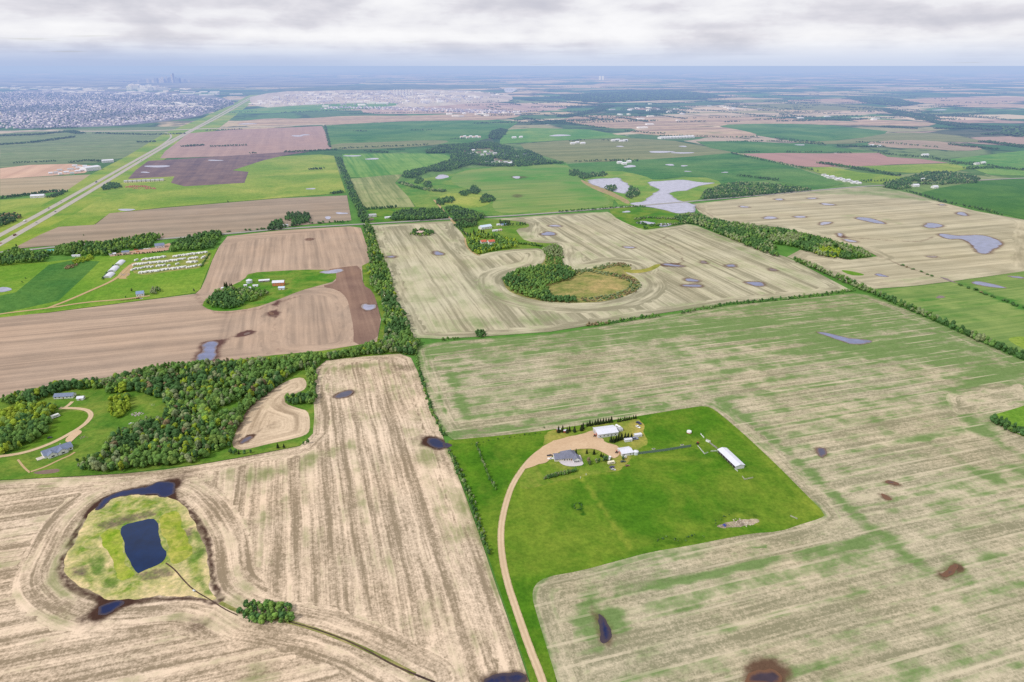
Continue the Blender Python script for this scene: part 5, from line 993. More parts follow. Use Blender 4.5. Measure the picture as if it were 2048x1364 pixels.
for px, py, h, c, l in [(1177, 926, 6.5, 'B', 'dark brownish tree at the end of the farmhouse terrace'), (1180, 930, 5, 'S', 'dark round tree beside the farmhouse terrace'), (1192, 927, 5.5, 'G', 'grey-green tree in the middle of the round lawn'), (1198, 925, 5, 'D', 'dark green tree on the round lawn'), (1209, 924, 7, 'F', 'bluish round tree beside the parked campers'), (1213, 922, 6, 'M', 'green tree next to the parked campers'), (1246, 921, 5, 'D', 'dark bushy tree in front of the smaller white garage'), (1088, 857, 2.5, 'D', 'small bush left of the red sheds')]:
    x, y = G(px, py); add_tree(x, y, h, 0.8, c, l, None)
for px, py, h in [(556, 897, 7), (568, 896, 5.5), (616, 888, 6), (607, 890, 4), (502, 907, 4.5), (461, 908, 6), (468, 910, 5), (478, 909, 5.5), (490, 908, 4.5), (472, 906, 5)]:
    if h in (7, 5.5): spr(px, py, h, 'pointed spruce at the mouth of the pocket field', 'spruces at the pocket field')
    else:
        x, y = G(px, py); add_tree(x, y, h, 0.85, 'D', 'bushy tree at the lower edge of the pocket field', 'bushes at the pocket field')
for px, py, h in [(450, 575, 12), (454, 576, 13), (461, 577, 11), (464, 576, 10)]: spr(px, py, h, 'tall dark spruce behind the oval grove', 'spruces behind the oval grove')
for i in range(10): spr(938 + random.uniform(0, 30), 464 + random.uniform(0, 14), random.uniform(9, 12), 'dark spruce along the lane to the red-roofed farm', 'spruces of the farm lane')
for i in range(12): spr(145 + random.uniform(0, 18), 497 + random.uniform(0, 12), random.uniform(11, 14), 'tall dark spruce in the grove along the range road', 'spruces of the range road grove')
for i in range(8): spr(266 + i * 4, 480 + random.uniform(-1, 1), random.uniform(10, 13), 'dark spruce in the row behind the blue-roofed workshop', 'spruces behind the blue workshop')
for px, py in [(544, 458), (548, 459), (575, 452), (590, 447), (596, 446), (603, 445), (610, 444)]: spr(px, py, random.uniform(9, 13), 'dark spruce at the lane-side yard', 'spruces of the lane-side yard')
for i in range(14): spr(775 + i * 2.6, 300 + random.uniform(-.6, .6), 8, 'small dark conifer in the avenue west of the wooded village', 'conifers of the avenue')
# ================================================================== buildings
C_ = {}
def mt(key, col, rough=0.6, var=0.12, scale=0.5, metal=0.0, spec=0.3):
    if key not in C_: C_[key] = m_flat(key, col, rough, var, scale, spec, metal)
    return C_[key]
def m_ribbed(key, col, pitch=0.9, axis=0, rough=0.45, dirt=0.25):
    """sheet metal with standing ribs and weathering"""
    if key in C_: return C_[key]
    t = NT(key); tc = t.n('ShaderNodeTexCoord').outputs['Object']
    s = t.n('ShaderNodeSeparateXYZ'); t.put(s.inputs[0], tc)
    f = t.math('FRACT', t.mul(s.outputs[axis], 1 / pitch)); rib = t.rng(t.math('ABSOLUTE', t.addm(f, -0.5)), 0.3, 0.5)
    n = t.rng(t.noise(tc, 0.35, 5, 0.65), 0.35, 0.7)
    c = t.mix(t.mul(n, dirt), col, tuple(x * 0.55 for x in col)); c = t.mix(t.mul(rib, 0.35), c, tuple(x * 0.7 for x in col))
    C_[key] = t.out(c, rough, 0.4, bump=rib, bstr=0.4, bdist=0.06); return C_[key]
def m_shingle(key, col):
    if key in C_: return C_[key]
    t = NT(key); tc = t.n('ShaderNodeTexCoord').outputs['Object']
    b = t.n('ShaderNodeTexBrick'); t.put(b.inputs['Vector'], tc); b.inputs['Scale'].default_value = 1.6
    b.inputs['Mortar Size'].default_value = 0.02
    b.inputs['Color1'].default_value = (*col, 1); b.inputs['Color2'].default_value = (*[x * 0.75 for x in col], 1); b.inputs['Mortar'].default_value = (*[x * 0.5 for x in col], 1)
    n = t.rng(t.noise(tc, 0.5, 4), 0.3, 0.7)
    C_[key] = t.out(t.mix(t.mul(n, 0.4), b.outputs[0], tuple(x * 1.35 for x in col)), 0.85, 0.15); return C_[key]
WHITE = mt('white_siding', (0.72, 0.72, 0.73)); WROOF = m_ribbed('white_metal_roof', (0.66, 0.67, 0.76)); WWALL = m_ribbed('white_metal_wall', (0.66, 0.67, 0.71), 0.7)
GLASS = mt('dark_glass', (0.03, 0.035, 0.045), 0.12, 0.1, spec=0.6); DARK = mt('dark_opening', (0.03, 0.028, 0.028), 0.9)
SHIN = m_shingle('slate_shingles', (0.19, 0.20, 0.27)); SHINB = m_shingle('blue_shingles', (0.19, 0.23, 0.34)); SHINR = m_shingle('red_shingles', (0.55, 0.14, 0.09))
CREAM = mt('cream_siding', (0.66, 0.62, 0.55)); GALV = m_ribbed('galvanised', (0.55, 0.60, 0.66), 0.5, 2, 0.35); REDP = mt('red_paint', (0.42, 0.06, 0.05)); ORANGE = mt('orange_wall', (0.62, 0.22, 0.10))
BLUEM = m_ribbed('blue_metal_roof', (0.20, 0.29, 0.46)); TEAL = m_ribbed('teal_roof', (0.10, 0.42, 0.38)); BROWNR = m_shingle('brown_shingles', (0.22, 0.16, 0.13)); GREYR = m_ribbed('grey_roof', (0.42, 0.43, 0.46))
WOODG = mt('weathered_wood', (0.30, 0.29, 0.27), 0.9, 0.3); WOODP = mt('pale_wood', (0.52, 0.48, 0.42), 0.9, 0.25); RUBBER = mt('rubber', (0.02, 0.02, 0.022), 0.8); CONC = mt('grey_concrete', (0.5, 0.49, 0.47), 0.9)

def place(name, A, B, W, label, cat, group=None):
    """empty at the middle of a footprint whose front edge runs from pixel A to pixel B"""
    a, b = np.array(G(*A)), np.array(G(*B)); L = np.linalg.norm(b - a); an = math.atan2(*(b - a)[::-1])
    n = np.array([-math.sin(an), math.cos(an)]); c = (a + b) / 2 + n * W / 2
    o = empty(name, (c[0], c[1], 0.45), an); tag(o, label, cat, group); return o, L
def gable(o, L, W, h, rise, wall, roof, ov=0.5, th=0.25):
    w = MB(); w.prism([(-W / 2, -.5), (W / 2, -.5), (W / 2, h), (0, h + rise), (-W / 2, h)], -L / 2, L / 2); w.build('wall', wall, o)
    s = rise / (W / 2); r = MB()
    r.prism([(-W / 2 - ov, h - s * ov + .04), (0, h + rise + .04), (W / 2 + ov, h - s * ov + .04), (W / 2 + ov, h - s * ov + th), (0, h + rise + th + .06), (-W / 2 - ov, h - s * ov + th)], -L / 2 - ov, L / 2 + ov)
    return r.build('roof', roof, o)
def hip(o, L, W, h, rise, wall, roof, cx=0, cy=0, ov=0.6, wname='wall', rname='roof'):
    w = MB(); w.box(cx, cy, -.5, L, W, h + .5); w.build(wname, wall, o)
    a, b = L / 2 + ov, W / 2 + ov; r = max(a - b, 0.05); q = max(b - a, 0)
    m = MB(); m.add([(cx - a, cy - b, h - .1), (cx + a, cy - b, h - .1), (cx + a, cy + b, h - .1), (cx - a, cy + b, h - .1), (cx - r, cy - q, h + rise), (cx + r, cy + q, h + rise), (cx - a, cy - b, h + .12), (cx + a, cy - b, h + .12), (cx + a, cy + b, h + .12), (cx - a, cy + b, h + .12)],
        [(3, 2, 1, 0), (0, 1, 7, 6), (1, 2, 8, 7), (2, 3, 9, 8), (3, 0, 6, 9), (6, 7, 5, 4), (8, 9, 4, 5), (7, 8, 5), (9, 6, 4)])
    return m.build(rname, roof, o)
def opening(o, name, x, y, z, lx, ly, lz, mat, frame=True, fmat=None):
    f = MB().box(x, y, z, lx, ly, lz).build(name, mat, o); return f
def win(o, x, W, z, wd=1.4, ht=1.2, side=-1, wallmat=None):
    f = MB().box(x, side * (W / 2 + .03), z, wd + .24, .10, ht + .24).build('window', WHITE, o)
    MB().box(x, side * (W / 2 + .07), z + .12, wd, .08, ht).build('pane', GLASS, f)
def wine(o, L, y, z, wd=1.4, ht=1.2, side=-1):
    f = MB().box(side * (L / 2 + .03), y, z, .10, wd + .24, ht + .24).build('window', WHITE, o)
    MB().box(side * (L / 2 + .07), y, z + .12, .08, wd, ht).build('pane', GLASS, f)
def house(name, label, cat, A, B, W, h, rise, wall, roof, group=None, wins=4, door=True, chim=False, big=False):
    o, L = place(name, A, B, W, label, cat, group)
    rf = gable(o, L, W, h, rise, wall, roof)
    if big:
        d = MB().box(-L / 2 - .06, 0, 0, .12, min(5, W * .45), min(4, h * .85)).build('door', GREYR, o)
    elif door:
        d = MB().box(0, -W / 2 - .05, 0, 1.1, .12, 2.1).build('door', mt('brown_door', (0.2, 0.1, 0.06)), o)
    for i in range(wins):
        x = -L / 2 + L * (i + .5) / wins
        if abs(x) > 1.3 or big: win(o, x, W, h * .38)
    wine(o, L, 0 if not big else W * .33, h * .4)
    wine(o, L, 0, h * .4, side=1)
    if chim: MB().box(L * .2, .3, h + rise * .6, .8, .8, rise * .4 + 1.0).build('chimney', CONC, rf)
    return o, L
# ---- acreage: the grey-roofed farmhouse
o, _ = place('farmhouse', (1122, 925), (1160, 922.5), 13, 'large farmhouse with a steep slate-grey hipped roof and attached garage on a pale terrace', 'house')
rf = hip(o, 14, 12.5, 3.3, 5.6, CREAM, SHIN, -0.6, 0.8)
MB().box(1.5, 2.4, 7.2, .9, .9, 1.6).build('chimney', CONC, rf)
o2 = MB(); o2.prism([(-5.2, -.5), (5.2, -.5), (5.2, 2.9), (0, 5.6), (-5.2, 2.9)], -15.2, -7.2); o2.build('garage_wall', CREAM, o)
r2 = MB(); r2.prism([(-5.8, 2.62), (0, 5.65), (5.8, 2.62), (5.8, 2.9), (0, 5.95), (-5.8, 2.9)], -15.8, -5.0); r2.build('garage_roof', SHIN, o)
for y in (-2.4, 2.4): MB().box(-15.27, y, 0, .12, 3.6, 2.3).build('garage_door', WHITE, o)
fw = MB(); fw.add([(2.4, -9.4, -.5), (9.0, -9.4, -.5), (9.0, -4, -.5), (2.4, -4, -.5), (2.4, -9.4, 3.1), (9.0, -9.4, 3.1), (9.0, -4, 3.1), (2.4, -4, 3.1), (5.7, -9.4, 5.6), (5.7, -4, 5.6)], [(0, 1, 5, 8, 4), (1, 2, 6, 5), (2, 3, 7, 9, 6), (3, 0, 4, 7), (0, 3, 2, 1)]); fw.build('wing_wall', WHITE, o)
fr = MB(); fr.add([(1.8, -9.9, 2.75), (5.7, -9.9, 5.7), (9.6, -9.9, 2.75), (9.6, -9.9, 3.0), (5.7, -9.9, 6.0), (1.8, -9.9, 3.0), (1.8, -1, 2.75), (5.7, -1, 5.7), (9.6, -1, 2.75), (9.6, -1, 3.0), (5.7, -1, 6.0), (1.8, -1, 3.0)], [(0, 1, 2, 3, 4, 5), (11, 10, 9, 8, 7, 6), (5, 4, 10, 11), (4, 3, 9, 10), (0, 6, 7, 1), (1, 7, 8, 2), (2, 8, 9, 3), (5, 11, 6, 0)]); fr.build('wing_roof', SHIN, o)
for x in (3.8, 5.7, 7.6):
    f = MB().box(x, -9.45, .5, 1.5, .1, 2.0).build('window', WHITE, o); MB().box(x, -9.49, .62, 1.25, .1, 1.75).build('pane', GLASS, f)
for x in (-5.6, -3.2, -0.8):
    f = MB().box(x, -5.50, .9, 1.5, .1, 1.4).build('window', WHITE, o); MB().box(x, -5.54, 1.02, 1.25, .1, 1.15).build('pane', GLASS, f)
MB().box(1.2, -5.52, 0, 1.1, .12, 2.1).build('door', mt('brown_door', (0.2, 0.1, 0.06)), o)
dk = MB(); dk.box(8.6, -1.2, -.2, 6.6, 9.0, .75)
dko = dk.build('deck', mt('pale_deck', (0.66, 0.63, 0.66), 0.8), o)
rl = MB()
for y in np.linspace(-5.6, 3.2, 9): rl.box(11.8, y, .5, .1, .1, 1.0)
rl.box(11.8, -1.2, 1.5, .1, 9.0, .1); rl.box(9.3, -5.6, 1.5, 5.1, .1, .1); rl.build('railing', DARK, dko)
# ---- workshop, garage, bin, barn
o, L = place('workshop', (1196, 877.3), (1236, 872), 15, 'long white metal workshop with a low white roof at the top of the gravel yard', 'workshop')
gable(o, L, 15, 4.3, 1.7, WWALL, WROOF)
for x in np.linspace(-L / 2 + 2.5, L / 2 - 3, 5): win(o, x, 15, 1.4, 1.3, 1.1)
MB().box(-L / 2 - .06, -2.5, 0, .12, 4.2, 3.6).build('door', mt('pale_red_door', (0.45, 0.2, 0.15)), o); MB().box(-L / 2 - .06, 3.5, 0, .12, 4.2, 3.6).build('door', GREYR, o)
o, L = place('garage', (1244, 914), (1266, 910.6), 11, 'smaller white garage with a pale roof and a round steel bin at its end', 'garage')
gable(o, L, 11, 3.1, 1.3, WWALL, WROOF)
win(o, -L / 2 + 2, 11, 1.0, 1.2, 1.2); win(o, L / 2 - 3, 11, 1.0, 1.2, 1.0); MB().box(-L / 2 - .06, 0, 0, .12, 4.5, 2.6).build('door', mt('pale_red_door', (0.45, 0.2, 0.15)), o)
x, y = G(1271.5, 909); o = empty('grain_bin', (x, y, .45)); tag(o, 'round galvanised grain bin beside the smaller white garage', 'grain bin')
MB().cyl(0, 0, 0, 2.5, 3.4, 20).build('wall', GALV, o); MB().cyl(0, 0, 3.4, 2.65, 1.1, 20, .35).build('roof', WROOF, o)
o, L = place('barn', (1435, 906), (1470.5, 940), 9.5, 'long open-fronted cattle barn with a white ridged roof in the pasture', 'barn')
o.rotation_euler.z += 0
w = MB(); hw = 4.75; w.box(0, hw - .1, -.5, L, .2, 4.2); w.box(L / 2 - .1, 0, -.5, .2, 9.1, 4.2); w.box(-L / 2 + .1, 0, -.5, .2, 9.1, 4.2); w.build('wall', WWALL, o)
g = MB(); g.prism([(-hw, 3.7), (hw, 3.7), (0, 5.0)], L / 2 - .2, L / 2); g.prism([(-hw, 3.7), (hw, 3.7), (0, 5.0)], -L / 2, -L / 2 + .2); g.build('gable_wall', WWALL, o)
r = MB(); r.prism([(-hw - .6, 3.55), (0, 5.05), (hw + .6, 3.55), (hw + .6, 3.8), (0, 5.3), (-hw - .6, 3.8)], -L / 2 - .5, L / 2 + .5); r.build('roof', WROOF, o)
for x in np.linspace(-L / 2 + .5, L / 2 - .5, 8): MB().box(x, -hw + .15, -.4, .3, .3, 4.0).build('post', WOODG, o)
MB().box(0, 0, .02, L - .6, 8.8, .12).build('floor', mt('barn_floor', (0.07, 0.06, 0.05), 0.95), o)
def shed(name, label, cat, A, B, W, h, wall, roof, rise=.5):
    o, L = place(name, A, B, W, label, cat); gable(o, L, W, h, rise, wall, roof, .15, .12)
    MB().box(L * .2, -W / 2 - .04, 0, 1.0, .1, 1.9).build('door', GREYR, o); return o
shed('storage_container', 'white storage trailer standing at the right end of the spruce clump', 'container', (1250, 885.5), (1264.5, 883.7), 3.4, 2.7, WWALL, WROOF, .25)
shed('storage_container', 'white box trailer parked behind the spruce clump, farther from the house', 'container', (1270, 876), (1284, 874), 3.6, 2.8, WWALL, WROOF, .25)
shed('lean_shed', 'small white lean-to shed with dark shade at the end of the long workshop', 'shed', (1237, 864.5), (1246, 863), 6, 2.4, WWALL, GREYR, .4)
for A, B, lab, rf_ in (((1114.5, 864.8), (1121.5, 864), 'small red shed with a white roof, left of the pair among the spruces', WROOF), ((1127.5, 866.8), (1136, 865.6), 'red shed with a dark front, right of the pair among the spruces', WROOF)):
    shed('red_shed', lab, 'shed', A, B, 3.2, 2.3, REDP, rf_, .6)
# ---- fences
def fence(name, label, pts, h, mat, post=2.6, gap=0.0, solid=True, th=.12):
    Lp = GP(pts); o = empty(name, (Lp[0][0], Lp[0][1], .45)); tag(o, label, 'fence'); b = MB(); p0 = Lp[0]; ps_ = []
    for a, c in zip(Lp[:-1], Lp[1:]):
        l = np.linalg.norm(c - a); an = math.atan2(*(c - a)[::-1]); m = (a + c) / 2 - p0
        if solid: b.box(m[0], m[1], .15, l, th, h - .15, an)
        else:
            for z in (.45, .95, 1.45): b.box(m[0], m[1], z, l, .09, .2, an)
        for k in range(int(l / post) + 1): ps_.append((a + (c - a) * min(1, k * post / l)) - p0)
    b.build('board_panel', mat, o)
    for q in ps_[:100]: MB().box(q[0], q[1], -.3, .2, .2, h + (.1 if solid else .4)).build('post', mat if solid else WOODG, o)
    return o
GREENF = m_ribbed('green_boards', (0.13, 0.19, 0.17), 0.4)
fence('windbreak_fence', 'tall dark green board fence running from the steel bin across the pasture', [(1278, 909.5), (1300, 906.8), (1330, 903), (1360, 898), (1382, 894.6)], 2.8, GREENF, 4)
fence('corral_fence', 'white rail fence turning a corner in front of the barn', [(1395, 893.5), (1402, 902), (1409, 910), (1416, 907)], 1.7, WHITE, 3, solid=False)
fence('corral_fence', 'short white rail fence joining the corner rails to the barn', [(1421, 904.5), (1436, 903.6)], 1.7, WHITE, 3, solid=False)
fence('corral_fence', 'white feed bunk rails slanting behind the barn', [(1401, 869.5), (1408, 877.5)], 1.5, WHITE, 3)
fence('corral_fence', 'dark plank fence leading from the loading chute to the barn', [(1412, 881), (1422, 890), (1434, 899)], 2.0, WOODG, 3)
fence('corral_fence', 'white L-shaped rails in the pasture below the barn', [(1484, 955), (1489, 961), (1506, 957.5)], 1.6, WOODP, 3, solid=False)
fence('corral_fence', 'short pale gate rails at the lower corner of the barn', [(1469, 939.5), (1475, 945)], 1.6, WHITE, 3, solid=False)
fence('corral_fence', 'thin broken rails near the far corner of the pasture', [(1580, 1034), (1594, 1040)], 1.2, WOODP, 3, solid=False)
def thing_at(name, px, py, label, cat, rz=0.0, group=None):
    x, y = G(px, py); o = empty(name, (x, y, .45), rz); return tag(o, label, cat, group)
o = thing_at('bale_feeder', 1378, 866.5, 'round white cattle feeder with a red base in the pasture', 'feeder')
MB().cyl(0, 0, 0, 2.5, .9, 20).build('base', REDP, o); MB().cyl(0, 0, .9, 2.6, 1.5, 20, 2.4).build('bale', WHITE, o)
for px, py, lab in [(1307, 899.5, 'pale trough on the grass above the dark board fence'), (1364, 891.5, 'pale trough beside the far end of the dark board fence')]:
    o = thing_at('water_trough', px, py, lab, 'trough', .3)
    MB().box(0, 0, 0, 3.0, 1.4, .8, 0, 1.1).build('tub', mt('pale_tub', (0.7, 0.68, 0.55)), o); MB().box(0, 0, .8, 2.8, 1.2, .05).build('water', GLASS, o)
o = thing_at('loading_chute', 1415, 885, 'white cattle chute at the corner of the corral', 'chute', -.8)
MB().box(0, 0, 0, 4.5, .2, 1.9).build('panel', WHITE, o); MB().box(0, 1.6, 0, 4.5, .2, 1.9).build('panel', WHITE, o); MB().box(0, .8, .2, 4.4, 1.3, .2).build('floor', WOODG, o)
# ---- vehicles
PAINT = {}
def paint(key, c): return mt('paint_' + key, c, 0.3, 0.05, spec=0.5)
def vehicle(name, label, cat, px, py, rz, kind='car', col=('white', (0.8, 0.8, 0.8)), group=None, k=1.0, wheels=True):
    o = thing_at(name, px, py, label, cat, rz, group); p = paint(*col)
    if kind in ('car', 'pickup'):
        l, w = (4.6, 1.8) if kind == 'car' else (5.6, 2.0); l *= k; w *= k
        b = MB(); b.add([(x * l / 2, s * w / 2, z * k) for s in (-1, 1) for x, z in ((-1, .35), (1, .35), (1, .75), (.45, .95), (-1, .98))], [(4, 3, 2, 1, 0), (5, 6, 7, 8, 9), (0, 1, 6, 5), (1, 2, 7, 6), (2, 3, 8, 7), (3, 4, 9, 8), (4, 0, 5, 9)]); b.build('body', p, o)
        x0, x1 = (-.8, .42) if kind == 'car' else (-.15, .5)
        c = MB(); c.add([(x * l / 2, s * w / 2 * q, z * k) for s in (-1, 1) for x, z, q in ((x0, .97, .97), (x1, .95, .97), (x1 - .25, 1.48, .8), (x0 + .2, 1.5, .8))], [(3, 2, 1, 0), (4, 5, 6, 7), (0, 1, 5, 4), (1, 2, 6, 5), (3, 0, 4, 7), (2, 3, 7, 6)]); c.build('cabin', GLASS, o)
        rf_ = MB(); rf_.box((x0 + x1) / 2 * l / 2, 0, 1.49 * k, (x1 - x0) * l / 2 * .62, w * .76, .05 * k); rf_.build('cab_roof', p, o)
        r, xs = .34 * k, (-.62, .62)
    elif kind == 'truck':
        l, w = 14.0 * k, 2.6 * k; MB().box(-1.5 * k, 0, 1.1 * k, l - 4 * k, w, 2.8 * k).build('cargo_box', p, o)
        MB().box(l / 2 - 2 * k, 0, .6 * k, 2.6 * k, 2.4 * k, 2.6 * k, 0, .9).build('cab', paint('cab', (0.5, 0.1, 0.08)), o); MB().box(-1 * k, 0, .7 * k, l - 2.2 * k, 1.2 * k, .4 * k).build('chassis', RUBBER, o)
        r, xs = .5 * k, (-.8, -.62, .55, .85)
    else:                                                # camper
        l, w, h = 7.6 * k, 2.5 * k, 2.6 * k
        b = MB(); b.prism([(-l / 2, .55), (l / 2, .55), (l / 2, 1.9 * k), (l / 2 - .6 * k, h + .5), (-l / 2, h + .5)], -w / 2, w / 2)
        b.v = [(y, x, z) for x, y, z in b.v]; b.f = [f[::-1] for f in b.f]; b.build('body', p, o)
        MB().box(0, -w / 2 - .03, 1.6, l * .6, .06, .6).build('window', GLASS, o); MB().box(0, 0, h + .5, 1.0, .8, .25).build('roof_unit', WHITE, o)
        MB().box(l / 2 + .5, 0, .5, 1.2, .2, .15).build('tow_bar', RUBBER, o)
        r, xs = .36, (-.12, .1)
    for x in xs:
        for s in (-1, 1): MB().cyl(x * l / 2, s * (w / 2 - .12), 0, r, .24, 10, axis='y').build('wheel', RUBBER, o)
    return o
WHT = ('white', (0.82, 0.82, 0.83))
vehicle('pickup', 'black pickup truck parked at the garage end of the grey farmhouse', 'pickup', 1099.5, 912.5, .2, 'pickup', ('black', (0.02, 0.02, 0.03)))
vehicle('pickup', 'white pickup truck parked beside the black one at the farmhouse', 'pickup', 1100.5, 918.5, .2, 'pickup', WHT)
vehicle('camper_trailer', 'white camper nearest the round tree, first of the parked cluster', 'camper', 1219, 919.5, 1.2, 'camper', WHT, k=.8)
vehicle('camper_trailer', 'cream camper in the middle of the parked cluster below the gravel loop', 'camper', 1222.5, 928.5, .3, 'camper', ('cream', (0.78, 0.72, 0.55)), k=.95)
vehicle('parked_car', 'dark purple-blue car at the lower end of the camper cluster', 'car', 1224, 936, .4, 'car', ('violet', (0.07, 0.06, 0.16)), k=1.15)
vehicle('parked_car', 'pale grey car lowest of the camper cluster', 'car', 1226.5, 940.5, -.3, 'car', ('silver', (0.5, 0.5, 0.52)))
vehicle('camper_trailer', 'small white trailer tucked beside the bushy tree at the garage corner', 'camper', 1249, 917, .4, 'camper', WHT, k=.6)
vehicle('parked_car', 'dark green car half under the bushy tree at the garage corner', 'car', 1246, 925, .2, 'car', ('green', (0.05, 0.09, 0.07)), k=1.1)
vehicle('parked_car', 'rusty brown machine on the grass right of the campers', 'machine', 1255, 933, .3, 'car', ('rust', (0.25, 0.12, 0.06)))
vehicle('parked_car', 'white vehicle in the mown corner above the trailers', 'car', 1276, 855.5, -.9, 'car', WHT, k=1.2)
vehicle('parked_car', 'dark blue vehicle at the corner of the mown yard', 'car', 1277.5, 848, -.9, 'car', ('navy', (0.03, 0.035, 0.12)), k=1.4)
vehicle('camper_trailer', 'white camper behind the far end of the long workshop', 'camper', 1236, 856.5, -.9, 'camper', WHT, k=.9)
vehicle('flatbed_trailer', 'low blue-grey boat trailer between the two white storage trailers', 'trailer', 1269, 879.5, .2, 'car', ('slate', (0.22, 0.24, 0.34)), k=1.7)
def tractor(px, py, rz, label):
    o = thing_at('tractor', px, py, label, 'tractor', rz)
    MB().box(.9, 0, .8, 2.2, .9, .9).build('hood', REDP, o); MB().box(-.6, 0, .9, 1.4, 1.4, 1.9, 0, .85).build('cabin', GLASS, o); MB().box(-.6, 0, 2.8, 1.3, 1.3, .12).build('cab_roof', REDP, o)
    for s in (-1, 1):
        MB().cyl(-.8, s * .95, 0, .85, .5, 14, axis='y').build('wheel', RUBBER, o); MB().cyl(1.5, s * .75, 0, .5, .35, 12, axis='y').build('wheel', RUBBER, o)
tractor(1395, 889, .8, 'red tractor by the corral at the end of the dark fence')
tractor(1189, 873.5, 1.4, 'red tractor in front of the end wall of the long workshop')
tractor(1233, 906.5, 1.2, 'red tractor in front of the smaller white garage')
# rubble pile things in the pasture
def heap(name, px, py, r, h, mat, label, cat, n=26, group=None):
    o = thing_at(name, px, py, label, cat, 0, group); b = MB()
    for i in range(n):
        a, q = random.uniform(0, 6.28), r * math.sqrt(random.random()); s = random.uniform(.25, .6) * h
        b.box(q * math.cos(a), q * math.sin(a) * .7, -.1, s * 2.2, s * 1.5, s * 1.1, a, .6)
    b.build('rubble', mat, o); return o
heap('stone_heap', 1484, 1046, 8, 1.2, mt('pale_stone', (0.5, 0.44, 0.36), .9, .3), 'heap of pale stones and earth in the dip of the pasture', 'heap', 40)
heap('scrap_heap', 1450, 1052, 2.4, 1.4, mt('blue_tarp', (0.05, 0.07, 0.3)), 'small blue tarp heap at the left end of the stones', 'heap', 8)
for px, py, lab in [(1161, 958, 'white marker post left of the pair below the hedge'), (1172, 952, 'white marker post at the garden corner below the hedge')]:
    o = thing_at('marker_post', px, py, lab, 'post'); MB().box(0, 0, -.2, .25, .25, 2.2).build('post', WHITE, o); MB().box(0, 0, 1.5, .9, .1, .5).build('board', WHITE, o)
# culvert at the dugout
o = thing_at('culvert_pipe', 388.5, 1183, 'pale culvert end where the dugout ditch begins', 'pipe', -.6); MB().cyl(0, 0, .2, .6, 2.4, 12, axis='x').build('pipe', GALV, o); MB().box(1.2, 0, 0, .2, 1.8, 1.2).build('headwall', CONC, o)
# ---- farmyard at the left
o, L = place('farmhouse', (90, 918.5), (147, 899), 11.5, 'long blue-grey roofed farmhouse with white walls beside the curved gravel drive', 'house')
rf = gable(o, L, 11.5, 3.2, 3.2, WHITE, SHINB)
for x, q in ((-6, 8), (3, 9)):
    cw = MB(); cw.prism([(-q / 2, -.5), (q / 2, -.5), (q / 2, 3.3), (0, 5.6), (-q / 2, 3.3)], -9.0, 0.5); cw.v = [(y + x, a, z) for a, y, z in cw.v]; cw.f = [f[::-1] for f in cw.f]; cw.build('gable_wall', WHITE, o)
    cr_ = MB(); cr_.prism([(-q / 2 - .5, 3.0), (0, 5.68), (q / 2 + .5, 3.0), (q / 2 + .5, 3.25), (0, 5.95), (-q / 2 - .5, 3.25)], -9.5, 0.5); cr_.v = [(y + x, a, z) for a, y, z in cr_.v]; cr_.f = [f[::-1] for f in cr_.f]; cr_.build('gable_roof', SHINB, o)
    f = MB().box(x, -9.05, .8, 3.0, .1, 1.6).build('window', WHITE, o); MB().box(x, -9.09, .92, 2.7, .1, 1.35).build('pane', GLASS, f)
MB().box(4.0, .2, 5.6, 1.0, 1.0, 2.0).build('chimney', CONC, rf)
for x in np.linspace(-L / 2 + 2, L / 2 - 2, 6): 
    if abs(x + 6) > 5 and abs(x - 3) > 5.4: win(o, x, 11.5, 1.0, 1.6, 1.2)
for y in (-2.6, 2.6): MB().box(L / 2 + .06, y, 0, .12, 3.4, 2.4).build('garage_door', WHITE, o)
MB().box(-L / 2 - 3, -2, -.2, 6, 6, .8).build('deck', WOODP, o)
house('bungalow', 'pale blue-roofed bungalow half hidden by trees at the top of the curved drive', 'house', (108, 799), (146, 797), 9, 2.8, 2.2, WHITE, SHINB, wins=5)
house('garden_shed', 'white shed with a white roof next to the bungalow', 'shed', (154, 802), (167, 801), 6, 2.6, 1.4, WHITE, WROOF, wins=1)
vehicle('camper_trailer', 'long white camper parked on the mown lawn inside the curved drive', 'camper', 111.5, 835.5, .95, 'camper', WHT, k=1.15)
vehicle('parked_car', 'white car at the edge of the dark wood below the scrap heap', 'car', 263, 849, .5, 'car', WHT)
vehicle('parked_car', 'dark car parked on the lawn beside the curved drive', 'car', 100, 877, .4, 'car', ('black', (0.02, 0.02, 0.03)))
heap('scrap_heap', 275, 829, 7, 1.6, mt('grey_scrap', (0.42, 0.36, 0.36), .7, .35), 'heap of greyish scrap in the clearing of the wood', 'heap', 34)
heap('lumber_pile', 303, 811, 5, .7, WOODP, 'low pale pile of boards in the upper clearing', 'pile', 12)
heap('earth_heap', 168, 876, 4, 1.0, mt('brown_earth', (0.3, 0.24, 0.17), .95), 'small earth heap at the end of the long farmhouse', 'heap', 20)
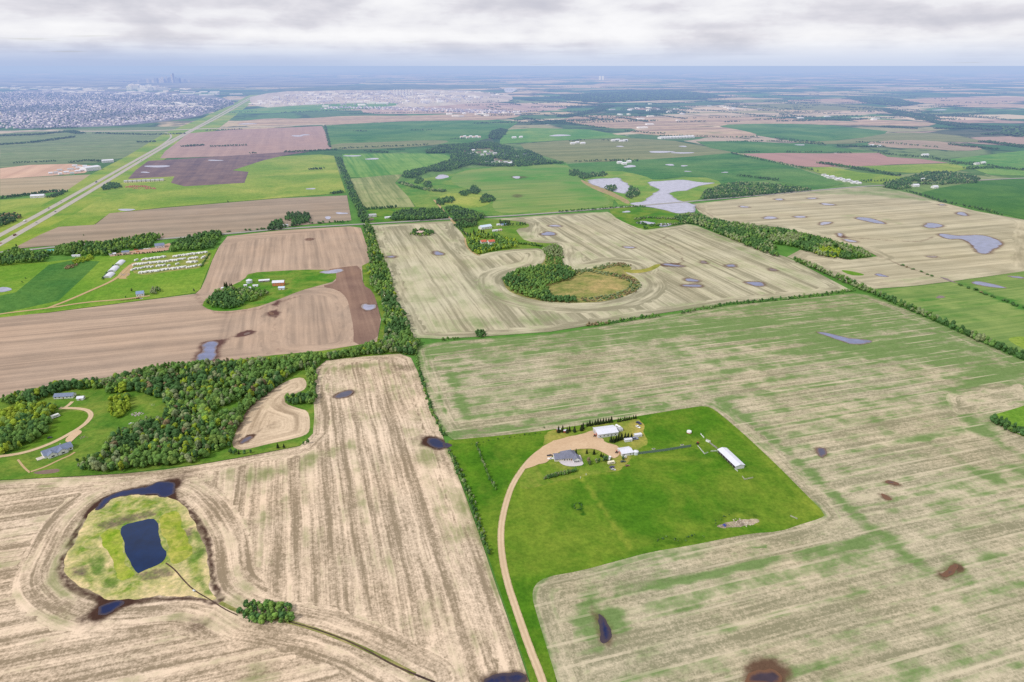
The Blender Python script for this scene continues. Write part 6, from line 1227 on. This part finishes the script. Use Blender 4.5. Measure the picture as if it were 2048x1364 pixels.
# ---- white barn farm
o, L = place('hay_barn', (545, 573), (568, 572), 13, 'hay barn with a white roof and an open orange front', 'barn')
gable(o, L, 13, 6.0, 2.4, ORANGE, WROOF)
for x in np.linspace(-L / 2 + 1, L / 2 - 1, 5): MB().box(x, -6.58, -.2, .4, .2, 6.0).build('post', WOODG, o)
house('metal_shed', 'pale blue shed in front of the orange hay barn', 'shed', (557, 580.5), (569, 580), 8, 3.5, 1.5, WWALL, m_ribbed('pale_blue_roof', (0.55, 0.65, 0.80)), wins=0)
house('long_shed', 'long low white-roofed shed left of the hay barn', 'shed', (518, 565.5), (539, 564), 7, 3, 1.3, WOODG, WROOF, wins=0)
o = thing_at('grain_bin', 499, 566, 'squat white grain bin at the white barn farm', 'grain bin'); MB().cyl(0, 0, 0, 5.2, 5, 20).build('wall', GALV, o); MB().cyl(0, 0, 5, 5.5, 2.2, 20, .5).build('roof', WROOF, o)
for A, B, lab in (((488, 574), (494, 573.6), 'tiny white shed left of the grain bin'), ((506, 574.5), (516, 574), 'small pale shed right of the grain bin'), ((443, 579.5), (449, 579), 'tiny white cabin behind the oval grove'), ((497.5, 579), (502, 578.6), 'small white outbuilding among the oval grove')):
    house('outbuilding', lab, 'shed', A, B, 4, 2.5, 1.0, WHITE, WROOF, wins=1)
# ---- camper lot farm
house('barn_house', 'blue-roofed barn house on the meadow below the camper lot', 'house', (273, 594), (288, 592.5), 13, 4.5, 3, WHITE, BLUEM, wins=3)
def hoop(A, B, W, label):
    o, L = place('hoop_shed', A, B, W, label, 'shed'); pr = [(W / 2 * math.cos(a), W / 2 * .62 * math.sin(a)) for a in np.linspace(0, math.pi, 13)]
    MB().prism(pr, -L / 2, L / 2).build('cover', WROOF, o); MB().box(-L / 2 - .05, 0, 0, .12, W * .4, W * .22).build('door', GREYR, o); MB().box(L / 2 + .05, 0, 0, .12, W * .4, W * .22).build('door', GREYR, o)
hoop((222, 556), (231, 548), 14, 'nearest of the three white arched sheds by the camper lot')
hoop((231, 544), (240, 535), 14, 'middle one of the three white arched sheds by the camper lot')
hoop((243, 531), (251.5, 523), 13, 'farthest of the three white arched sheds by the camper lot')
rows = [[(290, 519), (304, 517), (330, 516), (335, 516)], ]
LOT = []
def lotrow(x0, y0, x1, y1, n, skip=()):
    for i in range(n):
        q = i / max(1, n - 1)
        if i in skip: continue
        LOT.append((x0 + (x1 - x0) * q + random.uniform(-.7, .7), y0 + (y1 - y0) * q + random.uniform(-.5, .5)))
lotrow(287, 520.5, 329, 515, 13); lotrow(348, 514.5, 413, 506, 19, (4,)); lotrow(269, 531, 318, 525.5, 16); lotrow(320, 526, 369, 519.5, 15); lotrow(380, 519, 393, 517, 5)
lotrow(266, 541, 284, 537.5, 4); lotrow(292, 536, 328, 532.5, 7, (3,)); lotrow(376, 526, 392, 525, 6); lotrow(282, 547, 320, 542.5, 12); lotrow(324, 541.5, 370, 536, 14, (4, 9)); lotrow(376, 536, 400, 532, 6, (4,)); lotrow(405, 517.5, 409, 515, 2); LOT += [(355, 529.5), (273, 522), (338, 533)]
proto = vehicle('camper_trailer', 'white camper parked in the rows of the storage lot', 'camper', LOT[0][0], LOT[0][1], 1.2, 'camper', WHT, 'campers in the storage lot')
PRK = list(proto.children)
for px, py in LOT[1:]:
    c = proto.copy(); COL.objects.link(c); x, y = G(px, py); c.location = (x, y, .45); c.rotation_euler = (0, 0, 1.25 + random.uniform(-.15, .15)); k = random.uniform(.85, 1.3); c.scale = (k, random.uniform(.9, 1.05), random.uniform(.95, 1.15))
    for ch in PRK:
        d = ch.copy(); COL.objects.link(d); d.parent = c
heap('gravel_heap', 251, 549, 12, 1.5, mt('grey_gravel', (0.34, 0.31, 0.32), .95), 'long grey gravel heap at the mouth of the camper lot', 'heap', 30)
for i in range(8):
    o = thing_at('round_bale', 243 + i * 4.2, 602 - i * .55, 'brown round bale in the line along the farm track', 'bale', group='bales along the farm track'); MB().cyl(0, 0, 0, 1.1, 1.5, 14, axis='x').build('bale', mt('brown_hay', (0.2, 0.11, 0.06), .95), o)
vehicle('parked_car', 'dark truck in front of the blue-roofed barn house', 'truck', 277, 597.5, .2, 'pickup', ('maroon', (0.12, 0.03, 0.03)), k=1.3)
vehicle('parked_car', 'silver car in front of the blue-roofed barn house', 'car', 283, 598.5, .3, 'car', ('silver', (0.5, 0.5, 0.52)))
house('workshop', 'blue-grey roofed workshop with white doors in the red dirt yard', 'workshop', (311, 497.5), (330, 495.5), 18, 5, 3.5, WHITE, SHINB, wins=2)
house('yard_shed', 'lavender roofed shed at the left end of the red dirt yard', 'shed', (244, 508.5), (259, 507), 9, 3.5, 1.8, WHITE, SHINB, wins=1)
house('yard_shed', 'white roofed shed at the end of the clipped yard hedge', 'shed', (219, 511.5), (232, 510.5), 7, 3, 1.2, WHITE, WROOF, wins=1)
house('yard_shed', 'shed with a teal roof between the trees by the range road', 'shed', (93, 506), (108, 505), 9, 3.4, 1.8, WHITE, TEAL, wins=1)
house('bungalow', 'grey roofed bungalow hidden in the grove near the highway', 'house', (49, 505.5), (65, 504), 9, 3, 1.8, CREAM, GREYR, wins=2)
house('long_shed', 'low white shed at the lower edge of the range road grove', 'shed', (144, 514), (160, 513.5), 5, 2.6, .8, WHITE, WROOF, wins=0)
for i, (px, py, c) in enumerate([(272, 500, 'red'), (282, 499.5, 'blue'), (291, 498.5, 'white'), (298, 498, 'white'), (276, 504, 'orange')]):
    vehicle('parked_car', '%s vehicle parked in the red dirt yard%s' % (c, ('', '', ' near the workshop', ' nearest the workshop', ' by the hedge')[i]), 'car', px, py, .2, 'pickup', (c, dict(red=(.4, .05, .04), blue=(.05, .07, .2), white=(.8, .8, .8), orange=(.6, .2, .05))[c]), k=1.3)
# ---- farms beyond
house('farmhouse', 'white farmhouse with pale blue roof at the spruce shelterbelt', 'house', (963, 460), (984, 457), 14, 5.5, 3.5, WHITE, m_ribbed('pale_blue_roof', (0.55, 0.65, 0.80)), wins=4)
house('outbuilding', 'white outbuilding right of the pale farmhouse', 'shed', (994, 452), (1000, 451.6), 6, 3, 1.2, WHITE, WROOF, wins=1)
house('outbuilding', 'blue-roofed outbuilding near the straight row of trees', 'shed', (1003, 452.5), (1014, 451.5), 8, 3, 1.5, CREAM, BLUEM, wins=1)
house('outbuilding', 'low white shed in the yard below the pale farmhouse', 'shed', (986, 464), (996, 463), 6, 3, 1.0, WHITE, WROOF, wins=1)
house('outbuilding', 'small pinkish shed at the end of the yard below the pale farmhouse', 'shed', (998, 462.5), (1004, 462), 6, 3, 1.0, CREAM, mt('pinkish_roof', (0.6, 0.42, 0.4)), wins=1)
house('farmhouse', 'red-roofed farmhouse, left of the red-roofed pair', 'house', (963, 488), (973, 487), 10, 4, 3, WHITE, SHINR, wins=2)
house('farmhouse', 'red-roofed house, right of the red-roofed pair', 'house', (978, 488), (990, 486.5), 11, 4, 3, WHITE, SHINR, wins=2)
house('outbuilding', 'low white garage in front of the red-roofed pair', 'garage', (968, 493.5), (984, 492.5), 7, 3, 1.0, WHITE, WROOF, wins=2)
house('outbuilding', 'grey shed at the lane beside the dark spruces', 'shed', (943, 477.5), (949, 477), 7, 3.5, 1.4, WHITE, GREYR, wins=1)
house('farmhouse', 'roadside farmhouse with grey roof against the long treeline', 'house', (733, 435.5), (753, 434), 11, 4.5, 3.0, WHITE, GREYR, wins=4)
house('outbuilding', 'dark shed in the roadside yard near the long treeline', 'shed', (737, 442), (748, 441), 8, 3, 1.5, WOODG, BROWNR, wins=0)
house('outbuilding', 'white garage at the right of the roadside yard', 'garage', (771, 438), (785, 436.5), 8, 3, 1.5, WHITE, WROOF, wins=1)
house('cabin', 'pinkish cabin in the islet of trees in the pale field', 'house', (835, 469), (846, 468), 9, 3.5, 2, CREAM, mt('pinkish_roof', (0.6, 0.42, 0.4)), wins=2)
house('farmhouse', 'white house in the lane-side yard by the range road', 'house', (567, 455), (577, 454), 9, 4, 2, WHITE, GREYR, wins=2)
house('hangar', 'long white building in the field left of the highway', 'barn', (61, 397), (88, 395.5), 24, 6, 3, WHITE, WROOF, wins=4)
house('hangar', 'tall white building in the sandy yard beside the highway', 'barn', (173, 343), (203, 339.5), 45, 12, 3, WHITE, WROOF, wins=3)
house('hangar', 'low white building behind the sandy yard by the trees', 'barn', (205, 326), (228, 324.5), 26, 8, 3, WHITE, WROOF, wins=3)
for i, (px, py, w_) in enumerate([(98, 349, 8), (108, 348, 9), (118, 350, 7), (128, 347, 10), (140, 349, 9), (150, 345, 11), (160, 343, 8), (135, 341, 12), (152, 338, 10), (166, 335, 9), (115, 343, 10), (145, 334, 10)]):
    house('yard_building', 'pale building of the sandy yard beside the highway', 'building', (px, py), (px + w_, py - .6), 14, 5, 2, WHITE, [WROOF, GREYR, WROOF][i % 3], group='buildings of the sandy highway yard', wins=1)
for i in range(9): house('yard_building', 'grey roofed shed in the row at the scrap yard by the green field', 'building', (248 + i * 9, 366 - i * .4), (255 + i * 9, 365.7 - i * .4), 16, 5, 2, CREAM, GREYR, group='sheds of the scrap yard', wins=0)
for i in range(8): heap('scrap_heap', 260 + i * 6.5, 374 + random.uniform(-2, 4), 14, 5, mt('rust_scrap', (0.42, 0.2, 0.12), .9, .3), 'rusty heap in the scrap yard beside the highway', 'heap', 16, 'rusty heaps of the scrap yard')
for i, (px, py) in enumerate([(935, 311), (942, 309), (948, 313), (955, 307), (962, 312), (968, 306), (974, 310), (980, 305), (987, 309), (992, 304), (996, 296), (1000, 325), (1008, 327), (1016, 329), (1024, 326), (990, 322), (984, 328), (1032, 316), (1046, 312), (958, 330), (970, 328), (945, 303), (1004, 312), (928, 306)]):
    house('village_house', 'small house in the wooded village', 'house', (px, py), (px + random.uniform(5, 8), py - random.uniform(.1, .5)), 13, 5, 3, WHITE if i % 3 else CREAM, [GREYR, WROOF, SHIN, BROWNR][i % 4], group='houses of the wooded village', wins=2)
for i, (px, py) in enumerate([(922, 276), (928, 275), (934, 277), (940, 275), (946, 276), (952, 275), (957, 276)]):
    house('village_house', 'pale house in the hamlet behind the village', 'house', (px, py), (px + 5, py - .2), 20, 6, 3, WHITE, [mt('pinkish_roof', (0.6, 0.42, 0.4)), WROOF][i % 2], group='houses of the hamlet behind the village', wins=1)
for i in range(11):
    house('livestock_barn', 'white barn in the row far across the olive field', 'barn', (1322 + i * 6.3, 278.5 - i * .25), (1326.5 + i * 6.3, 278.3 - i * .25), 34, 8, 4, WHITE, WROOF, group='white barns across the olive field', wins=1)
for i, (px, py, w_) in enumerate([(1142, 289, 8), (1152, 287, 7), (1162, 288.5, 9), (1224, 283, 7), (1232, 282, 8), (1240, 284, 9), (1248, 283, 8), (1025, 277, 8), (1040, 276, 6), (1236, 328, 9), (1246, 330, 8), (1256, 326, 7)]):
    house('far_farm_building', 'white farm building far across the green fields', 'building', (px, py), (px + w_, py - .2), 20, 6, 3, WHITE, WROOF, group='white farm buildings across the green fields', wins=1)
for i in range(14):
    q = i / 13; house('yard_building', 'pale roofed building in the row along the lake road', 'building', (1646 + 70 * q, 352 + 15 * q + (i % 3) * 1.5), (1653 + 70 * q, 351.8 + 15 * q + (i % 3) * 1.5), 12, 4, 2, WHITE, WROOF if i % 2 else GREYR, group='buildings along the lake road', wins=1)
for i, (px, py, w_, lab) in enumerate([(1828, 374, 11, 'pale house at the far road corner wood'), (1868, 377, 9, 'pinkish-white barn at the edge of the dark green crop'), (1845, 362, 7, 'white house inside the road corner wood'), (1846, 312, 12, 'white long barn in the far right hedge'), (1952, 330, 8, 'grey house at the far right wood'), (1965, 328, 7, 'white house at the far right wood'), (1741, 293, 8, 'white house in the thin belt behind the rose field'), (1756, 294, 8, 'pale house in the thin belt behind the rose field')]):
    house('far_farm_building', lab, 'building', (px, py), (px + w_, py - .4), 14, 5, 3, WHITE, WROOF if i != 4 else GREYR, wins=1)
house('farm_shed', 'white-roofed shed half hidden by trees beyond the right field', 'shed', (2034, 866), (2056, 872), 7, 3.2, 1.4, WHITE, WROOF, wins=2)
# ---- highway traffic
HWL = [((0, 471), (191, 366)), ((191, 366), (398, 252))]; HWR = [((0, 489), (191, 377)), ((191, 377), (376, 266))]
def onroad(px, py, lanes): 
    (a, b) = lanes; d = np.array(G(*b)) - np.array(G(*a)); return math.atan2(d[1], d[0])
for px, py, kd, c, lab in [(50, 443.5, 'truck', WHT, 'white truck on the left carriageway of the highway'), (113, 409, 'car', WHT, 'white car farther up the left carriageway'), (122, 404, 'pickup', ('silver', (.5, .5, .52)), 'silver pickup close behind a white car on the left carriageway'), (193, 365, 'truck', ('navy', (0.03, 0.035, 0.12)), 'dark truck on the left carriageway near the scrap yard'), (98, 417, 'car', ('black', (.02, .02, .03)), 'black car on the left carriageway before the bend')]:
    vehicle('highway_truck' if kd == 'truck' else 'highway_car', lab, 'vehicle', px, py, onroad(px, py, HWL[0 if px < 191 else 1]), kd, c, k=1.4 if kd != 'truck' else 1)
for px, py, kd, c, lab in [(30, 471.5, 'truck', ('maroon', (0.12, 0.03, 0.03)), 'dark red truck on the right carriageway of the highway'), (2, 487.5, 'car', ('red', (.4, .05, .04)), 'red car at the near end of the right carriageway'), (111, 424, 'car', ('navy', (.03, .035, .12)), 'blue car on the right carriageway'), (73, 446, 'car', ('silver', (.5, .5, .52)), 'silver car on the right carriageway'), (282, 322, 'truck', WHT, 'white truck on the far stretch of the right carriageway')]:
    vehicle('highway_truck' if kd == 'truck' else 'highway_car', lab, 'vehicle', px, py, onroad(px, py, HWR[0 if px < 191 else 1]), kd, c, k=1.4 if kd != 'truck' else 1)
# ================================================================== the far town
def small_house(col_w, col_r):
    m = MB(); m.box(0, 0, 0, 11, 9, 5.5); return m
SUBW = m_leaf('town_walls', True)
def m_town():
    t = NT('town_house'); g_ = t.n('ShaderNodeNewGeometry'); s = t.n('ShaderNodeSeparateXYZ'); t.put(s.inputs[0], g_.outputs['Normal'])
    up = t.rng(s.outputs[2], 0.3, 0.5); c = t.n('ShaderNodeObjectInfo').outputs['Color']
    return t.out(t.mix(up, c, t.mix(1.0, c, (0.9, 0.89, 0.93), 'MULTIPLY')), 0.7, 0.2)
TOWN = m_town()
hm_ = MB(); hm_.prism([(-5, 0), (5, 0), (5, 5.5), (0, 8.5), (-5, 5.5)], -6.5, 6.5); HM = hm_.mesh('suburb_house'); HM.materials.append(TOWN)
def in_px(poly, n):
    Pp = GP(poly); lo, hi = Pp.min(0), Pp.max(0); out = []
    while len(out) < n:
        q = RNG.uniform(lo, hi, (n * 2, 2)); q = q[inside(q, Pp)]; out += list(q)
    return out[:n]
near_poly_px = [(150, 252), (240, 248), (330, 240), (395, 232), (372, 228), (330, 230), (260, 232), (190, 242)]
for x, y in in_px(near_poly_px, 300):
    o = link('suburb_house', HM); o.location = (x, y, .6); o.rotation_euler = (0, 0, NS + random.choice((0, 1.571)) + random.uniform(-.1, .1)); k = random.uniform(.8, 1.3); o.scale = (k, k, random.uniform(.8, 1.2))
    c = random.choice([(.72, .68, .70), (.62, .56, .56), (.7, .7, .74), (.36, .34, .42), (.5, .44, .44), (.3, .29, .36)]); o.color = (*c, 1)
    tag(o, 'pale suburban house in the near edge of the town', 'house', 'houses at the near edge of the town')
Vs, Fs, Cs, n = [], [], [], 0
tv = [(-6.5, -5, 0), (6.5, -5, 0), (6.5, 5, 0), (-6.5, 5, 0), (-6.5, -5, 5.5), (6.5, -5, 5.5), (6.5, 5, 5.5), (-6.5, 5, 5.5), (-6.5, 0, 8.5), (6.5, 0, 8.5)]
tf = [(0, 1, 5), (0, 5, 4), (2, 3, 7), (2, 7, 6), (0, 4, 8), (0, 8, 7), (0, 7, 3), (1, 2, 6), (1, 6, 9), (1, 9, 5), (4, 5, 9), (4, 9, 8), (6, 7, 8), (6, 8, 9)]
tv = np.array(tv, float); tf = np.array(tf)
def clumped(p): return [q for q in p if math.sin(q[0] / 210) + math.sin(q[1] / 330 + q[0] / 500) + random.uniform(-1.2, 1.2) > -.5]
pts = clumped(in_px([(0, 258), (150, 254), (240, 250), (330, 241), (400, 230), (420, 216), (300, 205), (150, 200), (0, 200)], 5200)) + in_px([(0, 200), (160, 200), (300, 206), (430, 214), (480, 202), (300, 186), (0, 184)], 1500) + in_px([(640, 219), (700, 217), (820, 222), (1010, 228), (1060, 224), (960, 220), (780, 214), (660, 214)], 700) + in_px([(500, 210), (700, 214), (900, 206), (1000, 196), (800, 184), (560, 190)], 700)
for x, y in pts:
    a = NS + (0, 1.571)[RNG.integers(2)]; c, s = math.cos(a), math.sin(a); k = RNG.uniform(.7, 1.25) * (1 + max(0, (y - 7500) / 12000))
    Vs.append(np.column_stack([(tv[:, 0] * c - tv[:, 1] * s) * k + x, (tv[:, 0] * s + tv[:, 1] * c) * k + y, tv[:, 2] * k + .6])); Fs.append(tf + n); n += 10
    cc = np.array([(.66, .63, .68), (.34, .32, .40), (.44, .42, .50), (.27, .27, .36), (.54, .50, .52), (.30, .29, .37)][RNG.integers(6)]); Cs.append(np.tile(np.append(cc, 1), (10, 1)))
me = mesh_np('suburb_roofs', np.vstack(Vs), np.vstack(Fs)); a = me.attributes.new('tint', 'FLOAT_COLOR', 'POINT'); a.data.foreach_set('color', np.vstack(Cs).astype(np.float32).ravel())
t = NT('town_mass'); tm = t.out(t.attr('tint', 'Color'), .7, .2)
o = link('suburb_housing', me, None, tm); o['kind'] = 'stuff'; o['label'] = 'dense far suburb of many small roofs'
# trees between the houses
sub_t = []
for x, y in in_px([(0, 258), (150, 254), (330, 240), (440, 222), (480, 204), (300, 188), (0, 186)], 3600): sub_t.append((0, x, y, RNG.uniform(8, 13), 1.3, 'F'))
mass('town_woods', sub_t, 'street trees and small woods among the far suburb')
# industrial sheds
IB = MB(); IB.box(0, 0, 0, 1, 1, .92); IB.box(0, 0, .92, .985, .985, .08); IB.box(.2, .1, 1, .12, .12, .12); IB.box(-.25, -.2, 1, .1, .14, .1); IM = IB.mesh('warehouse'); IM.materials.append(TOWN)
def ware(n, poly, sx, sy, h, label, group, cols, name='warehouse', cat='warehouse'):
    for x, y in in_px(poly, n):
        o = link(name, IM); o.location = (x, y, .6); o.rotation_euler = (0, 0, NS + random.choice((0, 1.571))); o.scale = (random.uniform(*sx), random.uniform(*sy), random.uniform(*h)); o.color = (*random.choice(cols), 1); tag(o, label, cat, group)
CW = [(.85, .84, .86), (.8, .8, .84), (.75, .72, .72), (.85, .82, .78), (.6, .6, .66)]
ware(120, [(505, 208), (560, 215), (700, 213), (860, 208), (960, 200), (1000, 190), (960, 184), (800, 182), (640, 182), (540, 192)], (40, 120), (30, 80), (8, 16), 'pale warehouse in the industrial district right of the highway', 'warehouses right of the highway', CW)
ware(90, [(0, 178), (60, 183), (220, 190), (330, 190), (430, 196), (480, 190), (420, 180), (300, 176), (150, 176), (0, 172)], (60, 190), (40, 110), (9, 18), 'pale warehouse in the industrial district left of the highway', 'warehouses left of the highway', CW)
ware(20, [(285, 216), (330, 214), (430, 216), (400, 206), (320, 206)], (40, 110), (30, 60), (8, 14), 'pale commercial building beside the suburb', 'commercial buildings beside the suburb', CW, 'store', 'store')
ware(34, [(1300, 272), (1200, 205), (1500, 215), (1800, 235), (1900, 250), (1600, 240), (1400, 222)], (25, 70), (15, 30), (6, 9), 'white farm building in the distant fields on the right', 'distant farm buildings on the right', CW, 'far_farm_building', 'building')
ware(16, [(900, 236), (1040, 230), (1060, 224), (960, 222), (880, 228)], (30, 70), (20, 40), (7, 12), 'pale building at the edge of the construction ground', 'buildings at the construction ground', CW, 'site_building', 'building')
ware(26, [(255, 176), (300, 176), (345, 178), (330, 182), (260, 182)], (50, 140), (40, 90), (30, 70), 'tall pale plant building on the town skyline', 'plant buildings on the skyline', CW, 'plant_building', 'building')
TB = MB(); TB.box(0, 0, 0, 1, 1, .9); TB.box(0, 0, .9, .7, .7, .1); TM = TB.mesh('office_tower'); TM.materials.append(TOWN)
for px, hh in [(262, 60), (270, 80), (277, 70), (284, 95), (290, 90), (296, 120), (301, 100), (306, 90), (311, 130), (316, 150), (321, 140), (326, 170), (330, 120), (334, 190), (338, 150), (341, 160), (345, 250), (349, 290), (353, 170), (357, 140), (361, 150), (366, 100), (371, 110), (378, 70), (248, 50), (255, 60)]:
    o = link('office_tower', TM); x, y = G(px, 166 + random.uniform(-1.2, .8)); o.location = (x, y, .6); o.scale = (random.uniform(28, 50), 30, hh * 0.72); o.rotation_euler = (0, 0, NS); o.color = (*random.choice([(.30, .33, .42), (.5, .5, .55), (.2, .22, .32), (.66, .62, .62)]), 1); tag(o, 'office tower in the downtown skyline on the horizon', 'tower', 'downtown towers')
for i, px in enumerate((1199.5, 1205.5)):
    o = link('apartment_tower', TM); x, y = G(px, 160); o.location = (x, y, .6); o.scale = (45, 40, 105); o.rotation_euler = (0, 0, 0); o.color = (.9, .9, .92, 1); tag(o, ('left', 'right')[i] + ' one of the two white towers alone on the far plain', 'tower')
for i in range(7):
    o = thing_at('silo', 789 + i * 6, 191, 'tall pale silo in the row on the industrial skyline', 'silo', 0, 'silos on the industrial skyline'); MB().cyl(0, 0, 0, 9, 70, 12).build('wall', WHITE, o); MB().cyl(0, 0, 70, 9.6, 6, 12, 2).build('roof', GREYR, o)
bpy.context.view_layer.update()
